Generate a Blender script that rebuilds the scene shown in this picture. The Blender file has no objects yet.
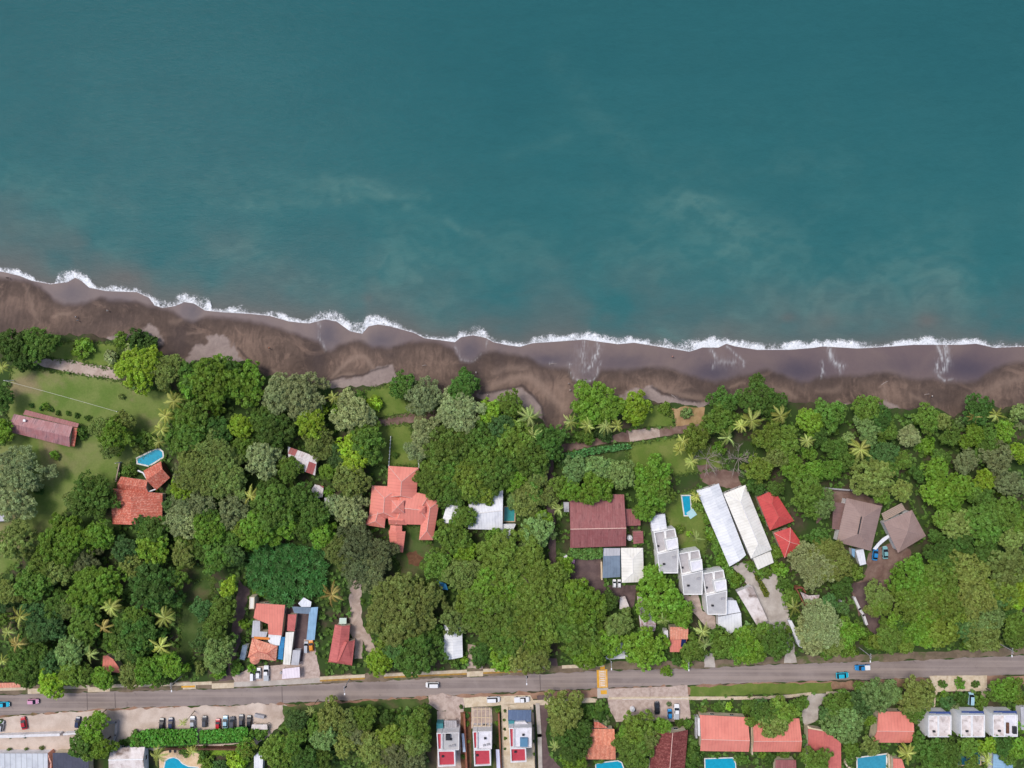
import bpy, bmesh, math, random
import numpy as np
from mathutils import Vector, Matrix

random.seed(7); RNG = np.random.default_rng(7)
SC = bpy.context.scene
COL = SC.collection
H = 250.0           # drone height above the land, metres
S = 0.35            # metres per photo pixel at ground level
SEA = -2.0

def P(px, py, z=0.0):
    k = (H - z) / H
    return Vector(((px - 512) * S * k, (384 - py) * S * k, z))

def lin(c):
    c = c / 255.0
    return c / 12.92 if c <= 0.04045 else ((c + 0.055) / 1.055) ** 2.4

def C(r, g, b):
    return (lin(r), lin(g), lin(b), 1.0)

def tile(x0, y0, k):
    return lambda u, v: (x0 + u / k, y0 + v / k)

# ---------------------------------------------------------------- objects
LABELS = {}
def tag(o, label=None, cat=None, group=None, kind=None):
    if label: o['label'] = label
    if cat: o['category'] = cat
    if group: o['group'] = group
    if kind: o['kind'] = kind
    return o

def link(name, me, mat=None, parent=None):
    o = bpy.data.objects.new(name, me)
    COL.objects.link(o)
    if mat is not None and me is not None and len(me.materials) == 0:
        me.materials.append(mat)
    if parent is not None:
        o.parent = parent
    return o

def empty(name, loc, rz=0.0, label=None, cat=None, group=None):
    o = bpy.data.objects.new(name, None)
    o.empty_display_size = 0.3
    o.location = loc
    o.rotation_euler = (0, 0, rz)
    COL.objects.link(o)
    return tag(o, label, cat, group)

def from_bm(name, bm, mat=None, parent=None, smooth=False):
    bmesh.ops.recalc_face_normals(bm, faces=bm.faces[:])
    me = bpy.data.meshes.new(name)
    bm.to_mesh(me); bm.free()
    if smooth:
        me.polygons.foreach_set('use_smooth', [True] * len(me.polygons))
    return link(name, me, mat, parent)

def np_mesh(name, V, F, attrs=None, smooth=False):
    V = np.asarray(V, dtype=np.float32); F = np.asarray(F, dtype=np.int32)
    me = bpy.data.meshes.new(name)
    n = F.shape[1]
    me.vertices.add(len(V)); me.vertices.foreach_set('co', V.ravel())
    me.loops.add(F.size); me.loops.foreach_set('vertex_index', F.ravel())
    me.polygons.add(len(F))
    me.polygons.foreach_set('loop_start', np.arange(0, F.size, n, dtype=np.int32))
    me.polygons.foreach_set('loop_total', np.full(len(F), n, dtype=np.int32))
    if smooth:
        me.polygons.foreach_set('use_smooth', np.ones(len(F), dtype=bool))
    me.update(calc_edges=True)
    for k, a in (attrs or {}).items():
        at = me.attributes.new(k, 'FLOAT', 'POINT')
        at.data.foreach_set('value', np.asarray(a, dtype=np.float32).ravel())
    me.validate()
    return me

def copy_tree(o, parent=None):
    c = o.copy(); COL.objects.link(c)
    if parent is not None: c.parent = parent
    for ch in list(o.children):
        copy_tree(ch, c)
    return c

def box(bm, c, s, rz=0.0, taper=1.0):
    """box centre c, size s, optional top taper"""
    cx, cy, cz = c; sx, sy, sz = (v / 2 for v in s)
    ca, sa = math.cos(rz), math.sin(rz)
    vs = []
    for z, t in ((-sz, 1.0), (sz, taper)):
        for x, y in ((-sx, -sy), (sx, -sy), (sx, sy), (-sx, sy)):
            x *= t; y *= t
            vs.append(bm.verts.new((cx + x * ca - y * sa, cy + x * sa + y * ca, cz + z)))
    for f in ((3, 2, 1, 0), (4, 5, 6, 7), (0, 1, 5, 4), (1, 2, 6, 5), (2, 3, 7, 6), (3, 0, 4, 7)):
        bm.faces.new([vs[i] for i in f])

def tube(bm, pts, radii, n=6, cap=True):
    rings = []
    for i, p in enumerate(pts):
        p = Vector(p)
        a = Vector(pts[max(i - 1, 0)]); b = Vector(pts[min(i + 1, len(pts) - 1)])
        d = (b - a).normalized()
        u = d.cross(Vector((0, 0, 1)))
        if u.length < 1e-3: u = Vector((1, 0, 0))
        u.normalize(); v = d.cross(u)
        r = radii[i] if hasattr(radii, '__len__') else radii
        rings.append([bm.verts.new(p + (u * math.cos(2 * math.pi * k / n) + v * math.sin(2 * math.pi * k / n)) * r) for k in range(n)])
    for a, b in zip(rings[:-1], rings[1:]):
        for k in range(n):
            bm.faces.new((a[k], a[(k + 1) % n], b[(k + 1) % n], b[k]))
    if cap:
        bm.faces.new(rings[0][::-1]); bm.faces.new(rings[-1])

def prism(bm, pts, z0, z1):
    """vertical prism over xy polygon; z1 may be a list of heights"""
    n = len(pts)
    zt = z1 if hasattr(z1, '__len__') else [z1] * n
    zb = z0 if hasattr(z0, '__len__') else [z0] * n
    lo = [bm.verts.new((p[0], p[1], z)) for p, z in zip(pts, zb)]
    hi = [bm.verts.new((p[0], p[1], z)) for p, z in zip(pts, zt)]
    bm.faces.new(lo[::-1]); bm.faces.new(hi)
    for i in range(n):
        j = (i + 1) % n
        bm.faces.new((lo[i], lo[j], hi[j], hi[i]))

# ---------------------------------------------------------------- noise
def _hash(ix, iy, seed):
    h = (ix.astype(np.int64) * 374761393 + iy.astype(np.int64) * 668265263 + seed * 1442695041) & 0x7fffffff
    h = ((h ^ (h >> 13)) * 1274126177) & 0x7fffffff
    return ((h ^ (h >> 16)) & 0xffff) / 65535.0

def vnoise(x, y, seed=0):
    ix = np.floor(x); iy = np.floor(y)
    fx = x - ix; fy = y - iy
    fx = fx * fx * (3 - 2 * fx); fy = fy * fy * (3 - 2 * fy)
    a = _hash(ix, iy, seed); b = _hash(ix + 1, iy, seed)
    c = _hash(ix, iy + 1, seed); d = _hash(ix + 1, iy + 1, seed)
    return (a * (1 - fx) + b * fx) * (1 - fy) + (c * (1 - fx) + d * fx) * fy

def fbm(x, y, seed=0, oct=4):
    s = 0; a = 0.5; t = 0
    for o in range(oct):
        s = s + a * vnoise(x, y, seed + o * 17); t += a
        x = x * 2.03 + 5.1; y = y * 2.03 + 1.7; a *= 0.5
    return s / t

def sstep(a, b, x):
    t = np.clip((x - a) / (b - a), 0, 1)
    return t * t * (3 - 2 * t)

def polydist(X, Y, pts):
    """distance of grid points to a polyline (pixel space) and the place along it"""
    D = np.full(X.shape, 1e9)
    for (x0, y0), (x1, y1) in zip(pts[:-1], pts[1:]):
        dx, dy = x1 - x0, y1 - y0
        L = dx * dx + dy * dy + 1e-9
        t = np.clip(((X - x0) * dx + (Y - y0) * dy) / L, 0, 1)
        D = np.minimum(D, np.hypot(X - x0 - t * dx, Y - y0 - t * dy))
    return D

def inpoly(X, Y, pts):
    r = np.zeros(np.shape(X), dtype=bool)
    n = len(pts)
    for i in range(n):
        x0, y0 = pts[i]; x1, y1 = pts[(i + 1) % n]
        if y0 == y1: continue
        c = ((y0 > Y) != (y1 > Y)) & (X < (x1 - x0) * (Y - y0) / (y1 - y0) + x0)
        r ^= c
    return r

# ---------------------------------------------------------------- materials
class N:
    def __init__(self, name):
        self.m = bpy.data.materials.new(name); self.m.use_nodes = True
        self.t = self.m.node_tree; self.t.nodes.clear()
        self.out = self.t.nodes.new('ShaderNodeOutputMaterial')
    def n(self, typ, **kw):
        nd = self.t.nodes.new(typ)
        for k, v in kw.items(): setattr(nd, k, v)
        return nd
    def l(self, a, b): self.t.links.new(a, b)
    def put(self, sock, v):
        if hasattr(v, 'is_output') or isinstance(v, bpy.types.NodeSocket): self.l(v, sock)
        else: sock.default_value = v
    def math(self, op, a, b=None, c=None, clamp=False):
        nd = self.n('ShaderNodeMath', operation=op); nd.use_clamp = clamp
        self.put(nd.inputs[0], a)
        if b is not None: self.put(nd.inputs[1], b)
        if c is not None: self.put(nd.inputs[2], c)
        return nd.outputs[0]
    def mix(self, f, a, b, blend='MIX'):
        nd = self.n('ShaderNodeMix', data_type='RGBA', blend_type=blend)
        self.put(nd.inputs[0], f); self.put(nd.inputs[6], a); self.put(nd.inputs[7], b)
        return nd.outputs[2]
    def ramp(self, f, a, b):
        nd = self.n('ShaderNodeMapRange', interpolation_type='SMOOTHSTEP')
        self.put(nd.inputs[0], f); nd.inputs[1].default_value = a; nd.inputs[2].default_value = b
        return nd.outputs[0]
    def noise(self, vec, scale, detail=4, rough=0.55, dist=0.0):
        nd = self.n('ShaderNodeTexNoise'); nd.inputs['Scale'].default_value = scale
        nd.inputs['Detail'].default_value = detail; nd.inputs['Roughness'].default_value = rough
        nd.inputs['Distortion'].default_value = dist
        if vec is not None: self.l(vec, nd.inputs['Vector'])
        return nd.outputs[0]
    def attr(self, name):
        nd = self.n('ShaderNodeAttribute', attribute_name=name); return nd.outputs['Fac']
    def coord(self, which='Object'):
        return self.n('ShaderNodeTexCoord').outputs[which]
    def bsdf(self, col, rough=0.8, spec=0.3, metal=0.0, bump=None, bstr=0.3, bdist=0.05, alpha=None):
        b = self.n('ShaderNodeBsdfPrincipled')
        self.put(b.inputs['Base Color'], col); self.put(b.inputs['Roughness'], rough)
        b.inputs['Specular IOR Level'].default_value = spec; b.inputs['Metallic'].default_value = metal
        if alpha is not None: self.put(b.inputs['Alpha'], alpha)
        if bump is not None:
            bn = self.n('ShaderNodeBump'); bn.inputs['Strength'].default_value = bstr
            bn.inputs['Distance'].default_value = bdist
            self.l(bump, bn.inputs['Height']); self.l(bn.outputs[0], b.inputs['Normal'])
        self.l(b.outputs[0], self.out.inputs[0])
        return b

def mat_noise(name, c1, c2, scale=0.5, rough=0.85, c3=None, s3=0.1, lo=0.35, hi=0.65, t3=(0.5, 0.7), spec=0.2, bump=0.3, fine=None, dist=0.3):
    m = N(name); v = m.coord()
    n1 = m.noise(v, scale, 6, 0.6, dist)
    col = m.mix(m.ramp(n1, lo, hi), c1, c2)
    if c3 is not None:
        n3 = m.noise(v, s3, 5, 0.6, 0.5)
        col = m.mix(m.ramp(n3, *t3), col, c3)
    n4 = m.noise(v, fine or 4.0, 3, 0.7)
    g = m.math('MULTIPLY_ADD', n4, 0.5, 0.75)
    col = m.mix(1.0, col, m.n('ShaderNodeCombineColor').outputs[0], 'MULTIPLY') if False else col
    mul = m.n('ShaderNodeVectorMath', operation='SCALE'); m.put(mul.inputs[0], col); m.l(g, mul.inputs['Scale'])
    m.bsdf(mul.outputs[0], rough, spec, bump=n4 if bump else None, bstr=bump or 0.3, bdist=0.08)
    return m.m

def mat_plain(name, c, rough=0.5, spec=0.4, metal=0.0, vary=0.12, scale=2.0):
    m = N(name); v = m.coord()
    n1 = m.noise(v, scale, 5, 0.6)
    g = m.math('MULTIPLY_ADD', n1, 2 * vary, 1 - vary)
    mul = m.n('ShaderNodeVectorMath', operation='SCALE'); m.put(mul.inputs[0], c[:3]); m.l(g, mul.inputs['Scale'])
    m.bsdf(mul.outputs[0], rough, spec, metal)
    return m.m

def mat_sheet_roof(name, c, c2=None, width=0.9, var=0.10, dirt=0.35, dirtc=None, dscale=0.12, rough=0.55, rib=0.9, seam=0.12, patch=None):
    """sheet metal: panels with seams across the slope (uv in metres), streaked weathering"""
    m = N(name); uv = m.coord('UV')
    sep = m.n('ShaderNodeSeparateXYZ'); m.l(uv, sep.inputs[0])
    u, v = sep.outputs[0], sep.outputs[1]
    q = m.math('DIVIDE', u, width)
    fl = m.math('FLOOR', q); fr = m.math('FRACT', q)
    rowq = m.math('FLOOR', m.math('DIVIDE', v, 3.1))
    wn = m.n('ShaderNodeTexWhiteNoise', noise_dimensions='2D')
    cb = m.n('ShaderNodeCombineXYZ'); m.l(fl, cb.inputs[0]); m.l(rowq, cb.inputs[1]); m.l(cb.outputs[0], wn.inputs['Vector'])
    g = m.math('MULTIPLY_ADD', wn.outputs['Value'], 2 * var, 1 - var)
    sm = m.math('LESS_THAN', fr, 0.14)
    g = m.math('MULTIPLY', g, m.math('MULTIPLY_ADD', sm, -seam, 1.0))
    st = m.n('ShaderNodeVectorMath', operation='MULTIPLY'); m.l(uv, st.inputs[0]); st.inputs[1].default_value = (2.6, 0.14, 1)
    n1 = m.noise(st.outputs[0], 1.0, 6, 0.65)
    n2 = m.noise(uv, dscale * 3, 6, 0.65, 0.6)
    base = m.mix(m.ramp(n2, 0.35, 0.7), c, c2 or tuple(x * 0.8 for x in c[:3]) + (1,))
    if patch:
        wn = m.n('ShaderNodeTexWhiteNoise', noise_dimensions='1D'); m.l(fl, wn.inputs['W'])
        base = m.mix(m.math('GREATER_THAN', wn.outputs['Value'], patch[1]), base, patch[0])
    if dirtc is None: dirtc = tuple(x * 0.55 for x in c[:3]) + (1,)
    base = m.mix(m.math('MULTIPLY', m.ramp(m.math('MULTIPLY', n1, n2), 0.22, 0.42), dirt), base, dirtc)
    mul = m.n('ShaderNodeVectorMath', operation='SCALE'); m.l(base, mul.inputs[0]); m.l(g, mul.inputs['Scale'])
    m.bsdf(mul.outputs[0], rough, 0.35, bump=sm, bstr=0.5, bdist=0.05)
    return m.m

def mat_tile_roof(name, c, c2, c3, cell=3.2, row=0.9):
    """clay tiles: courses of rounded tiles with each tile its own fired colour"""
    m = N(name); uv = m.coord('UV')
    sep = m.n('ShaderNodeSeparateXYZ'); m.l(uv, sep.inputs[0])
    fu = m.math('FLOOR', m.math('MULTIPLY', sep.outputs[0], cell)); fv = m.math('FLOOR', m.math('MULTIPLY', sep.outputs[1], cell * 0.7))
    cb = m.n('ShaderNodeCombineXYZ'); m.l(fu, cb.inputs[0]); m.l(fv, cb.inputs[1])
    wn = m.n('ShaderNodeTexWhiteNoise', noise_dimensions='2D'); m.l(cb.outputs[0], wn.inputs['Vector'])
    n1 = m.noise(uv, 0.5, 5, 0.65, 0.5)
    col = m.mix(m.ramp(wn.outputs['Value'], 0.30, 1.25), c, c2)
    col = m.mix(m.math('MULTIPLY', m.ramp(n1, 0.45, 0.75), 0.8), col, c3)
    n2 = m.noise(uv, 1.6, 6, 0.8)
    wv = m.math('MULTIPLY_ADD', m.math('SINE', m.math('MULTIPLY', sep.outputs[0], 2 * math.pi / row)), 0.09, 1.0)
    g = m.math('MULTIPLY', m.math('MULTIPLY_ADD', n2, 0.9, 0.55), wv)
    mul = m.n('ShaderNodeVectorMath', operation='SCALE'); m.l(col, mul.inputs[0]); m.l(g, mul.inputs['Scale'])
    m.bsdf(mul.outputs[0], 0.85, 0.2, bump=m.math('ADD', wv, n2), bstr=0.6, bdist=0.08)
    return m.m
# colours that set the picture, as sRGB
SEA_MID = (47, 101, 104); SEA_DEEP = (41, 93, 98); SEA_DARK = (34, 86, 93); SEA_PALE = (102, 138, 130); SEA_MUD = (97, 98, 96)
SAND_D = (70, 57, 51); SAND_M = (94, 78, 69); SAND_W = (129, 107, 94)
WET_A = (114, 98, 94); WET_B = (102, 87, 88); WET_C = (70, 63, 75); DRY_A = (130, 115, 110); DRY_B = (148, 133, 126)
SUN_STR = 2.0; SUN_ANG = 18; SKY_STR = 0.15; EXPOSURE = 0.05
# ================================================================= sea, surf, beach, ground
def curve(pts):
    xs = np.array([p[0] for p in pts]); ys = np.array([p[1] for p in pts])
    return lambda x: np.interp(x, xs, ys)

YW = curve([(-100,255),(0,270.3),(15.6,274),(28,279),(47,282.5),(64,280.5),(72,276),(78,279),(86,286),(103,289.4),(134,290.5),(146,296),(152,304),(160,306.5),(173,304.4),(182,300.5),(191.6,302),(202.5,309),(218,310.6),(249,312.5),(268,314.5),(287,320),(300,321.5),(308,322),(324,318),(335,320),(349,330),(361,332.5),(367.5,325),(377,323),(389,325),(413,331.4),(424,337),(440,339),(454.4,341),(460.6,336),(473,334),(485.6,336.7),(493.4,341),(507.5,344),(520,345.6),(532.5,342),(554,340.6),(585,338.3),(604,341),(619,343),(635,341.5),(657,345),(675.6,348),(691,350.6),(704,346.3),(720,346.4),(728,342.5),(736,345),(759,348.7),(790.6,348.7),(815.6,346.7),(825,345.2),(860,347.3),(873,346.7),(898,345),(917,343.6),(964,343.6),(979.6,342.5),(998,346.7),(1024,345.6),(1130,347)])
YF = curve([(-100,248),(0,264.4),(17,267.5),(28,273.5),(36,280),(50,281.5),(55,270),(60,265.5),(75,268),(84,271),(90,280),(95,286),(105,284),(111,282.5),(125,283.6),(135,286),(148,291),(158,298),(170,300),(174,293),(180,290),(190,290),(205,293),(208,296),(210,306),(222,307),(230,304),(240,304),(248,309),(260,311),(270,308),(280,311),(292,316),(300,318),(308,316),(314,309),(322,306),(335,308),(345,313),(352,319),(360,319),(368,312),(378,311),(390,315),(398,321),(405,326),(418,331),(430,333),(445,336),(455,334),(462,329),(470,325),(477,322),(484,326),(490,334),(500,338),(515,341),(525,339),(534,335),(548,332),(558,331),(566,333),(575,332),(590,330),(600,332),(610,334),(632,334),(645,338),(655,338),(665,336),(675,338),(690,336),(705,334),(715,333),(727,336),(740,338),(755,340),(770,342),(785,341),(797,337),(808,340),(818,337),(830,337),(845,338),(860,339),(870,340),(885,341),(900,338),(920,337),(928,334),(935,332),(950,336),(970,337),(982,336),(995,339),(1010,340),(1024,341),(1130,342)])
YWET = curve([(-100,262),(0,278),(20,280),(37.5,286),(51.6,300),(62.5,304),(81,304),(97,297.6),(112.5,300),(133,301.5),(149,306.7),(171,311.4),(184,321),(191.6,322),(202.5,317),(224,319),(249,321),(271,326),(290,332.5),(305,338.4),(317.5,343),(324,350),(330,351),(339.4,344.7),(353.4,340.8),(364.4,343),(372,347),(389.4,347.8),(408,342),(427,342),(439,342.5),(453,348.4),(460.6,361),(470,362.5),(481,354.7),(489,351.6),(514,354),(529,358),(539,364),(551,368),(569,369.4),(574,381),(583.4,383.4),(593,380),(602,371),(629,371),(647.5,368),(669,368.6),(688,375),(700,378),(715.6,382.7),(740.6,375.6),(769,370),(784.4,375.6),(801.6,383.4),(825,377),(864,375.6),(884,372.5),(919,379.5),(935,378),(948,382.7),(970,383.4),(980,381),(997,369.4),(1011,364),(1024,361.6),(1130,362)])
YB = curve([(-100,330),(0,340),(45,340),(60,337),(95,337),(110,342),(140,343),(165,358),(188,366),(195,360),(245,363),(262,375),(290,382),(330,388),(365,388),(395,385),(430,392),(445,398),(475,400),(520,405),(543,420),(552,440),(565,425),(580,400),(620,400),(650,402),(705,408),(720,405),(745,395),(790,405),(850,405),(880,408),(910,411),(940,411),(955,418),(970,405),(1010,410),(1024,405),(1130,405)])

def grid_mesh(name, xs, ys, zf, attrf, smooth=True):
    X, Y = np.meshgrid(xs, ys)
    Z = zf(X, Y)
    k = (H - 0.0) / H
    V = np.stack([(X - 512) * S, (384 - Y) * S, Z], -1).reshape(-1, 3)
    nx, ny = len(xs), len(ys)
    i = np.arange(nx * ny).reshape(ny, nx)
    F = np.stack([i[1:, :-1], i[1:, 1:], i[:-1, 1:], i[:-1, :-1]], -1).reshape(-1, 4)
    at = {k2: a for k2, a in attrf(X, Y).items()}
    return np_mesh(name, V, F, at, smooth)

# ---- sea
def sea_attrs(X, Y):
    wx = (fbm(X / 60, Y / 45, 3) - 0.5) * 46; wy = (fbm(X / 50, Y / 40, 9) - 0.5) * 34
    sh = YW(np.clip(X, -100, 1130)) - Y
    d = np.clip(sh, 0, 2000)
    turb = fbm((X + wx) / 55, (Y + wy) / 34, 21, 5)
    mud = np.exp(-d / (11 + 9 * np.exp(-X.clip(-100, 1130) / 380) + 28 * np.clip(turb * 1.9 - 0.5, 0, 1.2) * (1 + .5 * np.exp(-X.clip(-100, 1130) / 260))))
    pale = np.exp(-d / 80.0) * sstep(0.32, 0.66, fbm((X + wx) / 85, (Y + wy) / 60, 33, 5)) * 1.0
    blobs = [(60,185,70,12,.35),(150,205,70,8,.4),(20,235,60,30,.45),(220,290,110,34,.5),(250,255,60,25,.35),(340,190,60,11,.75),(372,187,22,7,.7),(395,270,46,24,.5),(700,225,60,36,.6),(690,270,80,30,.6),(690,202,46,8,.55),(745,245,50,22,.4),(870,290,70,38,.55),(960,292,40,26,.65),(880,255,50,18,.4),(800,165,70,14,.28),(520,240,40,20,.3),(930,210,90,18,.22),(620,190,90,14,.2),(100,225,90,20,.3)]
    for bx, by, sx, sy, a in blobs:
        q = ((X + wx * .8 - bx) / sx) ** 2 + ((Y + wy * .6 - by) / sy) ** 2
        pale = pale + a * 0.6 * np.exp(-q) * (0.35 + 1.1 * turb)
    streaks = [([(235,203),(270,205),(320,203),(360,200),(395,190),(425,196)],5,.42),([(325,178),(345,192),(352,200)],6,.3),([(405,205),(425,211),(447,217),(462,228),(482,234)],4,.62),([(0,180),(40,187),(75,195)],6,.3),([(680,203),(715,206),(742,222)],6,.4),([(505,155),(545,145),(570,135)],6,.22),([(640,222),(670,215),(690,206)],7,.3),([(930,280),(945,272),(965,275)],5,.35),([(560,60),(600,120),(640,150)],14,.16)]
    for pl, w, a in streaks:
        D = polydist(X + wx * .28, Y + wy * .28, pl)
        pale = pale + a * np.exp(-(D / w) ** 2) * (0.3 + 1.1 * turb)
    tear = fbm((X + wx * .9) / 13, (Y + wy * .9) / 8, 45, 5)
    pale = pale * (0.55 + .95 * sstep(.28, .72, tear))
    patch = np.zeros_like(X)
    for bx, by, sx, sy, a in [(790,317,9,5,.6),(932,318,12,7,.8),(606,318,10,6,.35),(366,297,7,5,.5),(840,318,30,6,.3),(500,318,16,6,.3),(130,275,30,8,.5)]:
        patch = patch + a * np.exp(-((X + wx * .2 - bx) / sx) ** 2 - ((Y + wy * .2 - by) / sy) ** 2)
    return {'mud': np.clip(mud + patch * .5, 0, 1), 'pale': np.clip(pale, 0, 1.2), 'deep': np.clip(d / 330, 0, 1.5)}

far_l = [-12000, -5000, -2000, -900, -400, -200]
far_r = [1224, 1424, 2000, 3200, 6500, 13000]
xs = np.array(far_l + list(np.arange(-100, 1125, 2.0)) + far_r)
ys = np.array([-14000, -6000, -2500, -1000, -450, -220] + list(np.arange(-100, 372, 2.0)))
me = grid_mesh('sea', xs, ys, lambda X, Y: np.full(X.shape, SEA), sea_attrs)
m = N('sea_water'); v = m.coord()
deep = m.mix(m.ramp(m.attr('deep'), 0.0, 1.0), C(*SEA_MID), C(*SEA_DEEP))
big = m.noise(v, 0.012, 4, 0.5, 0.8)
deep = m.mix(m.math('MULTIPLY', m.ramp(big, 0.4, 0.7), 0.3), deep, C(*SEA_DARK))
c = m.mix(m.math('MULTIPLY', m.attr('pale'), 0.31, clamp=True), deep, C(*SEA_PALE))
c = m.mix(m.attr('mud'), c, C(*SEA_MUD))
st = m.n('ShaderNodeMapping'); m.l(v, st.inputs[0]); st.inputs['Scale'].default_value = (0.55, 1.3, 1); st.inputs['Rotation'].default_value = (0, 0, 0.12)
rp = m.noise(st.outputs[0], 0.35, 5, 0.65, 0.6)
rp2 = m.noise(st.outputs[0], 0.9, 5, 0.75, 0.4)
sw = m.n('ShaderNodeMapping'); m.l(v, sw.inputs[0]); sw.inputs['Scale'].default_value = (0.02, 0.13, 1); sw.inputs['Rotation'].default_value = (0, 0, 0.1)
rp3 = m.noise(sw.outputs[0], 1.0, 4, 0.6, 0.5)
rip = m.math('ADD', m.math('MULTIPLY', rp3, 0.5), m.math('ADD', m.math('MULTIPLY', rp, .8), m.math('MULTIPLY', rp2, 0.65)))
g = m.math('MULTIPLY_ADD', rip, 0.24, 0.77)
mul = m.n('ShaderNodeVectorMath', operation='SCALE'); m.l(c, mul.inputs[0]); m.l(g, mul.inputs['Scale'])
m.bsdf(mul.outputs[0], 0.15, 0.015, bump=rip, bstr=0.6, bdist=0.22)
tag(link('sea', me, m.m), kind='structure')

# ---- beach
T1, T2, T3, T4, T5, T6, T7 = tile(0,250,6.4), tile(140,270,6.4), tile(280,290,6.4), tile(420,300,6.4), tile(560,310,6.4), tile(700,310,6.4), tile(864,310,6.4)
def tp(t, pts): return [t(*p) for p in pts]
POCKETS = [tp(T2, [(-40,430),(0,400),(50,330),(100,390),(140,445),(110,490),(-40,470)]), tp(T2, [(290,600),(310,545),(350,490),(420,470),(430,430),(490,412),(550,430),(590,490),(620,540),(665,595),(600,640),(320,640)]),
           tp(T3, [(230,600),(400,565),(520,548),(620,505),(720,480),(770,560),(740,660),(300,690)]), tp(T4, [(365,605),(460,588),(640,560),(670,575),(720,620),(785,690),(800,800),(650,720),(380,700)]),
           tp(T5, [(365,560),(500,500),(580,485),(640,540),(720,560),(860,592),(965,600),(950,650),(760,630),(560,620),(400,600)]), tp(T6, [(-20,592),(60,598),(60,645),(-20,645)]), tp(T6, [(870,590),(950,592),(960,640),(880,640)]),
           tp(T7, [(100,570),(190,610),(270,640),(160,660)]), tp(T1, [(610,590),(720,560),(820,540),(920,560),(1010,600),(760,640),(620,620)])]
STREAKS = [(tp(T5, [(258,200),(240,280),(205,355),(160,392)]), 1.6, .75), (tp(T5, [(160,200),(145,300)]), 2.2, .35), (tp(T5, [(65,370),(82,430),(150,470),(220,440),(262,330)]), 1.0, .5),(tp(T5, [(150,260),(165,360)]), 4, .3), (tp(T6, [(75,245),(108,310),(90,370)]), .9, .6), (tp(T6, [(100,250),(110,320)]), .8, .5),
           (tp(T6, [(180,230),(240,285),(292,330),(292,362)]), .8, .5), (tp(T6, [(130,330),(200,340),(240,330)]), 2.5, .3), (tp(T6, [(843,230),(855,310),(895,352),(925,358)]), 1.5, .9), (tp(T6, [(895,345),(905,400)]), 1.2, .5), (tp(T6, [(795,330),(797,400),(768,430)]), .8, .8), (tp(T7, [(490,215),(515,300),(530,350)]), .9, .85),
           (tp(T7, [(540,220),(552,330),(535,375),(495,390)]), 1.6, .9), (tp(T7, [(480,300),(490,340),(473,395)]), .9, .9), (tp(T7, [(480,410),(520,450),(580,440)]), .8, .5), (tp(T3, [(245,190),(240,300),(290,385)]), .8, .35), (tp(T4, [(220,300),(270,385),(340,395),(410,330),(430,260)]), .8, .35), (tp(T4, [(840,405),(865,410)]), .8, .7), (tp(T4, [(950,410),(990,415)]), .8, .7)]
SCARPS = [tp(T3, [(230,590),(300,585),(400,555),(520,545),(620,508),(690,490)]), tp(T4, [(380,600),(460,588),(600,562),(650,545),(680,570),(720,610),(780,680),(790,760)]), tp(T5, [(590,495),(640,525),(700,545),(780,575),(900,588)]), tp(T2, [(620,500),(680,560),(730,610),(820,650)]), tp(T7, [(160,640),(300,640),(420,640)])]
RIDGES = [(tp(T3, [(330,560),(400,480),(470,430),(530,420),(570,470),(590,500)]), 2.6, .8), (tp(T3, [(230,585),(300,580),(400,548),(470,535)]), 1.8, .8), (tp(T4, [(440,560),(520,530),(640,490),(720,500),(780,560),(860,640),(930,690)]), 4.5, .9),
          (tp(T4, [(470,470),(540,440),(680,430)]), 3.5, .6), (tp(T1, [(330,430),(370,410),(440,405)]), 1.6, .7), (tp(T1, [(140,230),(200,380),(230,450)]), 2.2, .4), (tp(T2, [(190,330),(250,320)]), 3, .5), (tp(T2, [(300,405),(380,400)]), 1.5, .6), (tp(T2, [(840,640),(900,665)]), 1.6, .6),
          (tp(T5, [(620,490),(760,540),(900,565)]), 3.2, .6), (tp(T5, [(0,500),(30,620),(60,560)]), 6, .5), (tp(T6, [(190,500),(230,480),(280,470)]), 1.6, .5), (tp(T6, [(480,500),(560,520),(610,560)]), 2.2, .5), (tp(T6, [(760,520),(830,520),(900,500)]), 3, .4), (tp(T7, [(110,490),(150,468)]), 1.2, .8), (tp(T7, [(130,480),(150,600),(200,630)]), 1.8, .5), (tp(T7, [(310,545),(400,590)]), 2.0, .5), (tp(T7, [(760,540),(860,480),(1000,440)]), 4, .5)]
def beach_z(X, Y):
    yw, yb = YW(X), YB(X)
    n = (fbm(X / 14, Y / 9, 41) - .5) * 0.12 + (fbm(X / 5, Y / 4, 43, 3) - .5) * 0.05
    t = (Y - yw) / np.maximum(yb - yw, 10)
    z = np.where(t < 0, SEA + (Y - yw) * 0.05, SEA + 1.75 * np.clip(t, 0, 1.4) ** 0.9)
    lip = np.zeros_like(X)
    for pk in POCKETS[2:5]:
        lip = np.maximum(lip, inpoly(X, Y, pk) * 0.35)
    z = z + lip + np.where(t > 0.3, n, 0)
    return np.where(Y > yb + 2, np.minimum(z, -0.12), np.minimum(z, -0.05))
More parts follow.
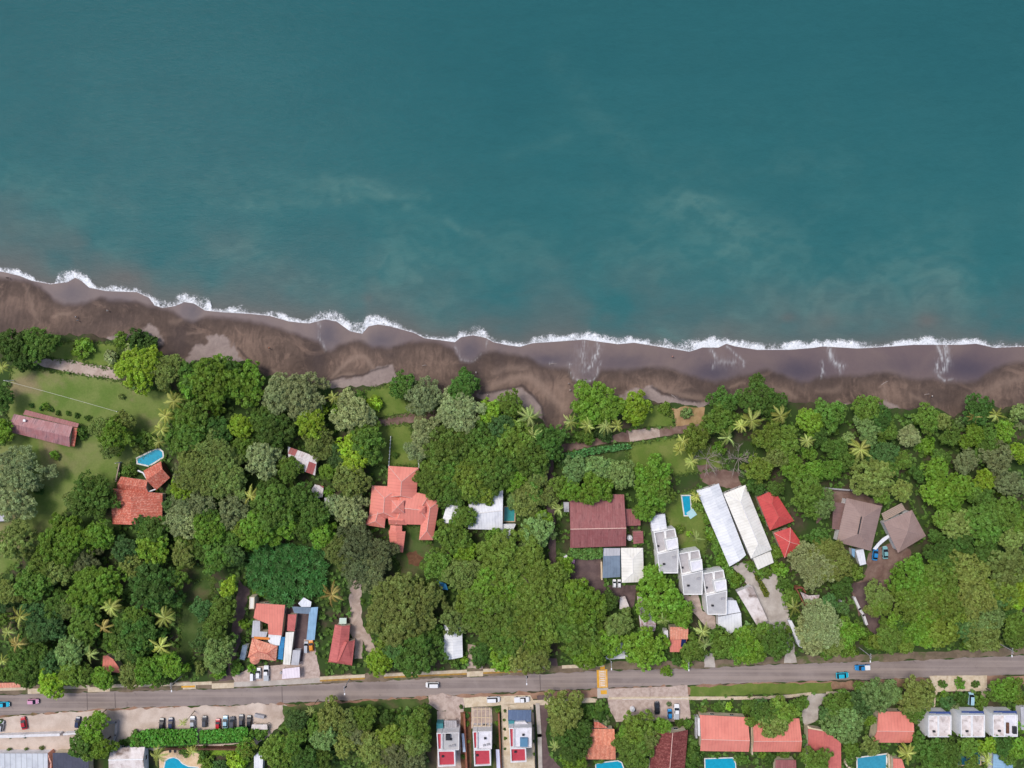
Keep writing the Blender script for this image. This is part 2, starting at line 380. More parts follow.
def beach_attrs(X, Y):
    w = (fbm(X / 9, Y / 9, 51) - .5) * 5
    wet = 1 - sstep(-4.2, 3.2, Y - YWET(X) + w * .9)
    dry = np.zeros_like(X)
    wx = (fbm(X / 6, Y / 6, 61) - .5) * 6; wy = (fbm(X / 6, Y / 6, 71) - .5) * 6
    for pk in POCKETS:
        dry = np.maximum(dry, sum(inpoly(X + wx * 1.3 + ox, Y + wy * 1.3 + oy, pk).astype(float) for ox, oy in ((0,0),(1.3,.4),(-1.2,.5),(.3,1.2),(-.2,-1.3))) / 5)
    stk = np.zeros_like(X)
    ux = (fbm(X / 4, Y / 4, 81) - .5) * 4
    for pl, wd, a in STREAKS:
        pd = polydist(X + ux, Y + ux * .5, pl)
        stk = np.maximum(stk, a * (.75 * np.exp(-(pd / (wd * .75)) ** 2) + .35 * np.exp(-(pd / (wd * 2.4)) ** 2)) * (1.5 * sstep(.3, .75, fbm(X / 1.1, Y / 5.0, 91, 3))))
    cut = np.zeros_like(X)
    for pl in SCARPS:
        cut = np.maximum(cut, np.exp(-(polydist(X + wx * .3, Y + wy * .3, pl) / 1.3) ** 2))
    cusp = np.zeros_like(X)
    for bx, by, sx, sy, a in [(70,292,16,12,.7),(118,300,18,7,.35),(190,312,9,12,.8),(326,335,12,15,.9),(380,340,16,10,.8),(470,350,13,13,.8),(548,360,30,9,.8),(625,362,28,9,.6),(715,372,26,11,.9),(800,370,28,12,.9),(900,365,30,10,.4),(968,368,30,13,.9),(585,372,12,10,.4),(500,362,7,18,.5),(316,365,8,22,.5),(175,345,18,16,.5)]:
        cusp = np.maximum(cusp, a * np.exp(-((X + wx - bx) / sx) ** 2 - ((Y + wy - by) / sy) ** 2))
    warm = np.zeros_like(X)
    for bx, by, sx, sy, a in [(20,315,26,20,.6),(70,310,20,10,.5),(250,345,30,22,.5),(360,358,24,14,.8),(420,355,26,16,.5),(535,382,30,18,.8),(570,400,18,25,.6),(655,385,50,8,.5),(900,388,30,10,.5),(1005,385,25,14,.5),(100,335,40,12,.5),(790,390,40,8,.4),(265,330,30,8,.4)]:
        warm = np.maximum(warm, a * np.exp(-((X + wx * 2 - bx) / sx) ** 2 - ((Y + wy * 2 - by) / sy) ** 2))
    off = Y - YWET(X)
    lowf = fbm((X + wx * 3) / 34, (Y + wy * 3) / 16, 111, 4)
    damp = np.exp(-(np.clip(off + 2, 0, 99) / 8) ** 2) * .6
    tan = sstep(6, 22, off) * (1 - sstep(34, 60, off)) * sstep(.36, .68, lowf)
    for bx, by, sx, sy, a in [(318,362,9,22,.7),(476,374,9,16,.8),(590,395,16,14,.7),(705,392,30,10,.5),(180,335,10,18,.6),(10,320,22,20,.5),(200,348,12,14,.5),(935,398,22,10,.6),(390,352,14,8,.5),(545,378,16,8,.5),(80,330,30,10,.5),(820,385,24,7,.4),(550,412,8,12,.6),(120,322,26,10,.4)]:
        damp = np.maximum(damp, a * np.exp(-((X + wx * 1.5 - bx) / sx) ** 2 - ((Y + wy * 1.5 - by) / sy) ** 2))
    ridge = np.zeros_like(X)
    for pl, wd, a in RIDGES:
        ridge = np.maximum(ridge, a * np.exp(-(polydist(X + wx * .6, Y + wy * .6, pl) / wd) ** 2))
    # rill texture running down the slope
    rill = fbm(X / 1.6 + (fbm(X / 20, Y / 20, 5) - .5) * 8, Y / 11.0, 101, 4)
    return {'wet': wet, 'dry': dry, 'stk': np.clip(stk, 0, 1), 'cut': cut, 'cusp': cusp, 'warm': np.clip(warm + tan * .42, 0, 1), 'rill': rill, 'damp': damp, 'ridge': ridge}
xs = np.arange(-100, 1130, 1.0); ys = np.arange(252, 446, 1.0)
me = grid_mesh('beach', xs, ys, beach_z, beach_attrs)
m = N('dark_sand'); v = m.coord()
n1 = m.noise(v, 0.16, 6, 0.65, 0.8); n2 = m.noise(v, 1.1, 5, 0.7); n3 = m.noise(v, 0.05, 4, 0.55, 0.5)
c = m.mix(m.ramp(n1, 0.32, 0.70), C(*SAND_D), C(*SAND_M))
n5 = m.noise(v, 0.09, 7, 0.7, 1.6)
c = m.mix(m.math('MULTIPLY', m.ramp(n5, 0.52, 0.66), 0.6), c, C(*SAND_W))
c = m.mix(m.math('MULTIPLY', m.ramp(m.attr('rill'), 0.52, 0.8), 0.18), c, C(*SAND_W))
c = m.mix(m.math('MULTIPLY', m.attr('warm'), m.math('MULTIPLY_ADD', m.ramp(m.attr('rill'), 0.25, 0.75), .6, .4)), c, C(*SAND_W))
c = m.mix(m.math('MULTIPLY', m.ramp(n3, 0.5, 0.75), 0.35), c, C(*SAND_D))
c = m.mix(m.attr('damp'), c, C(68, 57, 54))
c = m.mix(m.math('MULTIPLY', m.attr('ridge'), 0.75), c, C(138, 117, 104))
wetc = m.mix(m.attr('cusp'), m.mix(m.ramp(n3, 0.35, 0.65), C(*WET_A), C(*WET_B)), C(*WET_C))
c = m.mix(m.attr('wet'), c, wetc)
c = m.mix(m.math('MULTIPLY', m.math('MULTIPLY', m.attr('cusp'), 0.55), m.math('SUBTRACT', 1.0, m.attr('wet'))), c, C(62, 52, 54))
c = m.mix(m.attr('dry'), c, m.mix(m.ramp(n1, 0.3, 0.7), C(*DRY_A), C(*DRY_B)))
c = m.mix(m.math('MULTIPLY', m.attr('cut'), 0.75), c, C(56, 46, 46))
c = m.mix(m.math('MULTIPLY', m.attr('stk'), 0.62), c, C(196, 198, 200))
g = m.math('MULTIPLY_ADD', n2, m.math('MULTIPLY_ADD', m.attr('wet'), -0.36, 0.52), m.math('MULTIPLY_ADD', m.attr('wet'), 0.18, 0.74))
mul = m.n('ShaderNodeVectorMath', operation='SCALE'); m.l(c, mul.inputs[0]); m.l(g, mul.inputs['Scale'])
m.bsdf(mul.outputs[0], m.math('MULTIPLY_ADD', m.attr('wet'), -0.35, 0.9), 0.35, bump=n2, bstr=0.25, bdist=0.06)
tag(link('beach', me, m.m), kind='structure')

# ---- surf: a low broken wave of foam along the waterline
xs = np.arange(-60, 1090, 0.5); nv = 26
V = []; dens = []
yw = YW(xs); yf = YF(xs)
jit = (fbm(xs / 3.0, xs * 0 + 3, 7, 4) - .5) * 3.4
yf = np.minimum(yf + jit - 1.0 - 1.4 * np.clip((yw - yf) / 10, 0, 1), yw - 1.2)
A = {'v': [], 'edge': []}
for j in range(nv):
    t = j / (nv - 1) * 1.12
    Y = yw + 0.9 + (yf - 1.0 - yw) * t
    hgt = np.clip((yw - yf) / 12, 0.1, 1.0)
    Z = SEA + 0.05 + 0.42 * hgt * np.sin(np.clip(t, 0, 1) * math.pi) ** 1.2 * (0.5 + fbm(xs / 2.5, Y / 2.5, 13, 3)) + np.where(t < .15, 0.05, 0)
    V.append(np.stack([(xs - 512) * S, (384 - Y) * S, Z], -1)); A['v'].append(np.full(xs.shape, t))
    A['edge'].append(np.clip((yw - yf) / 8, 0, 1.3))
V = np.array(V).reshape(-1, 3); i = np.arange(len(V)).reshape(nv, len(xs))
F = np.stack([i[:-1, :-1], i[:-1, 1:], i[1:, 1:], i[1:, :-1]], -1).reshape(-1, 4)
me = np_mesh('surf_foam', V, F, {k: np.array(a).ravel() for k, a in A.items()}, True)
m = N('foam'); v = m.coord()
n1 = m.noise(v, 1.6, 5, 0.75, 0.6); n2 = m.noise(v, 0.28, 4, 0.6, 0.5)
vv = m.attr('v')
fine = m.noise(v, 3.4, 4, 0.7); lng = m.noise(v, 0.12, 3, 0.6)
lead = m.ramp(vv, 0.34, 0.04)                         # bright line at the leading edge, thinning here and there
body = m.math('MULTIPLY', m.ramp(vv, 1.10, 0.10), m.math('MULTIPLY_ADD', m.attr('edge'), 0.42, 0.30))
body = m.math('MULTIPLY', body, m.math('MULTIPLY_ADD', m.ramp(lng, .35, .65), 0.75, 0.45))
prof = m.math('MAXIMUM', m.math('MULTIPLY', lead, m.math('MULTIPLY_ADD', lng, 0.5, 0.34)), m.math('MULTIPLY', body, 0.90))
tex = m.math('ADD', m.math('ADD', m.math('MULTIPLY', n1, 1.0), m.math('MULTIPLY', n2, 0.45)), m.math('MULTIPLY', fine, 0.35))
al = m.ramp(m.math('ADD', m.math('SUBTRACT', tex, 1.02), prof), 0.10, 0.60)
m.bsdf(m.mix(m.ramp(n1, .3, .7), C(206, 210, 214), C(244, 245, 248)), 0.9, 0.2, bump=n1, bstr=0.6, bdist=0.25, alpha=al)
tag(link('surf_foam', me, m.m), kind='stuff')
bpy.data.objects['surf_foam']['label'] = 'white broken surf foam along the dark beach'

# ---- ground: one sheet from the back of the beach inland to the horizon
xs = np.arange(-110, 1136, 1.5)
yb = YB(np.clip(xs, -100, 1130)) - 1.2 + (fbm(xs / 7, xs * 0, 23, 4) - .5) * 7
bm = bmesh.new()
front = [bm.verts.new(((x - 512) * S, (384 - y) * S, 0)) for x, y in zip(xs, yb)]
fr2 = [bm.verts.new(((x - 512) * S, (384 - y + 1.0) * S, -0.9)) for x, y in zip(xs, yb)]
mid = [bm.verts.new(((x - 512) * S, (384 - 470) * S, 0)) for x in xs]
back = [bm.verts.new(((x - 512) * S, -180, 0)) for x in xs]
for i in range(len(xs) - 1):
    bm.faces.new((fr2[i], fr2[i + 1], front[i + 1], front[i]))
    bm.faces.new((front[i], front[i + 1], mid[i + 1], mid[i]))
    bm.faces.new((mid[i], mid[i + 1], back[i + 1], back[i]))
fx0, fx1 = front[0].co.x, front[-1].co.x
def q(*pts): bm.faces.new([bm.verts.new((x, y, 0)) for x, y in pts])
q((-5000, front[0].co.y), (fx0, front[0].co.y), (fx0, -180), (-5000, -180))
q((fx1, front[-1].co.y), (5000, front[-1].co.y), (5000, -180), (fx1, -180))
q((-5000, -180), (5000, -180), (5000, -5000), (-5000, -5000))
M_GROUND = mat_noise('leaf_litter', C(62, 58, 44), C(84, 74, 60), 0.25, 0.95, C(54, 74, 34), 0.09, t3=(0.36, 0.56))
tag(from_bm('ground', bm, M_GROUND), kind='structure')

# ---- sheets laid on the ground
TUFTED = []
EXCL = []      # pixel polygons where no undergrowth grows
ZS = 0.0
def sheet(name, pts, z, mat, jit=0.35, step=0.9, excl=True, kind='structure', seed=1):
    if excl: EXCL.append(pts)
    global ZS; ZS += 0.0012; z = z + ZS
    if name == 'lawn': TUFTED.append(pts)
    W = [P(x, y, 0) for x, y in pts]
    out = []
    n = len(W)
    for i in range(n):
        a, b = W[i], W[(i + 1) % n]
        k = max(1, int((b - a).length / step))
        for j in range(k): out.append(a.lerp(b, j / k))
    q = np.array([(p.x, p.y) for p in out])
    jx = (fbm(q[:, 0] / 2.2, q[:, 1] / 2.2, seed, 3) - .5) * 4 * jit
    jy = (fbm(q[:, 0] / 2.2, q[:, 1] / 2.2, seed + 5, 3) - .5) * 4 * jit
    bm = bmesh.new()
    f = bm.faces.new([bm.verts.new((x + dx, y + dy, z)) for (x, y), dx, dy in zip(q, jx, jy)])
    if f.normal.z < 0: f.normal_flip()
    bm.normal_update()
    bmesh.ops.triangulate(bm, faces=[f])
    for f in bm.faces:
        if f.normal.z < 0: f.normal_flip()
    me = bpy.data.meshes.new(name); bm.to_mesh(me); bm.free()
    o = link(name, me, mat)
    return tag(o, kind=kind)

G1 = C(94, 116, 52); G2 = C(116, 128, 70); G3 = C(138, 126, 94)
M_LAWN = mat_noise('lawn_grass', G1, G2, 0.10, 0.95, G3, 0.055, t3=(0.5, 0.72), fine=1.6)
M_LAWN_G = mat_noise('green_grass', C(90, 112, 46), C(110, 124, 60), 0.16, 0.95, C(130, 126, 80), 0.07, t3=(0.55, 0.75), fine=1.8)
M_LAWN_D = mat_noise('rough_grass', C(60, 82, 36), C(82, 98, 52), 0.2, 0.95, C(98, 86, 66), 0.09, t3=(0.48, 0.7), fine=1.8)
M_PATH = mat_noise('pale_dirt', C(164, 144, 132), C(186, 168, 156), 0.3, 0.95, C(134, 114, 100), 0.15, t3=(0.5, 0.75))
M_DIRT = mat_noise('brown_dirt', C(112, 88, 80), C(134, 112, 102), 0.3, 0.95, C(92, 74, 66), 0.12, t3=(0.5, 0.75))
M_DARKDIRT = mat_noise('dark_lane_dirt', C(92, 76, 76), C(110, 92, 90), 0.3, 0.95, C(76, 62, 60), 0.12)
M_SANDLOT = mat_noise('sand_lot', C(186, 168, 155), C(202, 186, 174), 0.22, 0.95, C(158, 138, 124), 0.06, t3=(0.5, 0.75))
M_ORANGEDIRT = mat_noise('sandy_soil', C(150, 122, 88), C(170, 142, 106), 0.3, 0.95, C(122, 112, 66), 0.14, t3=(0.52, 0.72))
M_CONC = mat_noise('concrete', C(168, 158, 150), C(186, 178, 170), 0.3, 0.9, C(140, 130, 124), 0.12, t3=(0.55, 0.8))
M_PAVE = mat_noise('pale_pavement', C(190, 172, 146), C(206, 192, 170), 0.6, 0.9, C(160, 140, 118), 0.25, t3=(0.55, 0.8))
M_TERR = mat_noise('terrace_tiles', C(170, 150, 140), C(190, 172, 162), 0.7, 0.8, C(140, 120, 112), 0.3, t3=(0.55, 0.8))
M_BED = mat_noise('flower_bed_soil', C(96, 66, 50), C(112, 82, 60), 0.8, 0.95)

# asphalt with wheel tracks running along the road
def asphalt():
    m = N('asphalt'); v = m.coord()
    n1 = m.noise(v, 0.12, 5, 0.6, 0.4); n2 = m.noise(v, 3.0, 3, 0.7)
    mp = m.n('ShaderNodeMapping'); m.l(v, mp.inputs[0]); mp.inputs['Rotation'].default_value = (0, 0, -0.035); mp.inputs['Scale'].default_value = (0.012, 0.55, 1)
    tr = m.noise(mp.outputs[0], 1.0, 3, 0.5)
    c = m.mix(m.ramp(n1, 0.3, 0.7), C(126, 114, 110), C(142, 130, 126))
    c = m.mix(m.math('MULTIPLY', m.ramp(tr, 0.42, 0.62), 0.55), c, C(162, 148, 140))
    n6 = m.noise(v, 0.35, 6, 0.7, 1.2)
    c = m.mix(m.math('MULTIPLY', m.ramp(n6, 0.58, 0.74), 0.5), c, C(98, 88, 86))
    c = m.mix(m.math('MULTIPLY', m.ramp(n6, 0.40, 0.28), 0.35), c, C(160, 146, 136))
    g = m.math('MULTIPLY_ADD', n2, 0.26, 0.87)
    mul = m.n('ShaderNodeVectorMath', operation='SCALE'); m.l(c, mul.inputs[0]); m.l(g, mul.inputs['Scale'])
    m.bsdf(mul.outputs[0], 0.85, 0.25, bump=n2, bstr=0.2)
    return m.m
M_ROAD = asphalt()
RT = curve([(-900,710),(0,695),(120,691.6),(254,687.6),(374,681.2),(480,676.5),(614,670.4),(724,668),(740,665.5),(900,660.5),(1024,655.2),(2000,612)])
RB = curve([(-900,732),(0,716),(120,708),(254,704.4),(374,699.2),(480,693.6),(614,687.6),(724,684.2),(740,683),(900,678.8),(1024,674.4),(2000,632)])
xr = [-900, -400, -60] + list(range(0, 1025, 32)) + [1100, 1500, 2000]
sheet('road', [(x, float(RT(x))) for x in xr] + [(x, float(RB(x))) for x in xr[::-1]], 0.02, M_ROAD, jit=0.28, step=0.8)
# narrow crack-filled joints over the carriageway
def strip(name, pts, w, z, mat, **kw):
    """ribbon of width w px along a pixel polyline, as a sheet"""
    L = []; R = []
    for i, p in enumerate(pts):
        a = pts[max(0, i - 1)]; b = pts[min(len(pts) - 1, i + 1)]
        dx, dy = b[0] - a[0], b[1] - a[1]; d = math.hypot(dx, dy) or 1
        ww = w[i] if hasattr(w, '__len__') else w
        L.append((p[0] - dy / d * ww / 2, p[1] + dx / d * ww / 2)); R.append((p[0] + dy / d * ww / 2, p[1] - dx / d * ww / 2))
    return sheet(name, L + R[::-1], z, mat, **kw)
M_JOINT = mat_plain('joint_tar', C(96, 86, 84), 0.9)
for jx in (87, 115, 282, 540):
    strip('road_joint', [(jx, float(RT(jx)) + .6), (jx + .5, float(RB(jx)) - .6)], 0.7, 0.026, M_JOINT, jit=0.06, excl=False)

A1, A2, A3, A4, A5, A6 = tile(0,320,5.12), tile(180,320,5.12), tile(360,320,5.12), tile(540,320,5.12), tile(700,320,5.12), tile(824,320,5.12)
B1, B2, B3, B4, B5, B6 = tile(0,460,5.12), tile(180,460,5.12), tile(360,460,5.12), tile(540,460,5.12), tile(640,460,5.12), tile(824,460,5.12)
C1, C4, C5, C6, C7, C8 = tile(0,600,6.4), tile(220,580,6.4), tile(590,580,6.4), tile(740,580,6.4), tile(864,580,6.4), tile(400,580,5.12)
D1, D2, D5, D6, D7 = tile(0,668,7.64), tile(120,668,7.64), tile(240,668,7.64), tile(360,668,7.64), tile(480,668,7.64)
X1, X2, X3, X4 = tile(590,668,7.64), tile(690,668,7.64), tile(800,668,7.64), tile(890,668,7.64)
E1, E2, E3, E4, E5, E6, E7, E8 = tile(120,580,6.4), tile(330,580,6.4), tile(140,440,6.4), tile(0,540,6.4), tile(420,520,6.4), tile(880,400,7.11), tile(740,400,6.4), tile(510,400,6.4)

z = 0.03
sheet('lawn', [(12,366),(60,372),(118,380),(132,388),(174,392),(168,420),(152,452),(118,468),(115,490),(78,488),(62,520),(42,545),(-10,585),(-10,452),(12,440),(6,412)], z, M_LAWN, .8, seed=2)
sheet('lawn', tp(A1, [(230,170),(340,110),(600,120),(620,260),(400,215),(250,195)]), z, M_LAWN_G, .5, seed=3)
sheet('dirt_path', tp(A1, [(150,215),(230,200),(330,200),(600,250),(615,308),(480,290),(340,265),(220,240)]), 0.045, M_PATH, .35, seed=4)
sheet('lawn', tp(A3, [(20,360),(160,330),(250,430),(390,440),(390,475),(240,480),(80,505),(30,470)]), z, M_LAWN_G, .5, seed=5)
sheet('dirt_path', tp(A3, [(70,512),(250,478),(400,460),(400,505),(240,528),(90,545)]), 0.045, M_DIRT, .3, seed=6)
sheet('lawn', tp(A3, [(80,545),(250,530),(300,700),(310,745),(80,745)]), z, M_LAWN_G, .4, seed=7)
sheet('lawn', tp(B3, [(230,340),(310,335),(310,410),(370,430),(370,620),(240,640),(170,480)]), z, M_LAWN_D, .5, seed=8)
sheet('flower_bed', tp(B3, [(240,480),(290,465),(325,495),(300,540),(250,535)]), 0.05, M_BED, .5, seed=9)
sheet('lawn', tp(A4, [(560,440),(670,450),(690,545),(510,552),(480,545)]), z, M_LAWN_G, .5, seed=10)
sheet('sandy_patch', tp(A4, [(675,450),(760,440),(835,450),(835,530),(700,545)]), 0.04, M_ORANGEDIRT, .5, seed=11)
sheet('dirt_path', tp(A4, [(90,640),(380,588),(450,565),(620,550),(840,530),(850,565),(690,585),(460,625),(380,620),(110,682)]), 0.05, M_DIRT, .25, seed=12)
sheet('concrete_slab', tp(A4, [(450,568),(610,550),(615,598),(460,625)]), 0.06, M_PATH, .1, seed=13)
sheet('lawn', tp(A4, [(455,640),(690,600),(760,640),(880,640),(940,760),(640,800),(450,790)]), z, M_LAWN_G, .4, seed=14)
sheet('lawn', tp(A4, [(180,690),(450,660),(460,760),(180,760)]), z, M_LAWN_D, .4, seed=15)
sheet('lawn', tp(B4, [(600,200),(800,150),(850,300),(850,440),(830,520),(700,440),(640,290)]), z, M_LAWN_G, .4, seed=16)
sheet('dirt_yard', tp(B4, [(800,20),(900,40),(1024,60),(1024,150),(910,140),(830,110)]), 0.035, M_DIRT, .5, seed=17)
sheet('lawn', tp(B2, [(-60,560),(120,540),(180,620),(140,740),(-80,740),(-100,640)]), z, M_LAWN_D, .6, seed=18)
sheet('lawn', tp(E1, [(390,0),(590,0),(600,100),(560,240),(480,420),(420,620),(300,640),(380,420),(390,200)]), z, M_LAWN_D, .6, seed=19)
sheet('dirt_lane', tp(E1, [(760,0),(830,60),(810,140),(790,260),(775,400),(740,500),(715,560),(730,640),(650,660),(620,640),(690,560),(700,440),(715,300),(745,160)]), 0.04, M_DARKDIRT, .4, seed=20)
sheet('dirt_lane', [(546,430),(553,445),(554,500),(556,540),(555,575),(549,575),(549,540),(546,500),(543,460)], 0.04, M_DARKDIRT, .35, seed=21)
sheet('dirt_path', tp(E2, [(140,-20),(215,-30),(195,120),(210,290),(255,350),(300,465),(245,485),(205,380),(205,505),(155,505),(160,390),(120,330),(130,190),(115,120)]), 0.04, M_PATH, .25, seed=22)
sheet('side_street', tp(C8, [(740,400),(800,400),(810,470),(700,475)]), 0.03, M_DARKDIRT, .2, seed=23)
sheet('driveway', tp(C8, [(345,330),(385,330),(425,440),(425,482),(345,482)]), 0.035, M_PATH, .2, seed=24)
sheet('dark_yard', tp(B4, [(175,500),(310,500),(330,640),(490,640),(480,760),(150,620)]), 0.035, M_DARKDIRT, .2, seed=25)
sheet('driveway', tp(B5, [(470,545),(540,520),(600,570),(690,560),(760,768),(770,900),(640,900),(560,650)]), 0.035, M_CONC, .15, seed=26)
sheet('driveway', tp(C6, [(250,100),(300,180),(290,300),(350,420),(360,530),(280,530),(300,430),(270,320),(180,250)]), 0.045, M_CONC, .2, seed=27)
sheet('dirt_yard', tp(B6, [(230,470),(340,420),(440,460),(450,510),(350,580),(330,680),(250,768),(180,800),(130,640),(200,620)]), 0.035, M_DIRT, .4, seed=28)
sheet('dirt_yard', tp(C6, [(700,20),(900,0),(900,60),(840,160),(930,240),(870,370),(810,300),(780,200)]), 0.037, M_DARKDIRT, .4, seed=29)
sheet('dirt_yard', tp(B6, [(-40,140),(120,150),(300,210),(300,240),(110,200),(-40,330)]), 0.035, M_DIRT, .3, seed=30)
sheet('paved_yard', tp(C5, [(590,95),(690,95),(720,200),(800,230),(810,330),(740,300),(640,180)]), 0.035, M_TERR, .15, seed=31)
sheet('concrete_slab', tp(C5, [(85,510),(190,400),(215,395),(240,500)]), 0.05, mat_noise('pale_concrete', C(205,205,206), C(222,222,224), .5), .12, seed=32)
sheet('driveway', tp(C5, [(735,470),(790,470),(800,560),(730,560)]), 0.04, M_CONC, .15, seed=33)
sheet('paved_yard', tp(C4, [(80,620),(200,560),(400,540),(530,520),(540,380),(600,380),(640,600),(640,635),(100,660)]), 0.035, M_TERR, .15, seed=34)
sheet('dark_yard', tp(C4, [(400,170),(470,150),(580,215),(570,400),(520,540),(400,540),(390,350)]), 0.033, M_DARKDIRT, .15, seed=35)
# road side strips
def along(f, x0, x1, o0, o1, n=24):
    xs = np.linspace(x0, x1, max(2, int((x1 - x0) / n) + 2))
    return [(float(x), float(f(x)) + o0) for x in xs] + [(float(x), float(f(x)) + o1) for x in xs[::-1]]
M_VERGE = mat_noise('worn_verge', C(104, 92, 76), C(128, 112, 96), 0.3, .95, C(84, 96, 52), 0.12, t3=(.5,.68))
sheet('grass_verge', along(RT, -60, 1090, -8, -0.2), 0.024, M_VERGE, .4, excl=False, seed=36)
M_BROWNV = mat_noise('reddish_verge', C(138,106,88), C(158,126,106), .3, .95, C(96,88,56), .1, t3=(.52,.7))
sheet('dirt_verge', along(RB, -60, 1090, 0.3, 9), 0.024, M_BROWNV, .5, excl=False, seed=37)
sheet('sand_lot', [(-40,719),(20,716),(120,709),(200,706.5),(284,703.5),(292,712),(284,722),(272,733),(258,744),(200,747),(120,752),(-40,754)], 0.032, M_SANDLOT, .5, seed=38)
sheet('lawn', tp(D2, [(600,625),(880,615),(900,665),(610,668)]), 0.04, mat_noise('bright_grass', C(104,140,36), C(120,150,50), .3), .2, seed=39)
sheet('grass_verge', along(RB, 690, 832, 1.5, 12), 0.034, M_LAWN_G, .4, seed=40)
sheet('grass_verge', along(RB, 284, 430, 2, 40), 0.03, M_LAWN_D, .6, excl=False, seed=41)
sheet('paved_forecourt', tp(X1, [(135,160),(300,150),(620,140),(745,130),(770,380),(690,410),(450,400),(200,410),(140,300)]), 0.04, M_TERR, .12, seed=42)
sheet('paved_forecourt', tp(D6, [(520,210),(640,195),(790,225),(790,330),(600,330),(530,280)]), 0.04, M_TERR, .35, seed=43)
sheet('paved_forecourt', tp(D6, [(790,225),(1024,215),(1300,205),(1330,255),(1010,290),(800,300)]), 0.042, M_PAVE, .12, seed=44)
sheet('side_street', tp(D7, [(430,210),(560,190),(530,300),(500,500),(520,640),(640,800),(460,800),(470,500),(450,300)]), 0.036, M_DARKDIRT, .2, seed=45)
sheet('driveway', tp(X3, [(70,195),(200,195),(140,330),(135,400),(40,440),(10,400),(20,330)]), 0.04, M_CONC, .12, seed=46)
sheet('paved_forecourt', tp(X4, [(300,60),(740,55),(740,175),(720,270),(690,260),(690,175),(360,180),(340,300),(330,300),(340,170)]), 0.04, M_PAVE, .12, seed=47)
sheet('paved_forecourt', tp(D7, [(160,280),(410,270),(420,800),(170,800)]), 0.04, M_PAVE, .08, seed=48)
sheet('paved_forecourt', tp(D6, [(590,330),(790,330),(780,800),(590,800)]), 0.038, M_TERR, .08, seed=49)
sheet('paved_forecourt', tp(D6, [(850,300),(1010,300),(1010,460),(850,460)]), 0.045, M_TERR, .08, seed=50)
sheet('planting_strip', [(460.5,712),(471,712),(472,800),(461,800)], 0.046, M_BED, .15, excl=False, seed=52)
sheet('planting_strip', [(492.8,708),(498.4,708),(500,800),(493.5,800)], 0.046, M_LAWN_D, .15, excl=False, seed=53)
sheet('pool_terrace', [(160,752),(175,749),(198,752),(204,770),(204,800),(158,800)], 0.034, mat_noise('tan_terrace', C(206,176,140), C(218,192,160), .5), .15, seed=51)

# raised pavements with painted kerbs
M_KERB_Y = mat_noise('ochre_kerb', C(176,138,62), C(150,116,70), 0.8, 0.85)
M_KERB_W = mat_noise('pale_kerb', C(206,190,166), C(188,172,150), 0.8, 0.85)
def raised(name, pts, z0, z1, mat, **kw):
    EXCL.append(pts)
    bm = bmesh.new(); prism(bm, [P(x, y)[:2] for x, y in pts], z0, z1)
    return tag(from_bm(name, bm, mat), kind='structure')
for x0, x1 in ((-60, 26), (57, 90), (112, 152), (158, 212), (320, 365), (384, 467), (483, 545), (562, 604)):
    raised('pavement', along(RT, x0, x1, -7.5, -4.4), 0.0, 0.19, M_PAVE)
for x0, x1 in ((320, 365), (384, 467), (483, 545)):
    raised('kerb', along(RT, x0, x1, -4.35, -2.6), 0.0, 0.16, M_KERB_Y)
raised('pavement', along(RT, 234, 322, -6.4, -1.4), 0.0, 0.15, M_CONC)
for x0, x1 in ((88, 110), (183, 196), (467, 483), (212, 234), (28, 55)):
    raised('driveway', along(RT, x0, x1, -5.6, -0.4), 0.0, 0.14, M_PAVE)
raised('pavement', [(608.5,697),(640,696.6),(692,696.4),(760,696.3),(790,694.5),(811,692),(811,694.8),(790,697.6),(760,699.4),(692,699.8),(640,698.6),(608.5,699.2)], 0.0, 0.17, M_PAVE)
raised('pavement', [(826,691.5),(849,691),(849,693.5),(826,694)], 0.0, 0.17, M_PAVE)
raised('pavement', [(480,702.6),(590,697.5),(597,699),(597,702),(545,705)], 0.0, 0.17, M_KERB_W)
raised('pavement', [(936,687.4),(978,687.4),(992,688.6),(992,691.6),(978,690.8),(936,690.8)], 0.0, 0.17, M_PAVE)
# ================================================================= buildings
R_RUST = mat_sheet_roof('weathered_pink_metal', C(154,102,103), C(178,134,136), 1.4, .08, .95, C(106,74,80), .12)
R_SALMON = mat_sheet_roof('salmon_metal', C(220,135,120), C(213,127,113), 1.1, .035, .2, C(180,92,82), .06)
R_SALMON2 = mat_sheet_roof('coral_metal', C(218,132,117), C(210,124,110), .9, .04, .25, C(176,84,74), .06, seam=.16)
R_RED = mat_sheet_roof('red_metal', C(198,80,76), C(186,72,70), .9, .05, .25, C(150,44,46), .08)
R_DULLRED = mat_sheet_roof('dull_red_metal', C(188,102,98), C(178,96,92), .9, .06, .4, C(140,62,60), .1)
R_MAROON = mat_sheet_roof('maroon_metal', C(140,82,82), C(162,108,106), .9, .06, .85, C(108,54,56), .16)
R_WHITE = mat_sheet_roof('white_metal', C(226,227,232), C(216,218,226), 1.0, .025, .4, C(176,176,180), .08, rough=.45)
R_BLUEWHITE = mat_sheet_roof('cool_white_metal', C(228,229,232), C(219,221,225), 1.0, .025, .35, C(168,172,184), .08, rough=.45)
R_CREAM = mat_sheet_roof('cream_metal', C(230,227,219), C(222,219,211), 1.0, .02, .35, C(186,180,168), .08, rough=.5)
R_GREY = mat_sheet_roof('light_grey_metal', C(186,186,192), C(176,176,182), 1.2, .03, .4, C(140,138,142), .1)
R_BLUEGREY = mat_sheet_roof('blue_grey_metal', C(118,134,152), C(108,124,142), 1.0, .05, .4, C(84,96,112), .1)
R_SLATE = mat_sheet_roof('slate_metal', C(74,76,92), C(66,68,84), 1.0, .05, .3, C(52,54,66), .1)
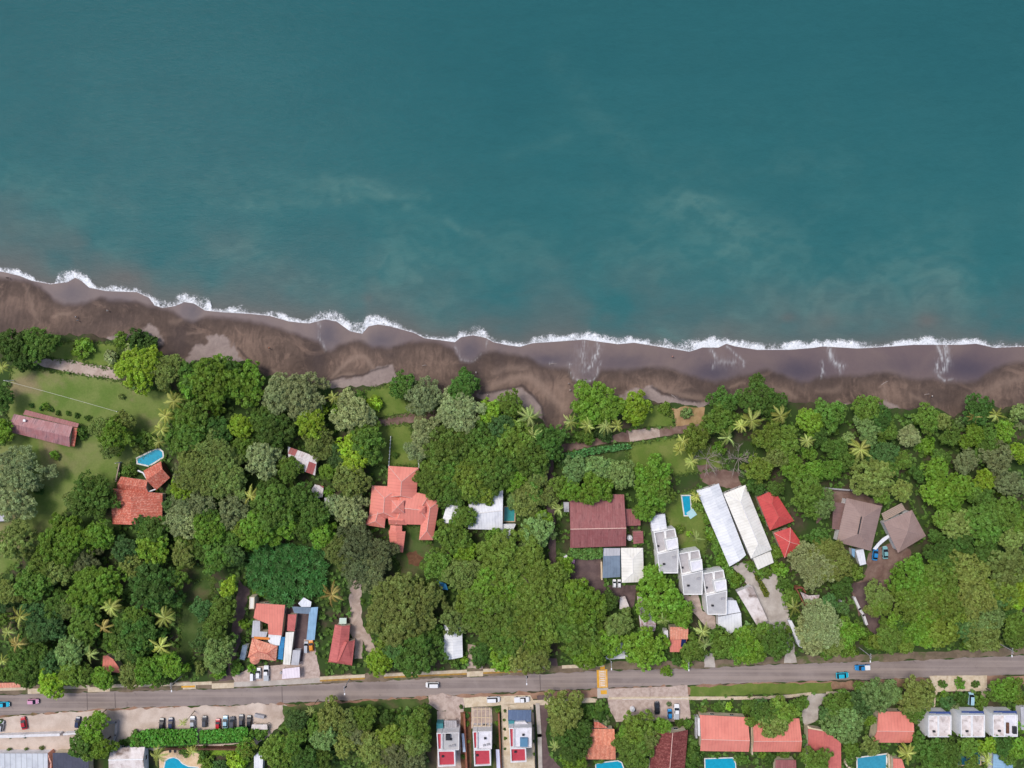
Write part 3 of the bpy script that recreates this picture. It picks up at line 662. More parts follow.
R_TAN = mat_sheet_roof('mauve_tan_metal', C(152,129,122), C(146,123,116), .8, .02, .25, C(122,100,96), .08)
R_LBLUE = mat_sheet_roof('pale_blue_metal', C(136,172,200), C(126,162,190), 1.0, .05, .4, C(92,122,146), .1)
R_BLUE = mat_sheet_roof('blue_sheet', C(58,136,186), C(48,122,172), 1.0, .06, .4, C(44,92,130), .12)
R_PATCHED = mat_sheet_roof('red_and_white_patched_metal', C(212,206,206), C(200,190,190), 1.3, .05, .6, C(150,120,116), .2, patch=(C(156,80,78), .60))
R_STRIPED = mat_sheet_roof('patched_rusty_metal', C(206,200,202), C(176,150,150), 1.4, .22, 1.0, C(122,50,50), .26)
R_TILE = mat_tile_roof('orange_clay_tile', C(186,100,82), C(212,150,130), C(150,80,66))
R_TILE2 = mat_tile_roof('terracotta_tile', C(206,128,102), C(220,156,130), C(176,100,80), row=1.6)
R_TILE3 = mat_tile_roof('dark_red_tile', C(112,58,56), C(150,92,86), C(92,40,40), row=1.4)
R_TILE4 = mat_tile_roof('salmon_clay_tile', C(212,142,120), C(224,166,144), C(184,98,76))
R_FLATRED = mat_noise('red_roof_paint', C(184,70,82), C(172,62,74), .5, .7, C(150,44,52), .3, t3=(.55,.8))
R_CONC = mat_noise('white_roof_screed', C(224,222,228), C(208,206,214), .35, .8, C(176,172,174), .2, t3=(.55,.8))
R_GREYFLAT = mat_noise('grey_roof_screed', C(182,181,182), C(171,170,172), .35, .8, C(156,152,156), .2, t3=(.55,.8))
R_TERRACE = mat_noise('grey_terrace_screed', C(178,174,176), C(166,162,164), .35, .85, C(132,126,128), .2, t3=(.55,.8))
R_STAIN = mat_noise('stained_white_roof', C(222,214,212), C(198,186,182), .3, .85, C(128,112,104), .2, t3=(.5,.68))
W_CREAM = mat_noise('cream_plaster', C(210,196,170), C(194,180,156), .5, .9)
W_WHITE = mat_noise('white_plaster', C(220,218,220), C(204,202,204), .5, .85)
W_BRIGHT = mat_noise('bright_white_plaster', C(232,231,230), C(220,219,218), .5, .85)
W_GREY = mat_noise('grey_plaster', C(168,166,170), C(152,150,154), .5, .9)
W_BRICK = mat_noise('brick_plaster', C(150,96,76), C(134,84,68), .8, .9)
W_BLUE = mat_noise('pale_blue_plaster', C(229,229,231), C(216,218,222), .5, .9)
W_WOOD = mat_noise('brown_timber', C(110,78,60), C(92,64,50), 1.5, .85)
W_TEAL = mat_plain('teal_tank_plastic', C(60,132,140), .5)
W_ORANGE = mat_plain('orange_paint', C(214,128,48), .6)
M_GLASS = mat_plain('window_glass', C(46,58,68), .12, .6, vary=.05)
M_FRAME = mat_plain('window_frame_paint', C(214,210,204), .5)
M_DOOR = mat_plain('door_timber', C(104,66,44), .6)
M_RIDGE_L = mat_plain('pale_ridge_cap', C(218,180,168), .7)
M_RIDGE_W = mat_plain('white_ridge_cap', C(222,220,220), .6)
M_RIDGE_R = mat_plain('red_ridge_cap', C(190,96,86), .7)
M_RIDGE_T = mat_plain('tan_ridge_cap', C(158,136,130), .7)
M_DARKMETAL = mat_plain('dark_metal', C(52,52,56), .5, metal=.3)
M_WHITEPAINT = mat_plain('white_paint', C(228,228,230), .5)
M_TIMBERGREY = mat_plain('weathered_timber', C(166,146,132), .8)
M_TIMBERPALE = mat_plain('pale_timber', C(206,186,156), .75)

def slope_uv(bm):
    uvl = bm.loops.layers.uv.verify()
    bm.normal_update()
    for f in bm.faces:
        n = f.normal
        u = Vector((-n.y, n.x, 0))
        if u.length < 0.05: u = Vector((1, 0, 0))
        u.normalize(); v = n.cross(u)
        for lp in f.loops:
            lp[uvl].uv = (lp.vert.co.dot(u), lp.vert.co.dot(v))

def roof_shell(name, faces, mat, root, th=0.16):
    """faces: lists of world points (top skin, shared edges welded); builds a closed shell with thickness"""
    bm = bmesh.new()
    idx = {}
    def V(p, dz):
        k = (round(p[0], 3), round(p[1], 3), round(p[2], 3), dz)
        if k not in idx: idx[k] = bm.verts.new((p[0], p[1], p[2] - dz))
        return idx[k]
    edges = {}
    for f in faces:
        a = [V(p, 0) for p in f]; b = [V(p, th) for p in f]
        bm.faces.new(a); bm.faces.new(b[::-1])
        for i in range(len(f)):
            j = (i + 1) % len(f)
            key = frozenset((a[i], a[j]))
            edges.setdefault(key, []).append((a[i], a[j], b[j], b[i]))
    for e in edges.values():
        if len(e) == 1:
            try: bm.faces.new(e[0])
            except ValueError: pass
    bmesh.ops.recalc_face_normals(bm, faces=bm.faces[:])
    slope_uv(bm)
    me = bpy.data.meshes.new(name); bm.to_mesh(me); bm.free()
    o = link(name, me, mat, root)
    o.matrix_parent_inverse = Matrix.Identity(4)
    return o

def L(root, p): return Vector((p[0] - root.location.x, p[1] - root.location.y, p[2]))

def inset(pts, d):
    """move polygon (xy Vectors) inwards by d"""
    n = len(pts); out = []
    area = sum(pts[i].x * pts[(i + 1) % n].y - pts[(i + 1) % n].x * pts[i].y for i in range(n))
    s = 1 if area > 0 else -1
    for i in range(n):
        a, b, c = pts[i - 1], pts[i], pts[(i + 1) % n]
        e1 = (b - a); e1.z = 0; e1.normalize(); e2 = (c - b); e2.z = 0; e2.normalize()
        n1 = Vector((-e1.y, e1.x, 0)) * s; n2 = Vector((-e2.y, e2.x, 0)) * s
        k = n1 + n2; k = k / max(0.35, (1 + n1.dot(n2)))
        out.append(Vector((b.x + k.x * d, b.y + k.y * d, b.z)))
    return out

def openings(root, base, z0, z1, wallmat, door_edge=2, nmax=4):
    """windows and a door set proud of the wall edges"""
    n = len(base); cnt = 0
    for i in range(n):
        a, b = base[i], base[(i + 1) % n]
        e = b - a; e.z = 0; Lg = e.length
        if Lg < 3.2: continue
        d = e.normalized(); area = sum(base[k].x * base[(k + 1) % n].y - base[(k + 1) % n].x * base[k].y for k in range(n))
        nrm = Vector((d.y, -d.x, 0)) * (1 if area > 0 else -1)
        rz = math.atan2(d.y, d.x)
        slots = [0.28, 0.72] if Lg > 6 else [0.5]
        if i == door_edge and Lg > 4: slots = [0.5]
        for s in slots:
            if cnt >= nmax and i != door_edge: continue
            c = a + d * (Lg * s)
            if i == door_edge and s == slots[0]:
                bm = bmesh.new(); p = c + nrm * 0.03; box(bm, (p.x, p.y, 1.06), (1.0, 0.08, 2.1), rz)
                dr = from_bm('door', bm, M_DOOR, root)
                bm = bmesh.new(); p = c + nrm * 0.10 + d * 0.38; box(bm, (p.x, p.y, 1.05), (0.12, 0.07, 0.06), rz)
                from_bm('handle', bm, M_DARKMETAL, dr)
            else:
                bm = bmesh.new(); p = c + nrm * 0.02
                box(bm, (p.x, p.y, 1.55), (1.5, 0.08, 1.2), rz)
                w = from_bm('window', bm, M_FRAME, root)
                bm = bmesh.new(); p = c + nrm * 0.07
                for o in (-0.35, 0.35):
                    pp = p + d * o; box(bm, (pp.x, pp.y, 1.55), (0.6, 0.03, 1.0), rz)
                from_bm('pane', bm, M_GLASS, w); cnt += 1

def house(name, label, cat='house', at=None):
    x, y = at
    p = P(x, y, 0)
    FOOT[label] = (x, y)
    return empty(name, (p.x, p.y, 0), 0, label, cat)
FOOT = {}

def hip(root, q, ze, zr, axis='h', ins=(0.0, 0.0), mat=None, wall=None, off=0.5, over=0.5, cap=None, wins=True, name='roof', walls=True, capw=0.35):
    """gable (ins 0) or hip roof over a pixel quad TL,TR,BR,BL traced at eaves level"""
    EXCL.append([(512 + (x - 512) * (H - ze) / H, 384 + (y - 384) * (H - ze) / H) for x, y in q])
    a, b, c, d = [L(root, P(x, y, ze)) for x, y in q]
    if axis == 'h':
        m0, m1 = a.lerp(d, off), b.lerp(c, off)
    else:
        m0, m1 = a.lerp(b, off), d.lerp(c, off)
    r0, r1 = m0.lerp(m1, ins[0]), m1.lerp(m0, ins[1]); r0.z = r1.z = zr
    if (r0 - r1).length < 0.25:
        r = (r0 + r1) / 2; faces = [[a, b, r], [b, c, r], [c, d, r], [d, a, r]]; r0 = r1 = r
    elif axis == 'h':
        faces = [[a, b, r1, r0], [c, d, r0, r1]]
        if ins[0] > 0: faces.append([d, a, r0])
        if ins[1] > 0: faces.append([b, c, r1])
    else:
        faces = [[d, a, r0, r1], [b, c, r1, r0]]
        if ins[0] > 0: faces.append([a, b, r0])
        if ins[1] > 0: faces.append([c, d, r1])
    rf = roof_shell(name, faces, mat, root)
    if cap is not None:
        bm = bmesh.new()
        if r0 is not r1: tube(bm, [r0 + Vector((0, 0, .03)), r1 + Vector((0, 0, .03))], capw / 2, 6)
        if ins[0] > 0:
            e = (d, a) if axis == 'h' else (a, b)
            for p in e: tube(bm, [p + Vector((0, 0, .02)), r0 + Vector((0, 0, .03))], capw / 2.6, 5)
        if ins[1] > 0:
            e = (b, c) if axis == 'h' else (c, d)
            for p in e: tube(bm, [p + Vector((0, 0, .02)), r1 + Vector((0, 0, .03))], capw / 2.6, 5)
        if bm.verts: from_bm('ridge_cap', bm, cap, rf)
        else: bm.free()
    if walls and wall is not None:
        base = inset([a.copy(), b.copy(), c.copy(), d.copy()], over)
        bm = bmesh.new()
        n = [(p.x, p.y) for p in base]
        # wall top pushed up to meet the roof underside on gable ends
        prism(bm, n, 0, ze - 0.02)
        def gab(p, q2, r):
            if r is None: return
            m = (p + q2) / 2
            e = (q2 - p); e.z = 0; e.normalize()
            inn = Vector((-e.y, e.x, 0)) * 0.2
            rr = Vector((m.x, m.y, zr - 0.3 - 0.1 * (zr - ze)))
            lo = [Vector((p.x, p.y, ze - .02)), Vector((q2.x, q2.y, ze - .02)), rr]
            f = [bm.verts.new(v) for v in lo]; g = [bm.verts.new(v + inn) for v in lo]
            bm.faces.new(f); bm.faces.new(g[::-1])
            for i in range(3): bm.faces.new((f[i], f[(i + 1) % 3], g[(i + 1) % 3], g[i]))
        if axis == 'h':
            if ins[0] == 0: gab(base[3], base[0], r0)
            if ins[1] == 0: gab(base[1], base[2], r1)
        else:
            if ins[0] == 0: gab(base[0], base[1], r0)
            if ins[1] == 0: gab(base[2], base[3], r1)
        from_bm('wall', bm, wall, root)
        if wins: openings(root, base, 0, ze, wall)
    return rf

def mono(root, q, zs, mat, wall=None, over=0.3, name='roof', th=0.12, posts=False, wins=False):
    """single-pitch sheet over a pixel polygon with a height per corner"""
    if not hasattr(zs, '__len__'): zs = [zs] * len(q)
    zm = sum(zs) / len(zs)
    EXCL.append([(512 + (x - 512) * (H - zm) / H, 384 + (y - 384) * (H - zm) / H) for x, y in q])
    pts = [L(root, P(x, y, z)) for (x, y), z in zip(q, zs)]
    rf = roof_shell(name, [pts], mat, root, th)
    base = inset([p.copy() for p in pts], over)
    if wall is not None:
        bm = bmesh.new(); prism(bm, [(p.x, p.y) for p in base], 0, [z - th - 0.03 for z in zs])
        from_bm('wall', bm, wall, root)
        if wins: openings(root, base, 0, zm, wall, nmax=3)
    elif posts:
        for p, z in zip(base, zs):
            bm = bmesh.new(); tube(bm, [(p.x, p.y, 0), (p.x, p.y, z - th - .02)], 0.07, 6)
            from_bm('post', bm, M_DARKMETAL, root)
    return rf

def flat(root, q, z, wall, top, par=0.45, pw=0.22, z0=0.0, wins=False, capm=None):
    """flat roofed block: walls, sunken roof deck, parapet"""
    zt = z + par
    EXCL.append([(512 + (x - 512) * (H - z) / H, 384 + (y - 384) * (H - z) / H) for x, y in q])
    o = [L(root, P(x, y, zt)) for x, y in q]
    i_ = inset([p.copy() for p in o], pw)
    bm = bmesh.new(); n = len(o)
    lo = [bm.verts.new((p.x, p.y, z0)) for p in o]; hi = [bm.verts.new((p.x, p.y, zt)) for p in o]
    ih = [bm.verts.new((p.x, p.y, zt)) for p in i_]; il = [bm.verts.new((p.x, p.y, z - .05)) for p in i_]
    for k in range(n):
        j = (k + 1) % n
        bm.faces.new((lo[k], lo[j], hi[j], hi[k])); bm.faces.new((hi[k], hi[j], ih[j], ih[k])); bm.faces.new((ih[k], ih[j], il[j], il[k]))
    from_bm('wall', bm, wall, root)
    bm = bmesh.new(); prism(bm, [(p.x, p.y) for p in inset([p.copy() for p in o], pw + .004)], z - .25, z)
    r = from_bm('roof', bm, top, root)
    if wins: openings(root, o, 0, z, wall, nmax=4)
    return r

def pbox(root, name, x, y, z0, sx, sy, sz, mat, rz=0.0, parent=None):
    p = L(root, P(x, y, z0 + sz / 2))
    bm = bmesh.new(); box(bm, (p.x, p.y, z0 + sz / 2), (sx, sy, sz), rz)
    return from_bm(name, bm, mat, parent or root)

# --- left lawn bungalow
h = house('bungalow', 'long weathered pinkish metal roof bungalow on the left lawn', at=(42,429))
hip(h, [(14,414),(72.5,426.5),(70,447),(10,432)], 3.2, 4.3, 'h', (0,0), R_RUST, W_CREAM, over=.4)
mono(h, [(25.4,409.8),(79,423.5),(77.5,427.5),(23,414.5)], [2.5,2.5,2.9,2.9], R_MAROON, posts=True, name='porch_roof')
mono(h, [(73,427),(77.5,428.2),(74.5,446.5),(70.5,446)], [2.7,2.4,2.4,2.7], R_TILE, posts=True, name='porch_roof')
p = pbox(h, 'roof_hatch', 24.5, 420.5, 4.0, .8, .8, .4, M_WHITEPAINT)
# --- clay tile house and its outbuilding
h = house('tile_house', 'orange clay tile house below the hexagonal pool', at=(136,505))
hip(h, [(110.4,488.3),(162.5,493.5),(162,522.5),(112.3,524)], 3.6, 6.0, 'v', (.15,0), R_TILE, W_CREAM, off=.46)
hip(h, [(121,476.6),(147.5,480.5),(149,494),(117.5,489)], 3.2, 4.6, 'h', (0,0), R_TILE, W_CREAM, wins=False)
h = house('pool_pavilion', 'small tilted clay tile pavilion touching the hexagonal pool', 'pavilion', at=(158,475))
hip(h, [(143.6,470.7),(161,461),(170,477.6),(156,490.3)], 3.0, 4.9, 'h', (0,0), R_TILE, W_WOOD, off=.45, cap=None, wins=False)
p0, p1 = L(h, P(138,470.5,3.4)), L(h, P(146.5,478,3.4))
bm = bmesh.new(); tube(bm, [p0, (p0+p1)/2 + Vector((0.4,0.5,.1)), p1], .28, 8); from_bm('gutter_pipe', bm, M_WHITEPAINT, h)
p0, p1 = L(h, P(148,492,3.0)), L(h, P(156,489,3.0))
bm = bmesh.new(); tube(bm, [p0, p1], .22, 8); from_bm('gutter_pipe', bm, M_WHITEPAINT, h)
# --- hidden house in the trees
h = house('hidden_house', 'rust streaked white metal roof half hidden among trees', at=(304,462))
hip(h, [(288,446.5),(318,457.5),(315,475.5),(290,466)], 3.6, 4.4, 'h', (0,0), R_PATCHED, W_CREAM, off=.35)
h = house('shed', 'small rusty red roofed shed left of two grey-green crowns', 'shed', at=(318,491))
mono(h, tp(B2, [(690,125),(735,135),(730,190),(650,205),(655,180)]), [2.8,2.6,2.5,2.7,2.8], R_PATCHED, W_BRICK)
h = house('tank_hut', 'tiny white water tank hut beside the grey-green crown', 'hut', at=(327,501))
flat(h, tp(B2, [(738,195),(770,195),(772,218),(740,220)]), 2.2, W_WHITE, R_CONC, .1)
# --- salmon villa
h = house('villa', 'large salmon hip roofed villa with many wings', 'villa', at=(403,508))
hip(h, [(372,485.5),(400,487),(399,520),(369,516)], 3.9, 5.6, 'v', (.35,.2), R_SALMON, W_CREAM, cap=M_RIDGE_L, capw=.22)
hip(h, [(371.5,509),(386,513),(384.5,528),(365,525)], 3.6, 5.0, 'v', (0,.4), R_SALMON, W_CREAM, cap=M_RIDGE_L, capw=.22, wins=False)
hip(h, [(399,489),(429,495),(431,525),(396,524)], 4.0, 5.9, 'h', (.15,.3), R_SALMON, W_CREAM, cap=M_RIDGE_L, capw=.22)
hip(h, [(388.3,465.9),(418.6,467.8),(416,499),(387,497)], 4.1, 6.3, 'v', (.45,.1), R_SALMON, W_CREAM, cap=M_RIDGE_L, capw=.22)
hip(h, [(424,497),(439.5,501),(433,540),(419,540)], 3.8, 5.4, 'v', (.2,.25), R_SALMON, W_CREAM, cap=M_RIDGE_L, capw=.22)
hip(h, [(388.5,514),(407,515),(407,525),(389,524.5)], 3.7, 4.9, 'h', (0,.2), R_SALMON, W_CREAM, wins=False)
hip(h, [(390.5,525),(402,525.5),(402,531.5),(389.5,531)], 3.4, 4.0, 'v', (0,0), R_SALMON, W_CREAM, wins=False)
hip(h, [(388.6,530.5),(405.5,531.5),(403,552.5),(390.5,549.5)], 3.3, 4.0, 'v', (0,0), R_SALMON2, W_CREAM)
hip(h, [(391.7,500.3),(404,500.3),(404,512.7),(391.7,512.7)], 6.2, 7.4, 'h', (.5,.5), R_SALMON, W_CREAM, over=.35, cap=M_RIDGE_L, capw=.18, wins=False, name='cupola_roof')
hip(h, [(418.6,506),(425.4,506),(425.4,513),(418.6,513)], 5.7, 6.5, 'h', (.5,.5), R_SALMON, W_CREAM, over=.3, wins=False, name='cupola_roof')
# --- white house with teal pool
h = house('white_house', 'pale grey white metal house with teal pool at its right', at=(478,513))
hip(h, [(469,499),(503,490),(502.5,530),(468,529)], 3.6, 4.5, 'h', (0,0), R_WHITE, W_WHITE, cap=M_RIDGE_W)
hip(h, [(450,494),(461,495.5),(459,523),(441.5,523)], 3.3, 3.9, 'v', (0,0), R_BLUEWHITE, W_WHITE)
mono(h, [(500,524),(516,524),(507.5,543),(499.6,542)], [3,2.8,2.5,2.7], R_BLUEWHITE, W_WHITE, name='annex_roof')
h = house('small_shed', 'small blue sheet roof under the trees below the villa', 'shed', at=(443,586))
mono(h, [(437,580),(446,584),(448,590),(440,589)], [2.3,2.3,2.1,2.1], R_BLUE, posts=True)
h = house('white_shed', 'white sheet roof between dark green tree and huge tree by road', 'shed', at=(453,642))
hip(h, [(444,625),(462,626),(462.8,657),(444,660)], 2.9, 3.4, 'v', (0,0), R_BLUEWHITE, W_WHITE, over=.3)
# --- big maroon roof
h = house('maroon_roof_house', 'big faded maroon metal roof with pale ridge line', at=(598,521))
hip(h, [(569.3,494),(624,494.5),(626,546),(570.3,548)], 4.0, 6.0, 'h', (0,0), R_MAROON, W_CREAM, off=.63, cap=M_RIDGE_L, capw=.3)
mono(h, [(625.5,509),(640,510),(640.6,525.4),(626,526)], [3.0,2.8,2.8,3.0], R_MAROON, W_CREAM, name='annex_roof')
mono(h, [(632.8,531.5),(643,531),(643.5,543),(633.5,544)], [2.8,2.6,2.6,2.8], R_MAROON, W_CREAM, name='annex_roof')
mono(h, [(563.5,502),(569,502),(569,512),(564,512)], [2.4,2.6,2.6,2.4], R_GREY, posts=True, name='porch_roof')
bm = bmesh.new()
for k in range(4): tube(bm, [(0,0,k*.45),(0,0,k*.45+.4)], .95, 14); tube(bm, [(0,0,k*.45+.4),(0,0,k*.45+.45)], .88, 14)
tube(bm, [(0,0,1.8),(0,0,2.1),(0,0,2.25)], [.9,.45,.3], 14)
o = from_bm('water_tank', bm, M_WHITEPAINT); o.location = P(629,537,0); tag(o, 'round white water tank right of the maroon roof', 'water tank')
h = house('carport', 'blue grey flat sheet roof between maroon and cream roofs', 'carport', at=(612,563))
mono(h, [(603.5,548),(620.3,548),(620.3,577),(602.5,578)], [3,3,2.6,2.6], R_BLUEGREY, posts=True)
mono(h, [(604,548.3),(620.2,548.3),(620,555.5),(603.6,556)], [3.15,3.15,3.0,3.0], R_GREY, name='upper_roof')
h = house('cream_roof_house', 'square cream white hip roof just right of blue grey carport', at=(632,565))
hip(h, [(621,548),(643,548),(644,582),(621.8,582.7)], 3.4, 4.2, 'v', (.3,.3), R_CREAM, W_CREAM, cap=M_RIDGE_W, capw=.2)
# --- stepped townhouses
def townhouse(dx, dy, label, white_top=False):
    h = house('townhouse', label, at=(666+dx,552+dy))
    t = lambda pts: [(x+dx, y+dy) for x, y in pts]
    flat(h, t([(657.3,553.9),(678.7,549),(678.2,573.3),(659.2,573.3)]), 6.2, W_BRIGHT, R_GREYFLAT, .25, .3)
    flat(h, t([(653.6,532.2),(664.9,530.1),(667,550.6),(657.4,553.4)]), 4.6, W_BRIGHT, R_TERRACE, .8, .36, wins=True)
    flat(h, t([(665.3,530),(675,528.4),(676.8,537.4),(665.5,539.6)]), 5.0, W_BRIGHT, R_TERRACE, .5, .36)
    flat(h, t([(665.3,540),(677.6,537.8),(678.6,548.3),(667.4,550.8)]), 7.4, W_BRIGHT, R_CONC, .2, .4)
    return h
townhouse(0, 0, 'topmost grey white stepped townhouse below the small white roof')
townhouse(24.3, 21.5, 'middle grey white stepped townhouse of the diagonal three')
townhouse(48.5, 41.5, 'lowest grey white stepped townhouse of the diagonal three')
h = house('white_annex', 'small white square roof at top end of townhouse row', 'annex', at=(658,522))
hip(h, [(649.8,515.7),(665,513.7),(667,530),(652,531)], 3.6, 4.0, 'v', (0,0), R_WHITE, W_WHITE, over=.25)
h = house('white_annex', 'low white building at bottom end of townhouse row', 'annex', at=(731,615))
mono(h, [(718,616),(722,608),(728,600),(736,600.5),(740.5,612)], 4.0, R_WHITE, W_WHITE, over=.2)
mono(h, [(718,617),(741,612.5),(742,628),(730.6,633.5),(718.5,627)], [3.7,3.7,3.3,3.2,3.3], R_BLUEWHITE, W_WHITE, over=.2, wins=True)
# --- long white halls
h = house('long_hall', 'long cool white metal hall left of its cream twin', 'hall', at=(718,524))
hip(h, [(697,491),(718.7,483.4),(746,555),(729.5,566.5)], 4.0, 4.9, 'v', (0,0), R_BLUEWHITE, W_WHITE, off=.55)
h = house('long_hall', 'long cream white hip roofed hall left of red roofs', 'hall', at=(748,524))
hip(h, [(723.6,494),(745.5,485),(771.8,549.8),(751,558.6)], 4.4, 5.9, 'v', (.18,.18), R_CREAM, W_WHITE, cap=M_RIDGE_W, capw=.25)
mono(h, [(753,558.3),(770.5,551.3),(773.8,562.5),(757.8,569.8)], [3.8,3.8,3.4,3.4], R_CREAM, W_WHITE, name='porch_roof', wins=True)
h = house('garage', 'stained white sheet roof on the concrete driveway', 'garage', at=(753,605))
mono(h, [(737,592),(752,585.5),(768,620.6),(757,625.5)], [3.2,3.2,2.8,2.8], R_STAIN, W_WHITE, over=.25)
h = house('narrow_shed', 'narrow white roof beside driveway end near the road', 'shed', at=(795,634))
mono(h, tp(C6, [(305,255),(330,258),(390,380),(398,435),(375,425),(345,350)]), [2.4,2.4,2.4,2.4,2.6,2.6], R_WHITE, W_WHITE, over=.2)
# --- red roofs
h = house('red_house', 'upper bright red hip roof right of cream hall', at=(775,511))
hip(h, [(756.8,497),(774,490),(794,521),(770,530.5)], 4.0, 5.6, 'v', (.3,.3), R_RED, W_CREAM, cap=M_RIDGE_R, capw=.2)
h = house('red_house', 'lower bright red pyramid roof right of cream hall', at=(789,542))
hip(h, [(773.8,533),(790.4,527.4),(803.7,546),(784.5,558)], 3.7, 5.2, 'h', (.5,.5), R_RED, W_CREAM, cap=M_RIDGE_L, capw=.16)
# --- tan roofs
h = house('tan_house', 'larger mauve tan hip roof with dark slot vent', at=(860,523))
hip(h, [(846.5,498),(882,506),(871,551),(836.7,542)], 4.0, 5.8, 'v', (.32,.32), R_TAN, W_WHITE, cap=M_RIDGE_T, capw=.22)
p0, p1 = L(h, P(861.5,516.5,5.9)), L(h, P(858,534,5.9))
bm = bmesh.new(); tube(bm, [p0, p1], .22, 6); from_bm('roof_vent', bm, M_DARKMETAL, h)
mono(h, [(833.5,502),(845,503.5),(842,530),(832,529)], [2.6,2.8,2.8,2.6], mat_sheet_roof('brown_mauve_metal', C(124,96,92), C(116,90,86), .9, .04, .3), posts=True, name='porch_roof')
h = house('tan_house', 'smaller square mauve tan pyramid roof near parked cars', at=(905,531))
hip(h, [(883.6,522.5),(912,510),(926,536),(898,552.8)], 3.8, 5.4, 'h', (.5,.5), R_TAN, W_WHITE, cap=M_RIDGE_T, capw=.2)
h = house('pergola', 'beige slatted pergola above the square tan roof', 'pergola', at=(892,510))
for k in range(5):
    f = k / 4
    p0, p1 = L(h, P(881.6+f*2.4,514.2+f*6,2.7)), L(h, P(902+f*3,503.5+f*5.5,2.7))
    bm = bmesh.new(); d = (p1-p0); box(bm, (*((p0+p1)/2)[:2], 2.7), (d.length, .45, .12), math.atan2(d.y, d.x)); from_bm('beam', bm, M_TIMBERGREY, h)
for x, y in ((883,515),(901,505),(904,509),(885,521)):
    p = L(h, P(x, y, 1.3)); bm = bmesh.new(); box(bm, (p.x,p.y,1.31), (.15,.15,2.6)); from_bm('post', bm, M_TIMBERGREY, h)
h = house('canopy', 'curved white canopy between the two tan roofs', 'canopy', at=(881,544))
pts = tp(B6, [(250,455),(275,425),(300,400),(330,382),(336,396),(310,416),(285,438),(268,460)])
mono(h, pts, 2.6, R_WHITE, posts=True, over=.15, th=.1)
h = house('shed', 'small white shed roof left of the blue car yard', 'shed', at=(860,557))
mono(h, [(855.5,550.5),(863.5,549),(866.3,564),(860,565.5)], [2.6,2.6,2.3,2.3], R_WHITE, W_WHITE, over=.2)
mono(h, [(851.5,548.5),(855.2,549),(854.5,558),(852,555)], [2.2,2.2,2.2,2.2], R_LBLUE, W_WHITE, over=.1, name='lean_to_roof')
# --- ruin
h = house('ruined_house', 'roofless brick ruin with scraps of grey sheet roof', 'ruin', at=(805,598))
mono(h, tp(C6, [(385,75),(440,100),(510,95),(500,128),(440,150),(410,130)]), [3.2,3,3,2.8,2.8,3], R_STRIPED, None, over=.3)
mono(h, tp(C6, [(420,150),(500,118),(512,130),(438,190),(425,180)]), [2.6]*5, R_TILE, None, over=.2)
for a, b in (((348,45),(392,130)),((392,130),(436,192)),((348,45),(392,42)),((392,42),(410,75)),((436,192),(512,140))):
    p0, p1 = L(h, P(*C6(*a), 1.6)), L(h, P(*C6(*b), 1.6)); d = p1-p0
    bm = bmesh.new(); box(bm, ((p0.x+p1.x)/2,(p0.y+p1.y)/2,1.55), (d.length,.35,3.1), math.atan2(d.y,d.x)); from_bm('wall', bm, W_BRICK, h)
# --- compound by the road
h = house('salmon_house', 'flat salmon sheet roof with grey patches, roadside compound', at=(268,619))
mono(h, [(256,603.4),(285,605),(281.5,635.5),(268.5,634.5),(268,624),(253.5,618)], [4,4,3.6,3.6,3.7,3.8], R_SALMON2, W_CREAM, wins=True)
mono(h, [(253,620.6),(260,620.8),(260,631.5),(267.5,632),(266,637),(251.5,637.3)], 3.2, R_GREY, W_CREAM, name='lean_to_roof', over=.15)
mono(h, [(268.4,634),(274,633),(281.7,633.5),(279.5,645.3),(272,645.5),(268,641)], 3.0, R_BLUEWHITE, W_WHITE, name='lean_to_roof', over=.15)
h = house('turret_house', 'orange hip roof house with small round turret', at=(263,650))
hip(h, [(252.3,638),(277.5,646.3),(276,661),(247.8,657.5)], 3.4, 5.0, 'h', (.35,.3), R_TILE4, W_CREAM, cap=M_RIDGE_R, capw=.2)
mono(h, [(254,636.5),(269.5,637.7),(269.3,639.8),(254.3,639)], 3.3, W_ORANGE, W_CREAM, over=.05, name='porch_roof')
p = L(h, P(255,659,3)); bm = bmesh.new(); tube(bm, [(p.x,p.y,0),(p.x,p.y,3.2)], 1.5, 16); from_bm('turret', bm, W_CREAM, h)
bm = bmesh.new(); tube(bm, [(p.x,p.y,3.2),(p.x,p.y,3.3),(p.x,p.y,4.4)], [1.8,1.75,.05], 18); slope_uv(bm); from_bm('turret_roof', bm, R_TILE4, h)
h = house('blue_lean_to', 'bright blue narrow sheet roof right of turret house', 'lean-to', at=(281,648))
mono(h, [(280,637),(285,637),(282.5,659.7),(277.6,659)], [2.8,2.6,2.5,2.7], R_BLUE, posts=True)
h = house('cream_block', 'long narrow cream roof right of blue lean-to', 'outbuilding', at=(288,648))
mono(h, [(285.7,632.3),(294,632),(290,665),(283,664.4)], [3,3,2.8,2.8], R_CREAM, W_CREAM)
h = house('red_shed', 'small dull red roof at top of cream roof', 'shed', at=(292,622))
mono(h, [(288,614.4),(296.6,614.4),(294.6,631.3),(287,630.8)], [3,2.9,2.7,2.8], R_DULLRED, W_CREAM)
h = house('grey_shed', 'narrow pale grey roof right of cream roof', 'shed', at=(296,657))
mono(h, [(292.8,650),(300.4,650.3),(298.5,665.3),(291,664.8)], [2.6,2.6,2.4,2.4], R_GREY, W_WHITE)
h = house('white_canopy', 'pinkish white canopy beside the road edge', 'canopy', at=(291,673))
mono(h, [(282.5,669),(299.5,667),(300,677.5),(282,679)], [2.7,2.7,2.4,2.4], mat_sheet_roof('pinkish_white_sheet', C(232,220,228), C(224,210,220), 1, .02, .2), posts=True)
h = house('workshop', 'L shaped blue sheet roofed workshop under white tarpaulin', 'workshop', at=(304,618))
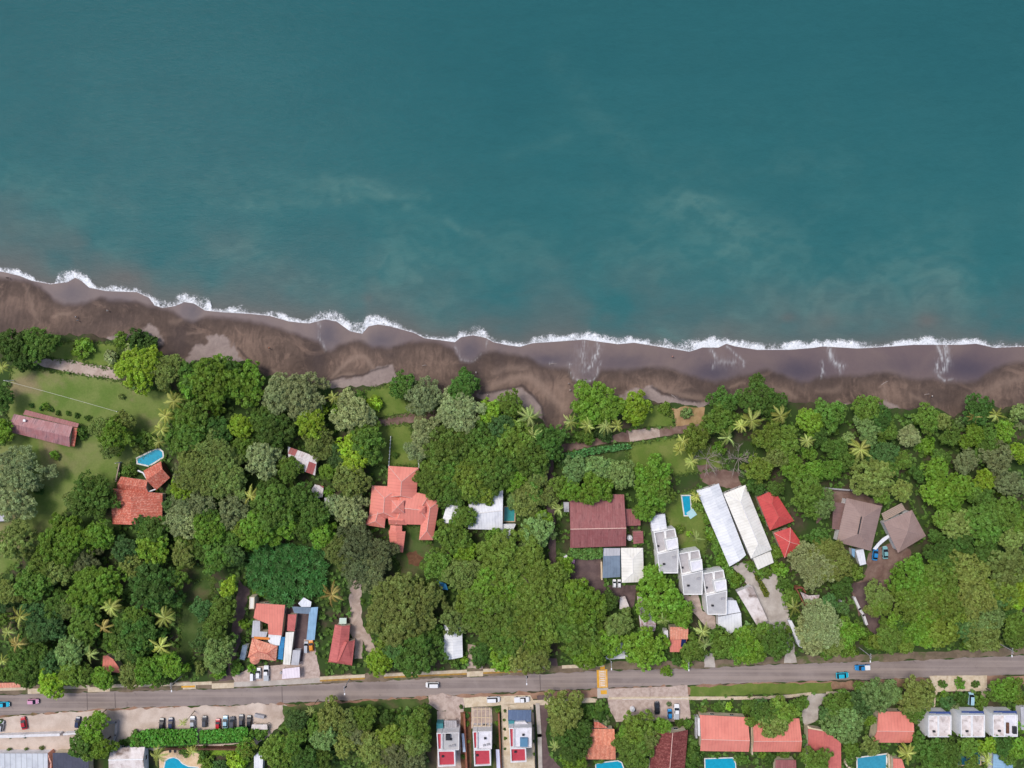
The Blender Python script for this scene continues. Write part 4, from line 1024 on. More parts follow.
mono(h, [(292,606.5),(310.5,607.5),(310,614),(294,613)], [3,3,2.7,2.7], R_BLUEGREY, posts=True)
mono(h, [(310.8,607.5),(318,607),(314.5,640),(306.5,639.8),(309,614)], [2.8,2.8,2.6,2.6,2.8], R_LBLUE, posts=True, name='lean_to_roof')
mono(h, tp(C4, [(500,150),(535,112),(560,125),(585,140),(580,172),(520,172)]), [3.4,3.5,3.5,3.4,3.2,3.2], R_WHITE, over=.3, name='tarpaulin', th=.05)
h = house('water_tower', 'cream water tower block at top left of roadside compound', 'tower', at=(252,602))
flat(h, [(249.5,597),(254.5,597),(254,609),(249,609)], 4.6, W_CREAM, R_CREAM, .12)
h = house('blue_grey_shed', 'small blue grey tilted roof left of turret house', 'shed', at=(244,652))
mono(h, [(242.5,645),(247.5,645.8),(244.5,660.3),(239.5,659)], [2.6,2.6,2.3,2.3], R_BLUEGREY, W_BLUE, over=.2)
h = house('red_roof_house', 'dull red stepped roof house right of roadside compound', at=(341,645))
hip(h, [(335,624.5),(350,625.3),(347,661),(328.5,661)], 3.6, 4.7, 'v', (0,0), R_DULLRED, W_CREAM, cap=None)
hip(h, [(343,640.5),(355,640),(352,665.5),(328,662)], 3.3, 4.9, 'v', (0,.2), R_DULLRED, W_CREAM, off=.42, cap=M_RIDGE_R, capw=.2)
h = house('tank_shelter', 'pale green square roof above the dull red roof', 'shelter', at=(343,621))
mono(h, [(339.5,618),(346.5,618),(346.3,624),(339,624)], 2.5, mat_plain('pale_green_sheet', C(190,208,196), .6), posts=True, over=.15)
h = house('orange_hut', 'orange red roof peeking out of trees above left road', 'hut', at=(110,664))
mono(h, [(103,656),(107.5,655.5),(113,659),(119,667.5),(120.5,673),(102.3,671)], [3.2,3.3,3.2,2.9,2.7,2.8], R_SALMON2, W_CREAM)
# --- small houses by the road, right of centre
h = house('striped_shed', 'rusty striped grey shed roof beside small salmon house', 'shed', at=(645,612))
mono(h, [(637,594),(640,593),(656,624),(655,631),(641,632),(638.5,612)], [2.6,2.6,2.9,2.9,2.6,2.6], R_STRIPED, W_BRICK, over=.2)
h = house('salmon_cottage', 'small patchy salmon roof with blue solar heater', 'cottage', at=(679,639))
mono(h, [(670,627),(688.4,627),(688,639),(670,640)], [3.8,3.8,3.5,3.5], R_TILE4, W_CREAM)
mono(h, [(670,640.3),(687.3,639.3),(682.5,652),(670,652)], [3.45,3.45,3.0,3.0], R_SALMON2, W_CREAM, name='lower_roof')
mono(h, [(665.3,639.5),(669.6,639.5),(670,645.5),(666,645.8)], 2.6, R_RED, W_CREAM, over=.1, name='lean_to_roof')
p = L(h, P(683.3,643,3.6)); bm = bmesh.new(); box(bm, (p.x,p.y,3.75), (1.6,2.6,.14), -.1); sh = from_bm('solar_heater', bm, mat_plain('solar_panel', C(30,44,92), .2, .6), h)
h = house('white_booth', 'small white booth left of the salmon cottage', 'booth', at=(666,634))
flat(h, [(664,630.5),(668,630.5),(668.3,639),(664.6,639)], 2.6, W_WHITE, R_CONC, .12)
h = house('white_gazebo', 'narrow pale patio shelter between trees left of striped shed', 'shelter', at=(626,606))
mono(h, [(620,597),(625,596),(629,606),(629,610),(619.5,609)], 2.6, R_STAIN, posts=True, over=.2)
# --- bottom row, left
h = house('long_shed', 'wide pale grey seamed roof at bottom left corner', 'shed', at=(22,762))
mono(h, [(-24,753.5),(47.5,753.5),(48,800),(-24,800)], [3.4,3.4,3.0,3.0], mat_sheet_roof('pale_grey_seamed', C(198,202,208), C(186,190,198), 1.9, .04, .3, None, .08, seam=.3), W_WHITE, over=.3)
h = house('slate_house', 'dark slate roof under tree at bottom left', at=(72,764))
mono(h, [(52.5,753),(88.5,753),(89,790),(53.5,790)], [3.4,3.4,3.2,3.2], R_SLATE, W_CREAM, over=.3)
pts = [L(h, P(x,y,2.6)) for x,y in ((48.5,753),(50,757),(52,762),(51.5,772),(50.5,790))]
bm = bmesh.new()
for a, b in zip(pts[:-1], pts[1:]):
    d = b-a; box(bm, ((a.x+b.x)/2,(a.y+b.y)/2,1.6), (d.length+.2,.5,3.2), math.atan2(d.y,d.x))
from_bm('curved_wall', bm, mat_plain('pink_plaster', C(206,150,132), .8), h)
h = house('pale_house', 'pale grey house with white ridge, bottom left by hedge', at=(126,760))
hip(h, [(111,748),(144.8,747),(146,790),(109,790)], 3.2, 4.4, 'h', (0,0), R_STAIN, W_WHITE, off=.24, cap=M_WHITEPAINT, capw=.5)
h = house('white_roof_hut', 'small white roof at bottom edge by yellow-green tree', 'hut', at=(258,760))
mono(h, [(254,756),(260,752),(263,760),(262,775),(254,775)], 2.8, R_WHITE, W_WHITE, over=.2)
h = house('parking_hut', 'low white roofed hut in the sand car park', 'hut', at=(259,725))
mono(h, [(252,724.5),(267,724.5),(267.6,729.5),(251,729.5)], [2.3,2.3,2.1,2.1], R_STAIN, posts=True, over=.15)
# --- bottom centre: three narrow white houses with red roofs
def strip_house(label, x0, x1, y0, yr, y1, xs, greytop, xm=None):
    h = house('strip_house', label, at=((x0+x1)/2, (y0+y1)/2))
    flat(h, [(xs,y0+.4),(x1,y0),(x1,yr-.4),(xs,yr-.3)], 5.6, W_WHITE, greytop, .5, wins=True)
    flat(h, [(x0,y0+.6),(xs-.3,y0+.4),(xs-.3,yr-.5),(x0+1,yr-.4)], 5.8, W_WHITE, R_FLATRED, .45, .3)
    flat(h, [(x0+1,yr),(xm or x1-4,yr-.2),((xm or x1-4)+.6,y1),(x0+1.6,y1+.8)], 6.0, W_WHITE, R_FLATRED, .5, .42)
    return h
h = strip_house('leftmost narrow white house with red roof and grey deck', 436.6, 459, 732.5, 750.5, 766, 442, R_GREYFLAT)
pbox(h, 'water_tank', 448, 737, 5.6, 1.5, 1.8, 1.1, M_DARKMETAL)
flat(h, [(436.5,723.5),(443,723.5),(443,731.5),(436.8,731.5)], 3.0, W_TEAL, W_TEAL, .1)
h = strip_house('middle narrow white house with red roof and white deck', 472.6, 491.8, 731, 749.5, 765.5, 477.5, R_CONC, 490.5)
h = strip_house('rightmost narrow white house with red roof and blue tank', 509, 531.7, 727.5, 748, 762, 514, R_CONC, 526)
flat(h, [(508.3,720.8),(514.2,720.8),(514.4,728),(508.6,728)], 3.2, W_TEAL, W_TEAL, .1)
flat(h, [(514.6,722),(525,721.5),(531.5,727),(531.5,727.8),(514.8,728)], 3.4, W_WHITE, R_CONC, .3)
pbox(h, 'water_tank', 523.8, 742, 5.6, 2.6, 2.9, 1.0, mat_plain('blue_tank', C(86,128,158), .5))
h = house('pergola', 'beige beam pergola above the middle narrow house', 'pergola', at=(482,717))
for k in range(5):
    p0_, p1_ = L(h, P(473+k*4.2,707.5,2.7)), L(h, P(473+k*4.2,726.5,2.7)); bm = bmesh.new(); d = p1_-p0_; box(bm, (*((p0_+p1_)/2)[:2], 2.7), (d.length,.22,.16), math.atan2(d.y,d.x)); from_bm('beam', bm, M_TIMBERPALE, h)
for yy in (709,717.5,726):
    p0_, p1_ = L(h, P(472,yy,2.5)), L(h, P(491,yy,2.5)); bm = bmesh.new(); d = p1_-p0_; box(bm, (*((p0_+p1_)/2)[:2], 2.5), (d.length,.22,.2), math.atan2(d.y,d.x)); from_bm('beam', bm, M_TIMBERPALE, h)
for xx in (473,490):
    for yy in (709,726):
        p = L(h, P(xx,yy,1.2)); bm = bmesh.new(); box(bm, (p.x,p.y,1.2), (.16,.16,2.38)); from_bm('post', bm, M_TIMBERPALE, h)
h = house('awning', 'long pale lavender awning between the middle and right narrow houses', 'awning', at=(497,760))
mono(h, [(495.8,749.5),(499.3,749.5),(501.2,785),(497.5,785)], 2.5, mat_plain('lavender_canvas', C(206,206,226), .8), posts=True, over=.1, th=.06)
h = house('awning', 'narrow pale blue awning right of the leftmost narrow house', 'awning', at=(463,743))
mono(h, [(461.6,733.5),(464,733.5),(465.6,752),(463,752)], 2.4, mat_plain('pale_blue_canvas', C(170,184,204), .8), posts=True, over=.1, th=.06)
h = house('terrace_cover', 'grey slatted terrace cover above the leftmost narrow house', 'terrace cover', at=(449,725))
mono(h, [(444,720.5),(456.5,720.5),(457.5,731),(445,731)], [2.5,2.5,2.7,2.7], mat_sheet_roof('grey_slats', C(170,166,170), C(150,148,152), .7, .2, .5, None, .2, seam=.4), posts=True, over=.15)
h = house('carport', 'dark blue translucent carport roof above rightmost narrow house', 'carport', at=(519,716))
mono(h, [(508,710),(531,710),(531,722),(508,721)], [2.7,2.7,2.9,2.9], mat_sheet_roof('blue_smoked_sheet', C(88,106,136), C(76,92,122), 1.2, .12, .5, C(120,140,164), .3), posts=True, over=.15)
# --- bottom right houses
h = house('terracotta_house', 'terracotta tile house left of bright pool and oval tree', at=(600,743))
hip(h, [(590,729),(614.3,729),(615.6,759.5),(583.5,759.3)], 3.6, 5.0, 'h', (0,0), R_TILE2, W_CREAM, off=.46, cap=None)
mono(h, [(594,722),(598.5,722),(608,728),(594,728)], [2.8,2.8,3.2,3.2], R_TILE, W_CREAM, over=.2, name='porch_roof', wins=False)
h = house('dark_tile_house', 'dark red tile gable house below the forecourt', at=(669,748))
hip(h, [(652.5,731.5),(688,730),(683,790),(648,790)], 3.8, 5.4, 'v', (0,0), R_TILE3, W_CREAM, off=.54, cap=M_RIDGE_L, capw=.25)
h = house('salmon_gable_house', 'salmon gable roof house above the rectangular bright pool', at=(724,733))
hip(h, [(699.8,715),(747.6,717.3),(749,751.8),(700.3,751)], 3.8, 5.2, 'h', (0,0), R_SALMON, W_CREAM, off=.62, cap=M_RIDGE_L, capw=.22)
mono(h, [(697.8,718),(699.8,718),(700.3,736),(698.2,736)], 2.8, R_WHITE, W_WHITE, over=.05, name='lean_to_roof')
h = house('salmon_gable_house', 'coral gable roof house half covered by a tree', at=(776,735))
hip(h, [(752.6,719),(799.3,718.4),(801,751.8),(752.6,751.8)], 3.8, 5.2, 'h', (0,0), R_SALMON2, W_CREAM, off=.62, cap=M_RIDGE_L, capw=.2)
h = house('maroon_lean_to', 'dark maroon flat roof at bottom edge below coral house', 'outbuilding', at=(785,764))
mono(h, [(775.5,760),(796,760),(797,785),(775,785)], [3,3,2.8,2.8], R_MAROON, W_CREAM)
h = house('pink_house', 'pinkish red roof house left of the bushy trees, bottom right', at=(824,748))
mono(h, [(808,729),(823,731),(834,737),(841,743),(841.5,790),(809,790)], [4.2,4.2,4.2,4.2,3.4,3.4], mat_sheet_roof('faded_pink_red_metal', C(200,112,104), C(188,102,96), .9, .05, .35, C(152,76,72), .1), W_CREAM)
mono(h, [(807,725.5),(812,728),(827,730.5),(827,732),(808,728.6)], 4.4, M_TIMBERPALE, over=.1, name='fascia_roof')
h = house('salmon_gable_house', 'salmon gable roof house above teal pool, bottom right', at=(894,728))
hip(h, [(878.5,711.5),(913,712),(911.5,742.8),(872.5,742.6)], 3.8, 5.1, 'h', (0,0), R_SALMON, W_CREAM, off=.57, cap=M_RIDGE_L, capw=.2)
h = house('salmon_hut', 'small salmon roof at bottom edge beside the palm', 'hut', at=(898,763))
mono(h, [(893.2,758.5),(902,759),(906,772),(893.5,785)], [3,3,2.8,2.8], R_SALMON2, W_CREAM, over=.2)
def beach_row(label, q, deck, xsplit, extra=None):
    x0, x1, y0, y1 = q
    h = house('row_house', label, at=((x0+x1)/2, (y0+y1)/2))
    flat(h, [(x0,y0),(xsplit,y0),(xsplit,y1),(x0,y1)], 6.0, W_BLUE, R_STAIN, .35, .25)
    flat(h, [(xsplit+.1,y0),(x1,y0),(x1,y1),(xsplit+.1,y1)], 5.6, W_BLUE, deck, .45, .25)
    mono(h, [(x0+.8,y0-3.8),(x1-1.2,y0-3.8),(x1-.8,y0-.4),(x0+.4,y0-.4)], [4.4,4.4,5.0,5.0], mat_plain('navy_awning', C(52,72,128), .6), over=.1, name='awning', th=.1)
    a, b = L(h, P(x0-.3,y0+5,3)), L(h, P(x0-.3,y0+9,3)); bm = bmesh.new(); box(bm, (a.x-.06,(a.y+b.y)/2,3.4), (.1,1.8,1.4)); w = from_bm('window', bm, mat_plain('navy_frame', C(50,66,120), .5), h)
    bm = bmesh.new(); box(bm, (a.x-.13,(a.y+b.y)/2,3.4), (.04,1.5,1.1)); from_bm('pane', bm, M_GLASS, w)
    mono(h, [(x0-4,y0+9),(x0-2,y0+5),(x0-2,y1-2),(x0-3.5,y1-1)], [2.6,2.8,2.8,2.6], R_BLUEWHITE, W_BLUE, over=.1, name='porch_roof')
    return h
beach_row('leftmost navy trimmed white row house, stained roof', (928.5,951.5,715.5,737.2), R_STAIN, 938.5)
beach_row('middle navy trimmed white row house, clean roof', (961,985,715,737.2), R_STAIN, 972)
h = beach_row('rightmost navy trimmed white row house with roof terrace', (993,1017.8,714.8,736.8), R_CONC, 1005)
pbox(h, 'roof_tank', 1014.5, 730, 5.6, 1.2, 2.4, .8, M_DARKMETAL); pbox(h, 'roof_bench', 1007.5, 728, 5.6, .9, 3.6, .5, W_WOOD)
h = house('pale_blue_house', 'pale blue gable roof at bottom right corner', at=(1004,762))
hip(h, [(993.5,753),(1003,752.6),(1016,762),(1016,790),(992,790)][:1]+[(1011,754),(1016,790),(992,790)], 3.4, 4.4, 'v', (.15,0), R_LBLUE, W_BLUE)
h = house('corner_shed', 'small pale roof at right edge beside row houses', 'shed', at=(1024,718))
mono(h, [(1020.5,707),(1040,707),(1040,730),(1021.5,730)], 2.8, R_GREY, W_WHITE, over=.2)
h = house('guard_hut', 'small hut roof at the left edge of the lawn', 'hut', at=(2,519))
mono(h, [(-8,515),(4,514.5),(5.5,521),(-8,522)], [2.6,2.6,2.3,2.3], R_GREY, W_BRICK, over=.2)
h = house('roadside_stall', 'orange tiled roadside stall at the left end of pavement', 'stall', at=(13,686))
mono(h, [(-20,683.5),(20,682.5),(20.5,687.5),(-20,688.5)], [2.8,2.8,2.5,2.5], R_TILE4, posts=True, over=.2)

# ---------------------------------------------------------------- pools
M_POOL = {}
def poolmat(name, c):
    m = N(name); v = m.coord(); n1 = m.noise(v, .8, 4, .6, .6)
    col = m.mix(m.ramp(n1, .3, .75), c, tuple(x*.8 for x in c[:3])+(1,))
    m.bsdf(col, .08, .5, bump=n1, bstr=.15); return m.m
PW_BRIGHT = poolmat('pool_water_bright', C(22,158,190)); PW_TEAL = poolmat('pool_water_teal', C(58,150,150)); PW_DARK = poolmat('pool_water_dark', C(44,112,124))
M_COPE = mat_noise('pool_coping_stone', C(222,220,216), C(204,200,194), .8, .8)
M_COPE_TAN = mat_noise('tan_coping', C(196,172,146), C(182,156,130), .8, .8)
def pool(label, px, water, cope=M_COPE, w=0.5):
    cx = sum(p[0] for p in px)/len(px); cy = sum(p[1] for p in px)/len(px)
    p = P(cx, cy, 0); h = empty('swimming_pool', (p.x,p.y,0), 0, label, 'pool'); EXCL.append(px); FOOT[label] = (cx, cy)
    o = [L(h, P(x,y,0)) for x,y in px]; i_ = inset([q.copy() for q in o], w)
    bm = bmesh.new(); n = len(o)
    r = [[bm.verts.new((q.x,q.y,z)) for q in ring] for ring, z in ((o,0),(o,.16),(i_,.16),(i_,.02))]
    for a, b in zip(r[:-1], r[1:]):
        for k in range(n): bm.faces.new((a[k],a[(k+1)%n],b[(k+1)%n],b[k]))
    from_bm('coping', bm, cope, h)
    bm = bmesh.new(); ip = inset([q.copy() for q in o], w+.003)
    if sum(ip[k].x*ip[(k+1)%n].y-ip[(k+1)%n].x*ip[k].y for k in range(n)) < 0: ip.reverse()
    f = bm.faces.new([bm.verts.new((q.x,q.y,.132)) for q in ip]); bmesh.ops.triangulate(bm, faces=[f])
    me = bpy.data.meshes.new('water'); bm.to_mesh(me); bm.free(); link('water', me, water, h)
    return h
pool('hexagonal bright blue pool beside the clay tile house', tp(A1, [(697,705),(700,738),(764,752),(842,704),(838,672),(818,657),(792,658)]), PW_BRIGHT)
pool('teal rectangular pool against the white house', [(503.5,506),(516,506),(515.2,522),(503,522)], PW_TEAL, M_COPE_TAN, .35)
h = pool('small bright blue pool on the lawn by white halls', tp(B4, [(720,178),(772,178),(777,250),(785,288),(735,288)]), PW_BRIGHT, w=.4)
mat_s = mat_plain('pale_blue_deck', C(168,206,212), .6)
p = L(h, P(*B4(776,275),.2)); bm = bmesh.new(); box(bm, (p.x,p.y,.22), (2.8,2.6,.12), .6); from_bm('pool_step', bm, mat_s, h)
pool('curving bright blue pool at bottom edge by the hedge', [(162,775),(165,760),(169,757.5),(174,756.5),(179,758.5),(183,763),(189,765.8),(199,766.5),(200,785),(163,785)], PW_BRIGHT, w=.35)
pool('bright blue pool below the terracotta house', [(595,763),(604,761.5),(618,760),(622,762),(625,770),(625,785),(596,785)], PW_BRIGHT, w=.35)
pool('rectangular bright blue pool below the salmon gable house', [(704,758),(733,757),(736,763),(737,785),(705,785)], PW_BRIGHT, w=.35)
pool('teal pool partly under trees below the salmon gable house', [(856,757),(887,753),(887,785),(857,785)], PW_DARK if False else poolmat('pool_water_turquoise', C(60,150,178)), w=.4)
pool('dark teal pool under trees below the row houses', [(955,752),(981,749),(981,765),(957,766)], PW_DARK, M_COPE_TAN, .4)

# clutter on the flat roofs
def roofbits(root, pts, z):
    for i, (x, y) in enumerate(pts):
        pbox(root, 'roof_unit', x, y, z, .8 + .3 * (i % 2), .6, .5, W_GREY if i % 3 else M_DARKMETAL, .2 * i)
for o in [q for q in bpy.data.objects if q.get('category') == 'house' and q.name.startswith('strip_house')]:
    x, y = FOOT[o['label']]
    roofbits(o, [(x + 3, y - 10), (x + 6, y - 4), (x + 2, y - 3)], 5.6)
    roofbits(o, [(x - 5, y + 7)], 6.0)
for o in [q for q in bpy.data.objects if q.name.startswith('townhouse')]:
    x, y = FOOT[o['label']]
    roofbits(o, [(x - 2, y + 12), (x + 8, y + 5)], 6.2); roofbits(o, [(x - 8, y - 6)], 4.6)
for o in [q for q in bpy.data.objects if q.name.startswith('row_house')]:
    x, y = FOOT[o['label']]
    roofbits(o, [(x - 6, y + 5)], 6.0)
# ================================================================= plants
def leaf_mat(name, trans=0.22, rough=0.65):
    m = N(name)
    oi = m.n('ShaderNodeObjectInfo')
    lv = m.attr('lv'); lb = m.attr('lb')
    hue = m.n('ShaderNodeHueSaturation'); m.l(oi.outputs['Color'], hue.inputs['Color'])
    m.l(m.math('MULTIPLY_ADD', lb, 0.03, 0.487), hue.inputs['Hue'])
    m.l(m.math('MULTIPLY_ADD', lv, -0.25, 1.12), hue.inputs['Saturation'])
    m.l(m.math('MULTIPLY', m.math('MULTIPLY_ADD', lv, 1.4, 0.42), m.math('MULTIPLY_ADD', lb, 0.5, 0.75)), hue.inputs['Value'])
    p = m.n('ShaderNodeBsdfPrincipled'); m.l(hue.outputs[0], p.inputs['Base Color']); p.inputs['Roughness'].default_value = rough
    p.inputs['Specular IOR Level'].default_value = 0.25
    t = m.n('ShaderNodeBsdfTranslucent'); m.l(hue.outputs[0], t.inputs[0])
    mx = m.n('ShaderNodeMixShader'); mx.inputs[0].default_value = trans
    m.l(p.outputs[0], mx.inputs[1]); m.l(t.outputs[0], mx.inputs[2]); m.l(mx.outputs[0], m.out.inputs[0])
    return m.m
M_LEAF = leaf_mat('foliage')
M_BARK = mat_noise('bark', C(96, 84, 72), C(74, 64, 56), 1.5, .95)
M_PALMBARK = mat_noise('palm_bark', C(140, 128, 112), C(112, 102, 90), 1.5, .95)
M_BARE = mat_plain('dry_branch', C(148, 136, 130), .9)

def rnd_dir(n, rng, zmin=-0.25):
    z = rng.uniform(zmin, 1, n); a = rng.uniform(0, 2 * np.pi, n); r = np.sqrt(1 - z * z)
    return np.stack([r * np.cos(a), r * np.sin(a), z], 1)

def leaves_mesh(name, pos, nrm, ln, wd, rng, per=6, lift=0.45, lob=None, droop=0.0):
    """tufts of diamond leaves: per leaves radiating round each tuft normal"""
    n = len(pos)
    a = np.cross(nrm, rng.normal(size=(n, 3))); a /= np.linalg.norm(a, axis=1)[:, None] + 1e-9
    b = np.cross(nrm, a)
    tv = rng.uniform(0, 1, n)
    V = []; lv = []; lb = []
    for k in range(per):
        ang = 2 * np.pi * (k + rng.uniform(-.3, .3, n)) / per
        t = a * np.cos(ang)[:, None] + b * np.sin(ang)[:, None]
        s = b * np.cos(ang)[:, None] - a * np.sin(ang)[:, None]
        li = lift + rng.uniform(-.35, .35, n)
        d = t + nrm * li[:, None]; d /= np.linalg.norm(d, axis=1)[:, None]
        l = (ln * rng.uniform(.7, 1.3, n))[:, None] if not np.isscalar(ln) else (ln * rng.uniform(.7, 1.3, n))[:, None]
        w = l * (wd / (ln if np.isscalar(ln) else np.mean(ln))) * .5
        tip = pos + d * l - nrm * (droop * l)
        V.append(np.stack([pos, pos + d * l * .5 + s * w, tip, pos + d * l * .5 - s * w], 1))
        v = np.clip(tv * .6 + rng.uniform(0, .4, n), 0, 1)
        lv.append(np.repeat(v, 4)); lb.append(np.repeat(lob if lob is not None else np.full(n, .5), 4))
    V = np.concatenate(V).reshape(-1, 3)
    F = np.arange(len(V)).reshape(-1, 4)
    return np_mesh(name, V, F, {'lv': np.concatenate(lv), 'lb': np.concatenate(lb)})

def crown(name, seed, nl, nc, leaf, lr=(.26, .42), cr=.13, flat=.62, per=6, spread=.66, wd=.55, lift=.4, irregular=.42, tpc=11):
    """lobes on a dome, each lobe carrying leaf clumps with gaps between them, each clump made of leaf tufts"""
    rng = np.random.default_rng(seed)
    C_ = []; R_ = []
    ga = math.pi * (3 - math.sqrt(5)); off = rng.uniform(0, 6.28)
    outer = 1 + irregular * (rng.uniform(-1, 1, 64))
    for i in range(nl):
        r = math.sqrt((i + .5) / nl) * spread
        th = i * ga + off
        r *= outer[int((th % 6.283) / 6.283 * 64) % 64] if r > .3 else 1
        z = flat * math.sqrt(max(0, 1 - (r / (spread * 1.25)) ** 2)) + rng.uniform(-.16, .12)
        R = rng.uniform(*lr)
        C_.append((r * math.cos(th) + rng.uniform(-.07, .07), r * math.sin(th) + rng.uniform(-.07, .07), z)); R_.append(R)
    C_ = np.array(C_); R_ = np.array(R_)
    w = R_ ** 2; w /= w.sum()
    li = rng.choice(nl, nc * 3, p=w)
    d = rnd_dir(len(li), rng, -.35)
    sq = np.array([1, 1, .85])
    cc = C_[li] + d * R_[li][:, None] * sq * rng.uniform(.70, 1.20, len(li))[:, None]
    D = np.linalg.norm((cc[:, None, :] - C_[None]) / sq, axis=2) / R_[None]
    cand = np.where(D.min(1) > .70)[0]
    keep = []
    for i in cand:                                   # clumps keep their distance, leaving shaded gaps
        if all(np.sum((cc[i] - cc[j]) ** 2) > (cr * 1.28) ** 2 for j in keep): keep.append(i)
        if len(keep) >= nc: break
    cc, d, li = cc[keep], d[keep], li[keep]
    n = len(cc)
    rad = cr * rng.uniform(.6, 1.15, n)
    ci = np.repeat(np.arange(n), tpc)
    ax = d + np.array([0, 0, .5]); ax /= np.linalg.norm(ax, axis=1)[:, None]
    td = rnd_dir(len(ci), rng, -.8) + ax[ci] * .8; td /= np.linalg.norm(td, axis=1)[:, None]
    pos = cc[ci] + td * (rad[ci] * rng.uniform(.6, 1.05, len(ci)))[:, None] * np.array([1, 1, .8])
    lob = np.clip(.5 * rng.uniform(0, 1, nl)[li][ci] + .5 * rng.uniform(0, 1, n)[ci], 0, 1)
    ni = n * 3
    inner = rng.choice(nl, ni)
    pi = C_[inner] + rnd_dir(ni, rng, -.6) * R_[inner][:, None] * rng.uniform(.3, .78, ni)[:, None]
    nf = n * 3
    fi = rng.integers(0, n, nf); fd = rnd_dir(nf, rng, -.5)
    fp = cc[fi] + fd * (cr * rng.uniform(.7, 1.55, nf))[:, None] * np.array([1, 1, .6])
    pi = np.concatenate([pi, fp]); ni += nf
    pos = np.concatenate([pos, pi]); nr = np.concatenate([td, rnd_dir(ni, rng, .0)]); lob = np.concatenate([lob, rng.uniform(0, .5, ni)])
    nr = nr + np.array([0, 0, .45]); nr /= np.linalg.norm(nr, axis=1)[:, None]
    return leaves_mesh(name, pos, nr, leaf, leaf * wd, rng, per, lift, lob)

CR = {
 'bush':  [crown('bush_foliage', 11 + s, 5, 26, .17, (.34, .5), .27, .5, 6, .5, tpc=18) for s in range(3)],
 'small': [crown('small_crown', 21 + s, 9, 62, .098, (.28, .42), .20, .6, 6, .62, tpc=24) for s in range(4)],
 'med':   [crown('medium_crown', 31 + s, 15, 120, .074, (.22, .38), .145, .6, 6, .70, tpc=24) for s in range(5)],
 'large': [crown('large_crown', 41 + s, 24, 210, .054, (.18, .32), .108, .55, 6, .76, tpc=26) for s in range(4)],
 'huge':  [crown('huge_crown', 51 + s, 42, 520, .037, (.14, .26), .074, .45, 6, .84, irregular=.34, tpc=26) for s in range(3)],
 'fsmall': [crown('fine_small_crown', 61 + s, 14, 120, .080, (.20, .34), .145, .6, 7, .68, wd=.36, lift=.6, tpc=20) for s in range(3)],
 'fmed':  [crown('fine_medium_crown', 71 + s, 26, 240, .056, (.16, .29), .100, .58, 7, .74, wd=.36, lift=.6, tpc=20) for s in range(3)],
 'flarge': [crown('fine_large_crown', 81 + s, 44, 460, .042, (.13, .24), .074, .5, 7, .80, wd=.36, lift=.6, tpc=20) for s in range(2)],
}
for k in CR:
    for me in CR[k]: me.materials.append(M_LEAF)

# ---- palm crowns
def palm_mesh(name, seed, nf=19):
    rng = np.random.default_rng(seed); V = []; F = []; lv = []; lb = []
    def quad(a, b, c, d, v, l):
        i = len(V); V.extend([a, b, c, d]); F.append((i, i + 1, i + 2, i + 3)); lv.extend([v] * 4); lb.extend([l] * 4)
    for f in range(nf):
        ph = 2 * math.pi * f / nf + rng.uniform(-.24, .24)
        el = rng.uniform(.15, 1.0) if f % 2 else rng.uniform(-.1, .45)
        dr = rng.uniform(1.1, 2.3); Lf = rng.uniform(.68, 1.1)
        out = np.array([math.cos(ph), math.sin(ph), 0]); up = np.array([0, 0, 1.]); side = np.array([-math.sin(ph), math.cos(ph), 0])
        p = np.array([0, 0, .0]) + out * .03; a = el; st = 13; pts = [p]; tg = []
        bend = rng.uniform(-.9, .9)
        for i in range(st):
            pq = ph + bend * (i / st) ** 1.5; out = np.array([math.cos(pq), math.sin(pq), 0])
            t = out * math.cos(a) + up * math.sin(a); tg.append(t); p = p + t * Lf / st; pts.append(p); a -= dr / st
        fv = rng.uniform(.2, .9); fl = rng.uniform(0, 1)
        for i in range(st):
            w = .018 * (1 - i / st) + .005
            quad(pts[i] - side * w, pts[i] + side * w, pts[i + 1] + side * w * .8, pts[i + 1] - side * w * .8, min(1, fv + .2), fl)
            if i < 1: continue
            for h in (0, .5):
                b = pts[i] * (1 - h) + pts[i + 1] * h
                ll = .17 * math.sin(math.pi * min(1, (i + h) / st * .80 + .16)) * rng.uniform(.85, 1.15)
                for s in (-1, 1):
                    dd = side * s * .70 + tg[i] * .75 - up * rng.uniform(.15, .5); dd /= np.linalg.norm(dd)
                    ww = tg[i] * .012
                    quad(b - ww, b + ww, b + dd * ll + ww * .3, b + dd * ll - ww * .3, float(np.clip(fv + rng.uniform(-.25, .25), 0, 1)), fl)
    me = np_mesh(name, V, F, {'lv': lv, 'lb': lb}); me.materials.append(M_LEAF); return me
PALMS = [palm_mesh('palm_fronds', 100 + s, 11 + 2 * s) for s in range(5)]

def trunk_mesh(name, seed, h=1.0, limbs=5):
    """unit tree frame: tapering trunk and forking limbs reaching into the crown"""
    rng = random.Random(seed); bm = bmesh.new()
    tube(bm, [(0, 0, 0), (.01, .01, .25), (.02, -.01, .5), (0, .02, .72)], [.055, .042, .034, .02], 8)
    for k in range(limbs):
        a = 2 * math.pi * k / limbs + rng.uniform(-.4, .4); r = rng.uniform(.3, .5); z0 = rng.uniform(.38, .55)
        tube(bm, [(0.01, 0, z0), (math.cos(a) * r * .5, math.sin(a) * r * .5, z0 + .14), (math.cos(a) * r, math.sin(a) * r, z0 + .26)], [.024, .016, .007], 6)
    me = bpy.data.meshes.new(name); bm.to_mesh(me); bm.free(); me.materials.append(M_BARK); return me
TRUNKS = [trunk_mesh('trunk', s) for s in range(4)]
bm = bmesh.new(); tube(bm, [(0, 0, 0), (.02, .0, .3), (.03, .01, .65), (0, 0, 1.0)], [.022, .016, .014, .013], 8)
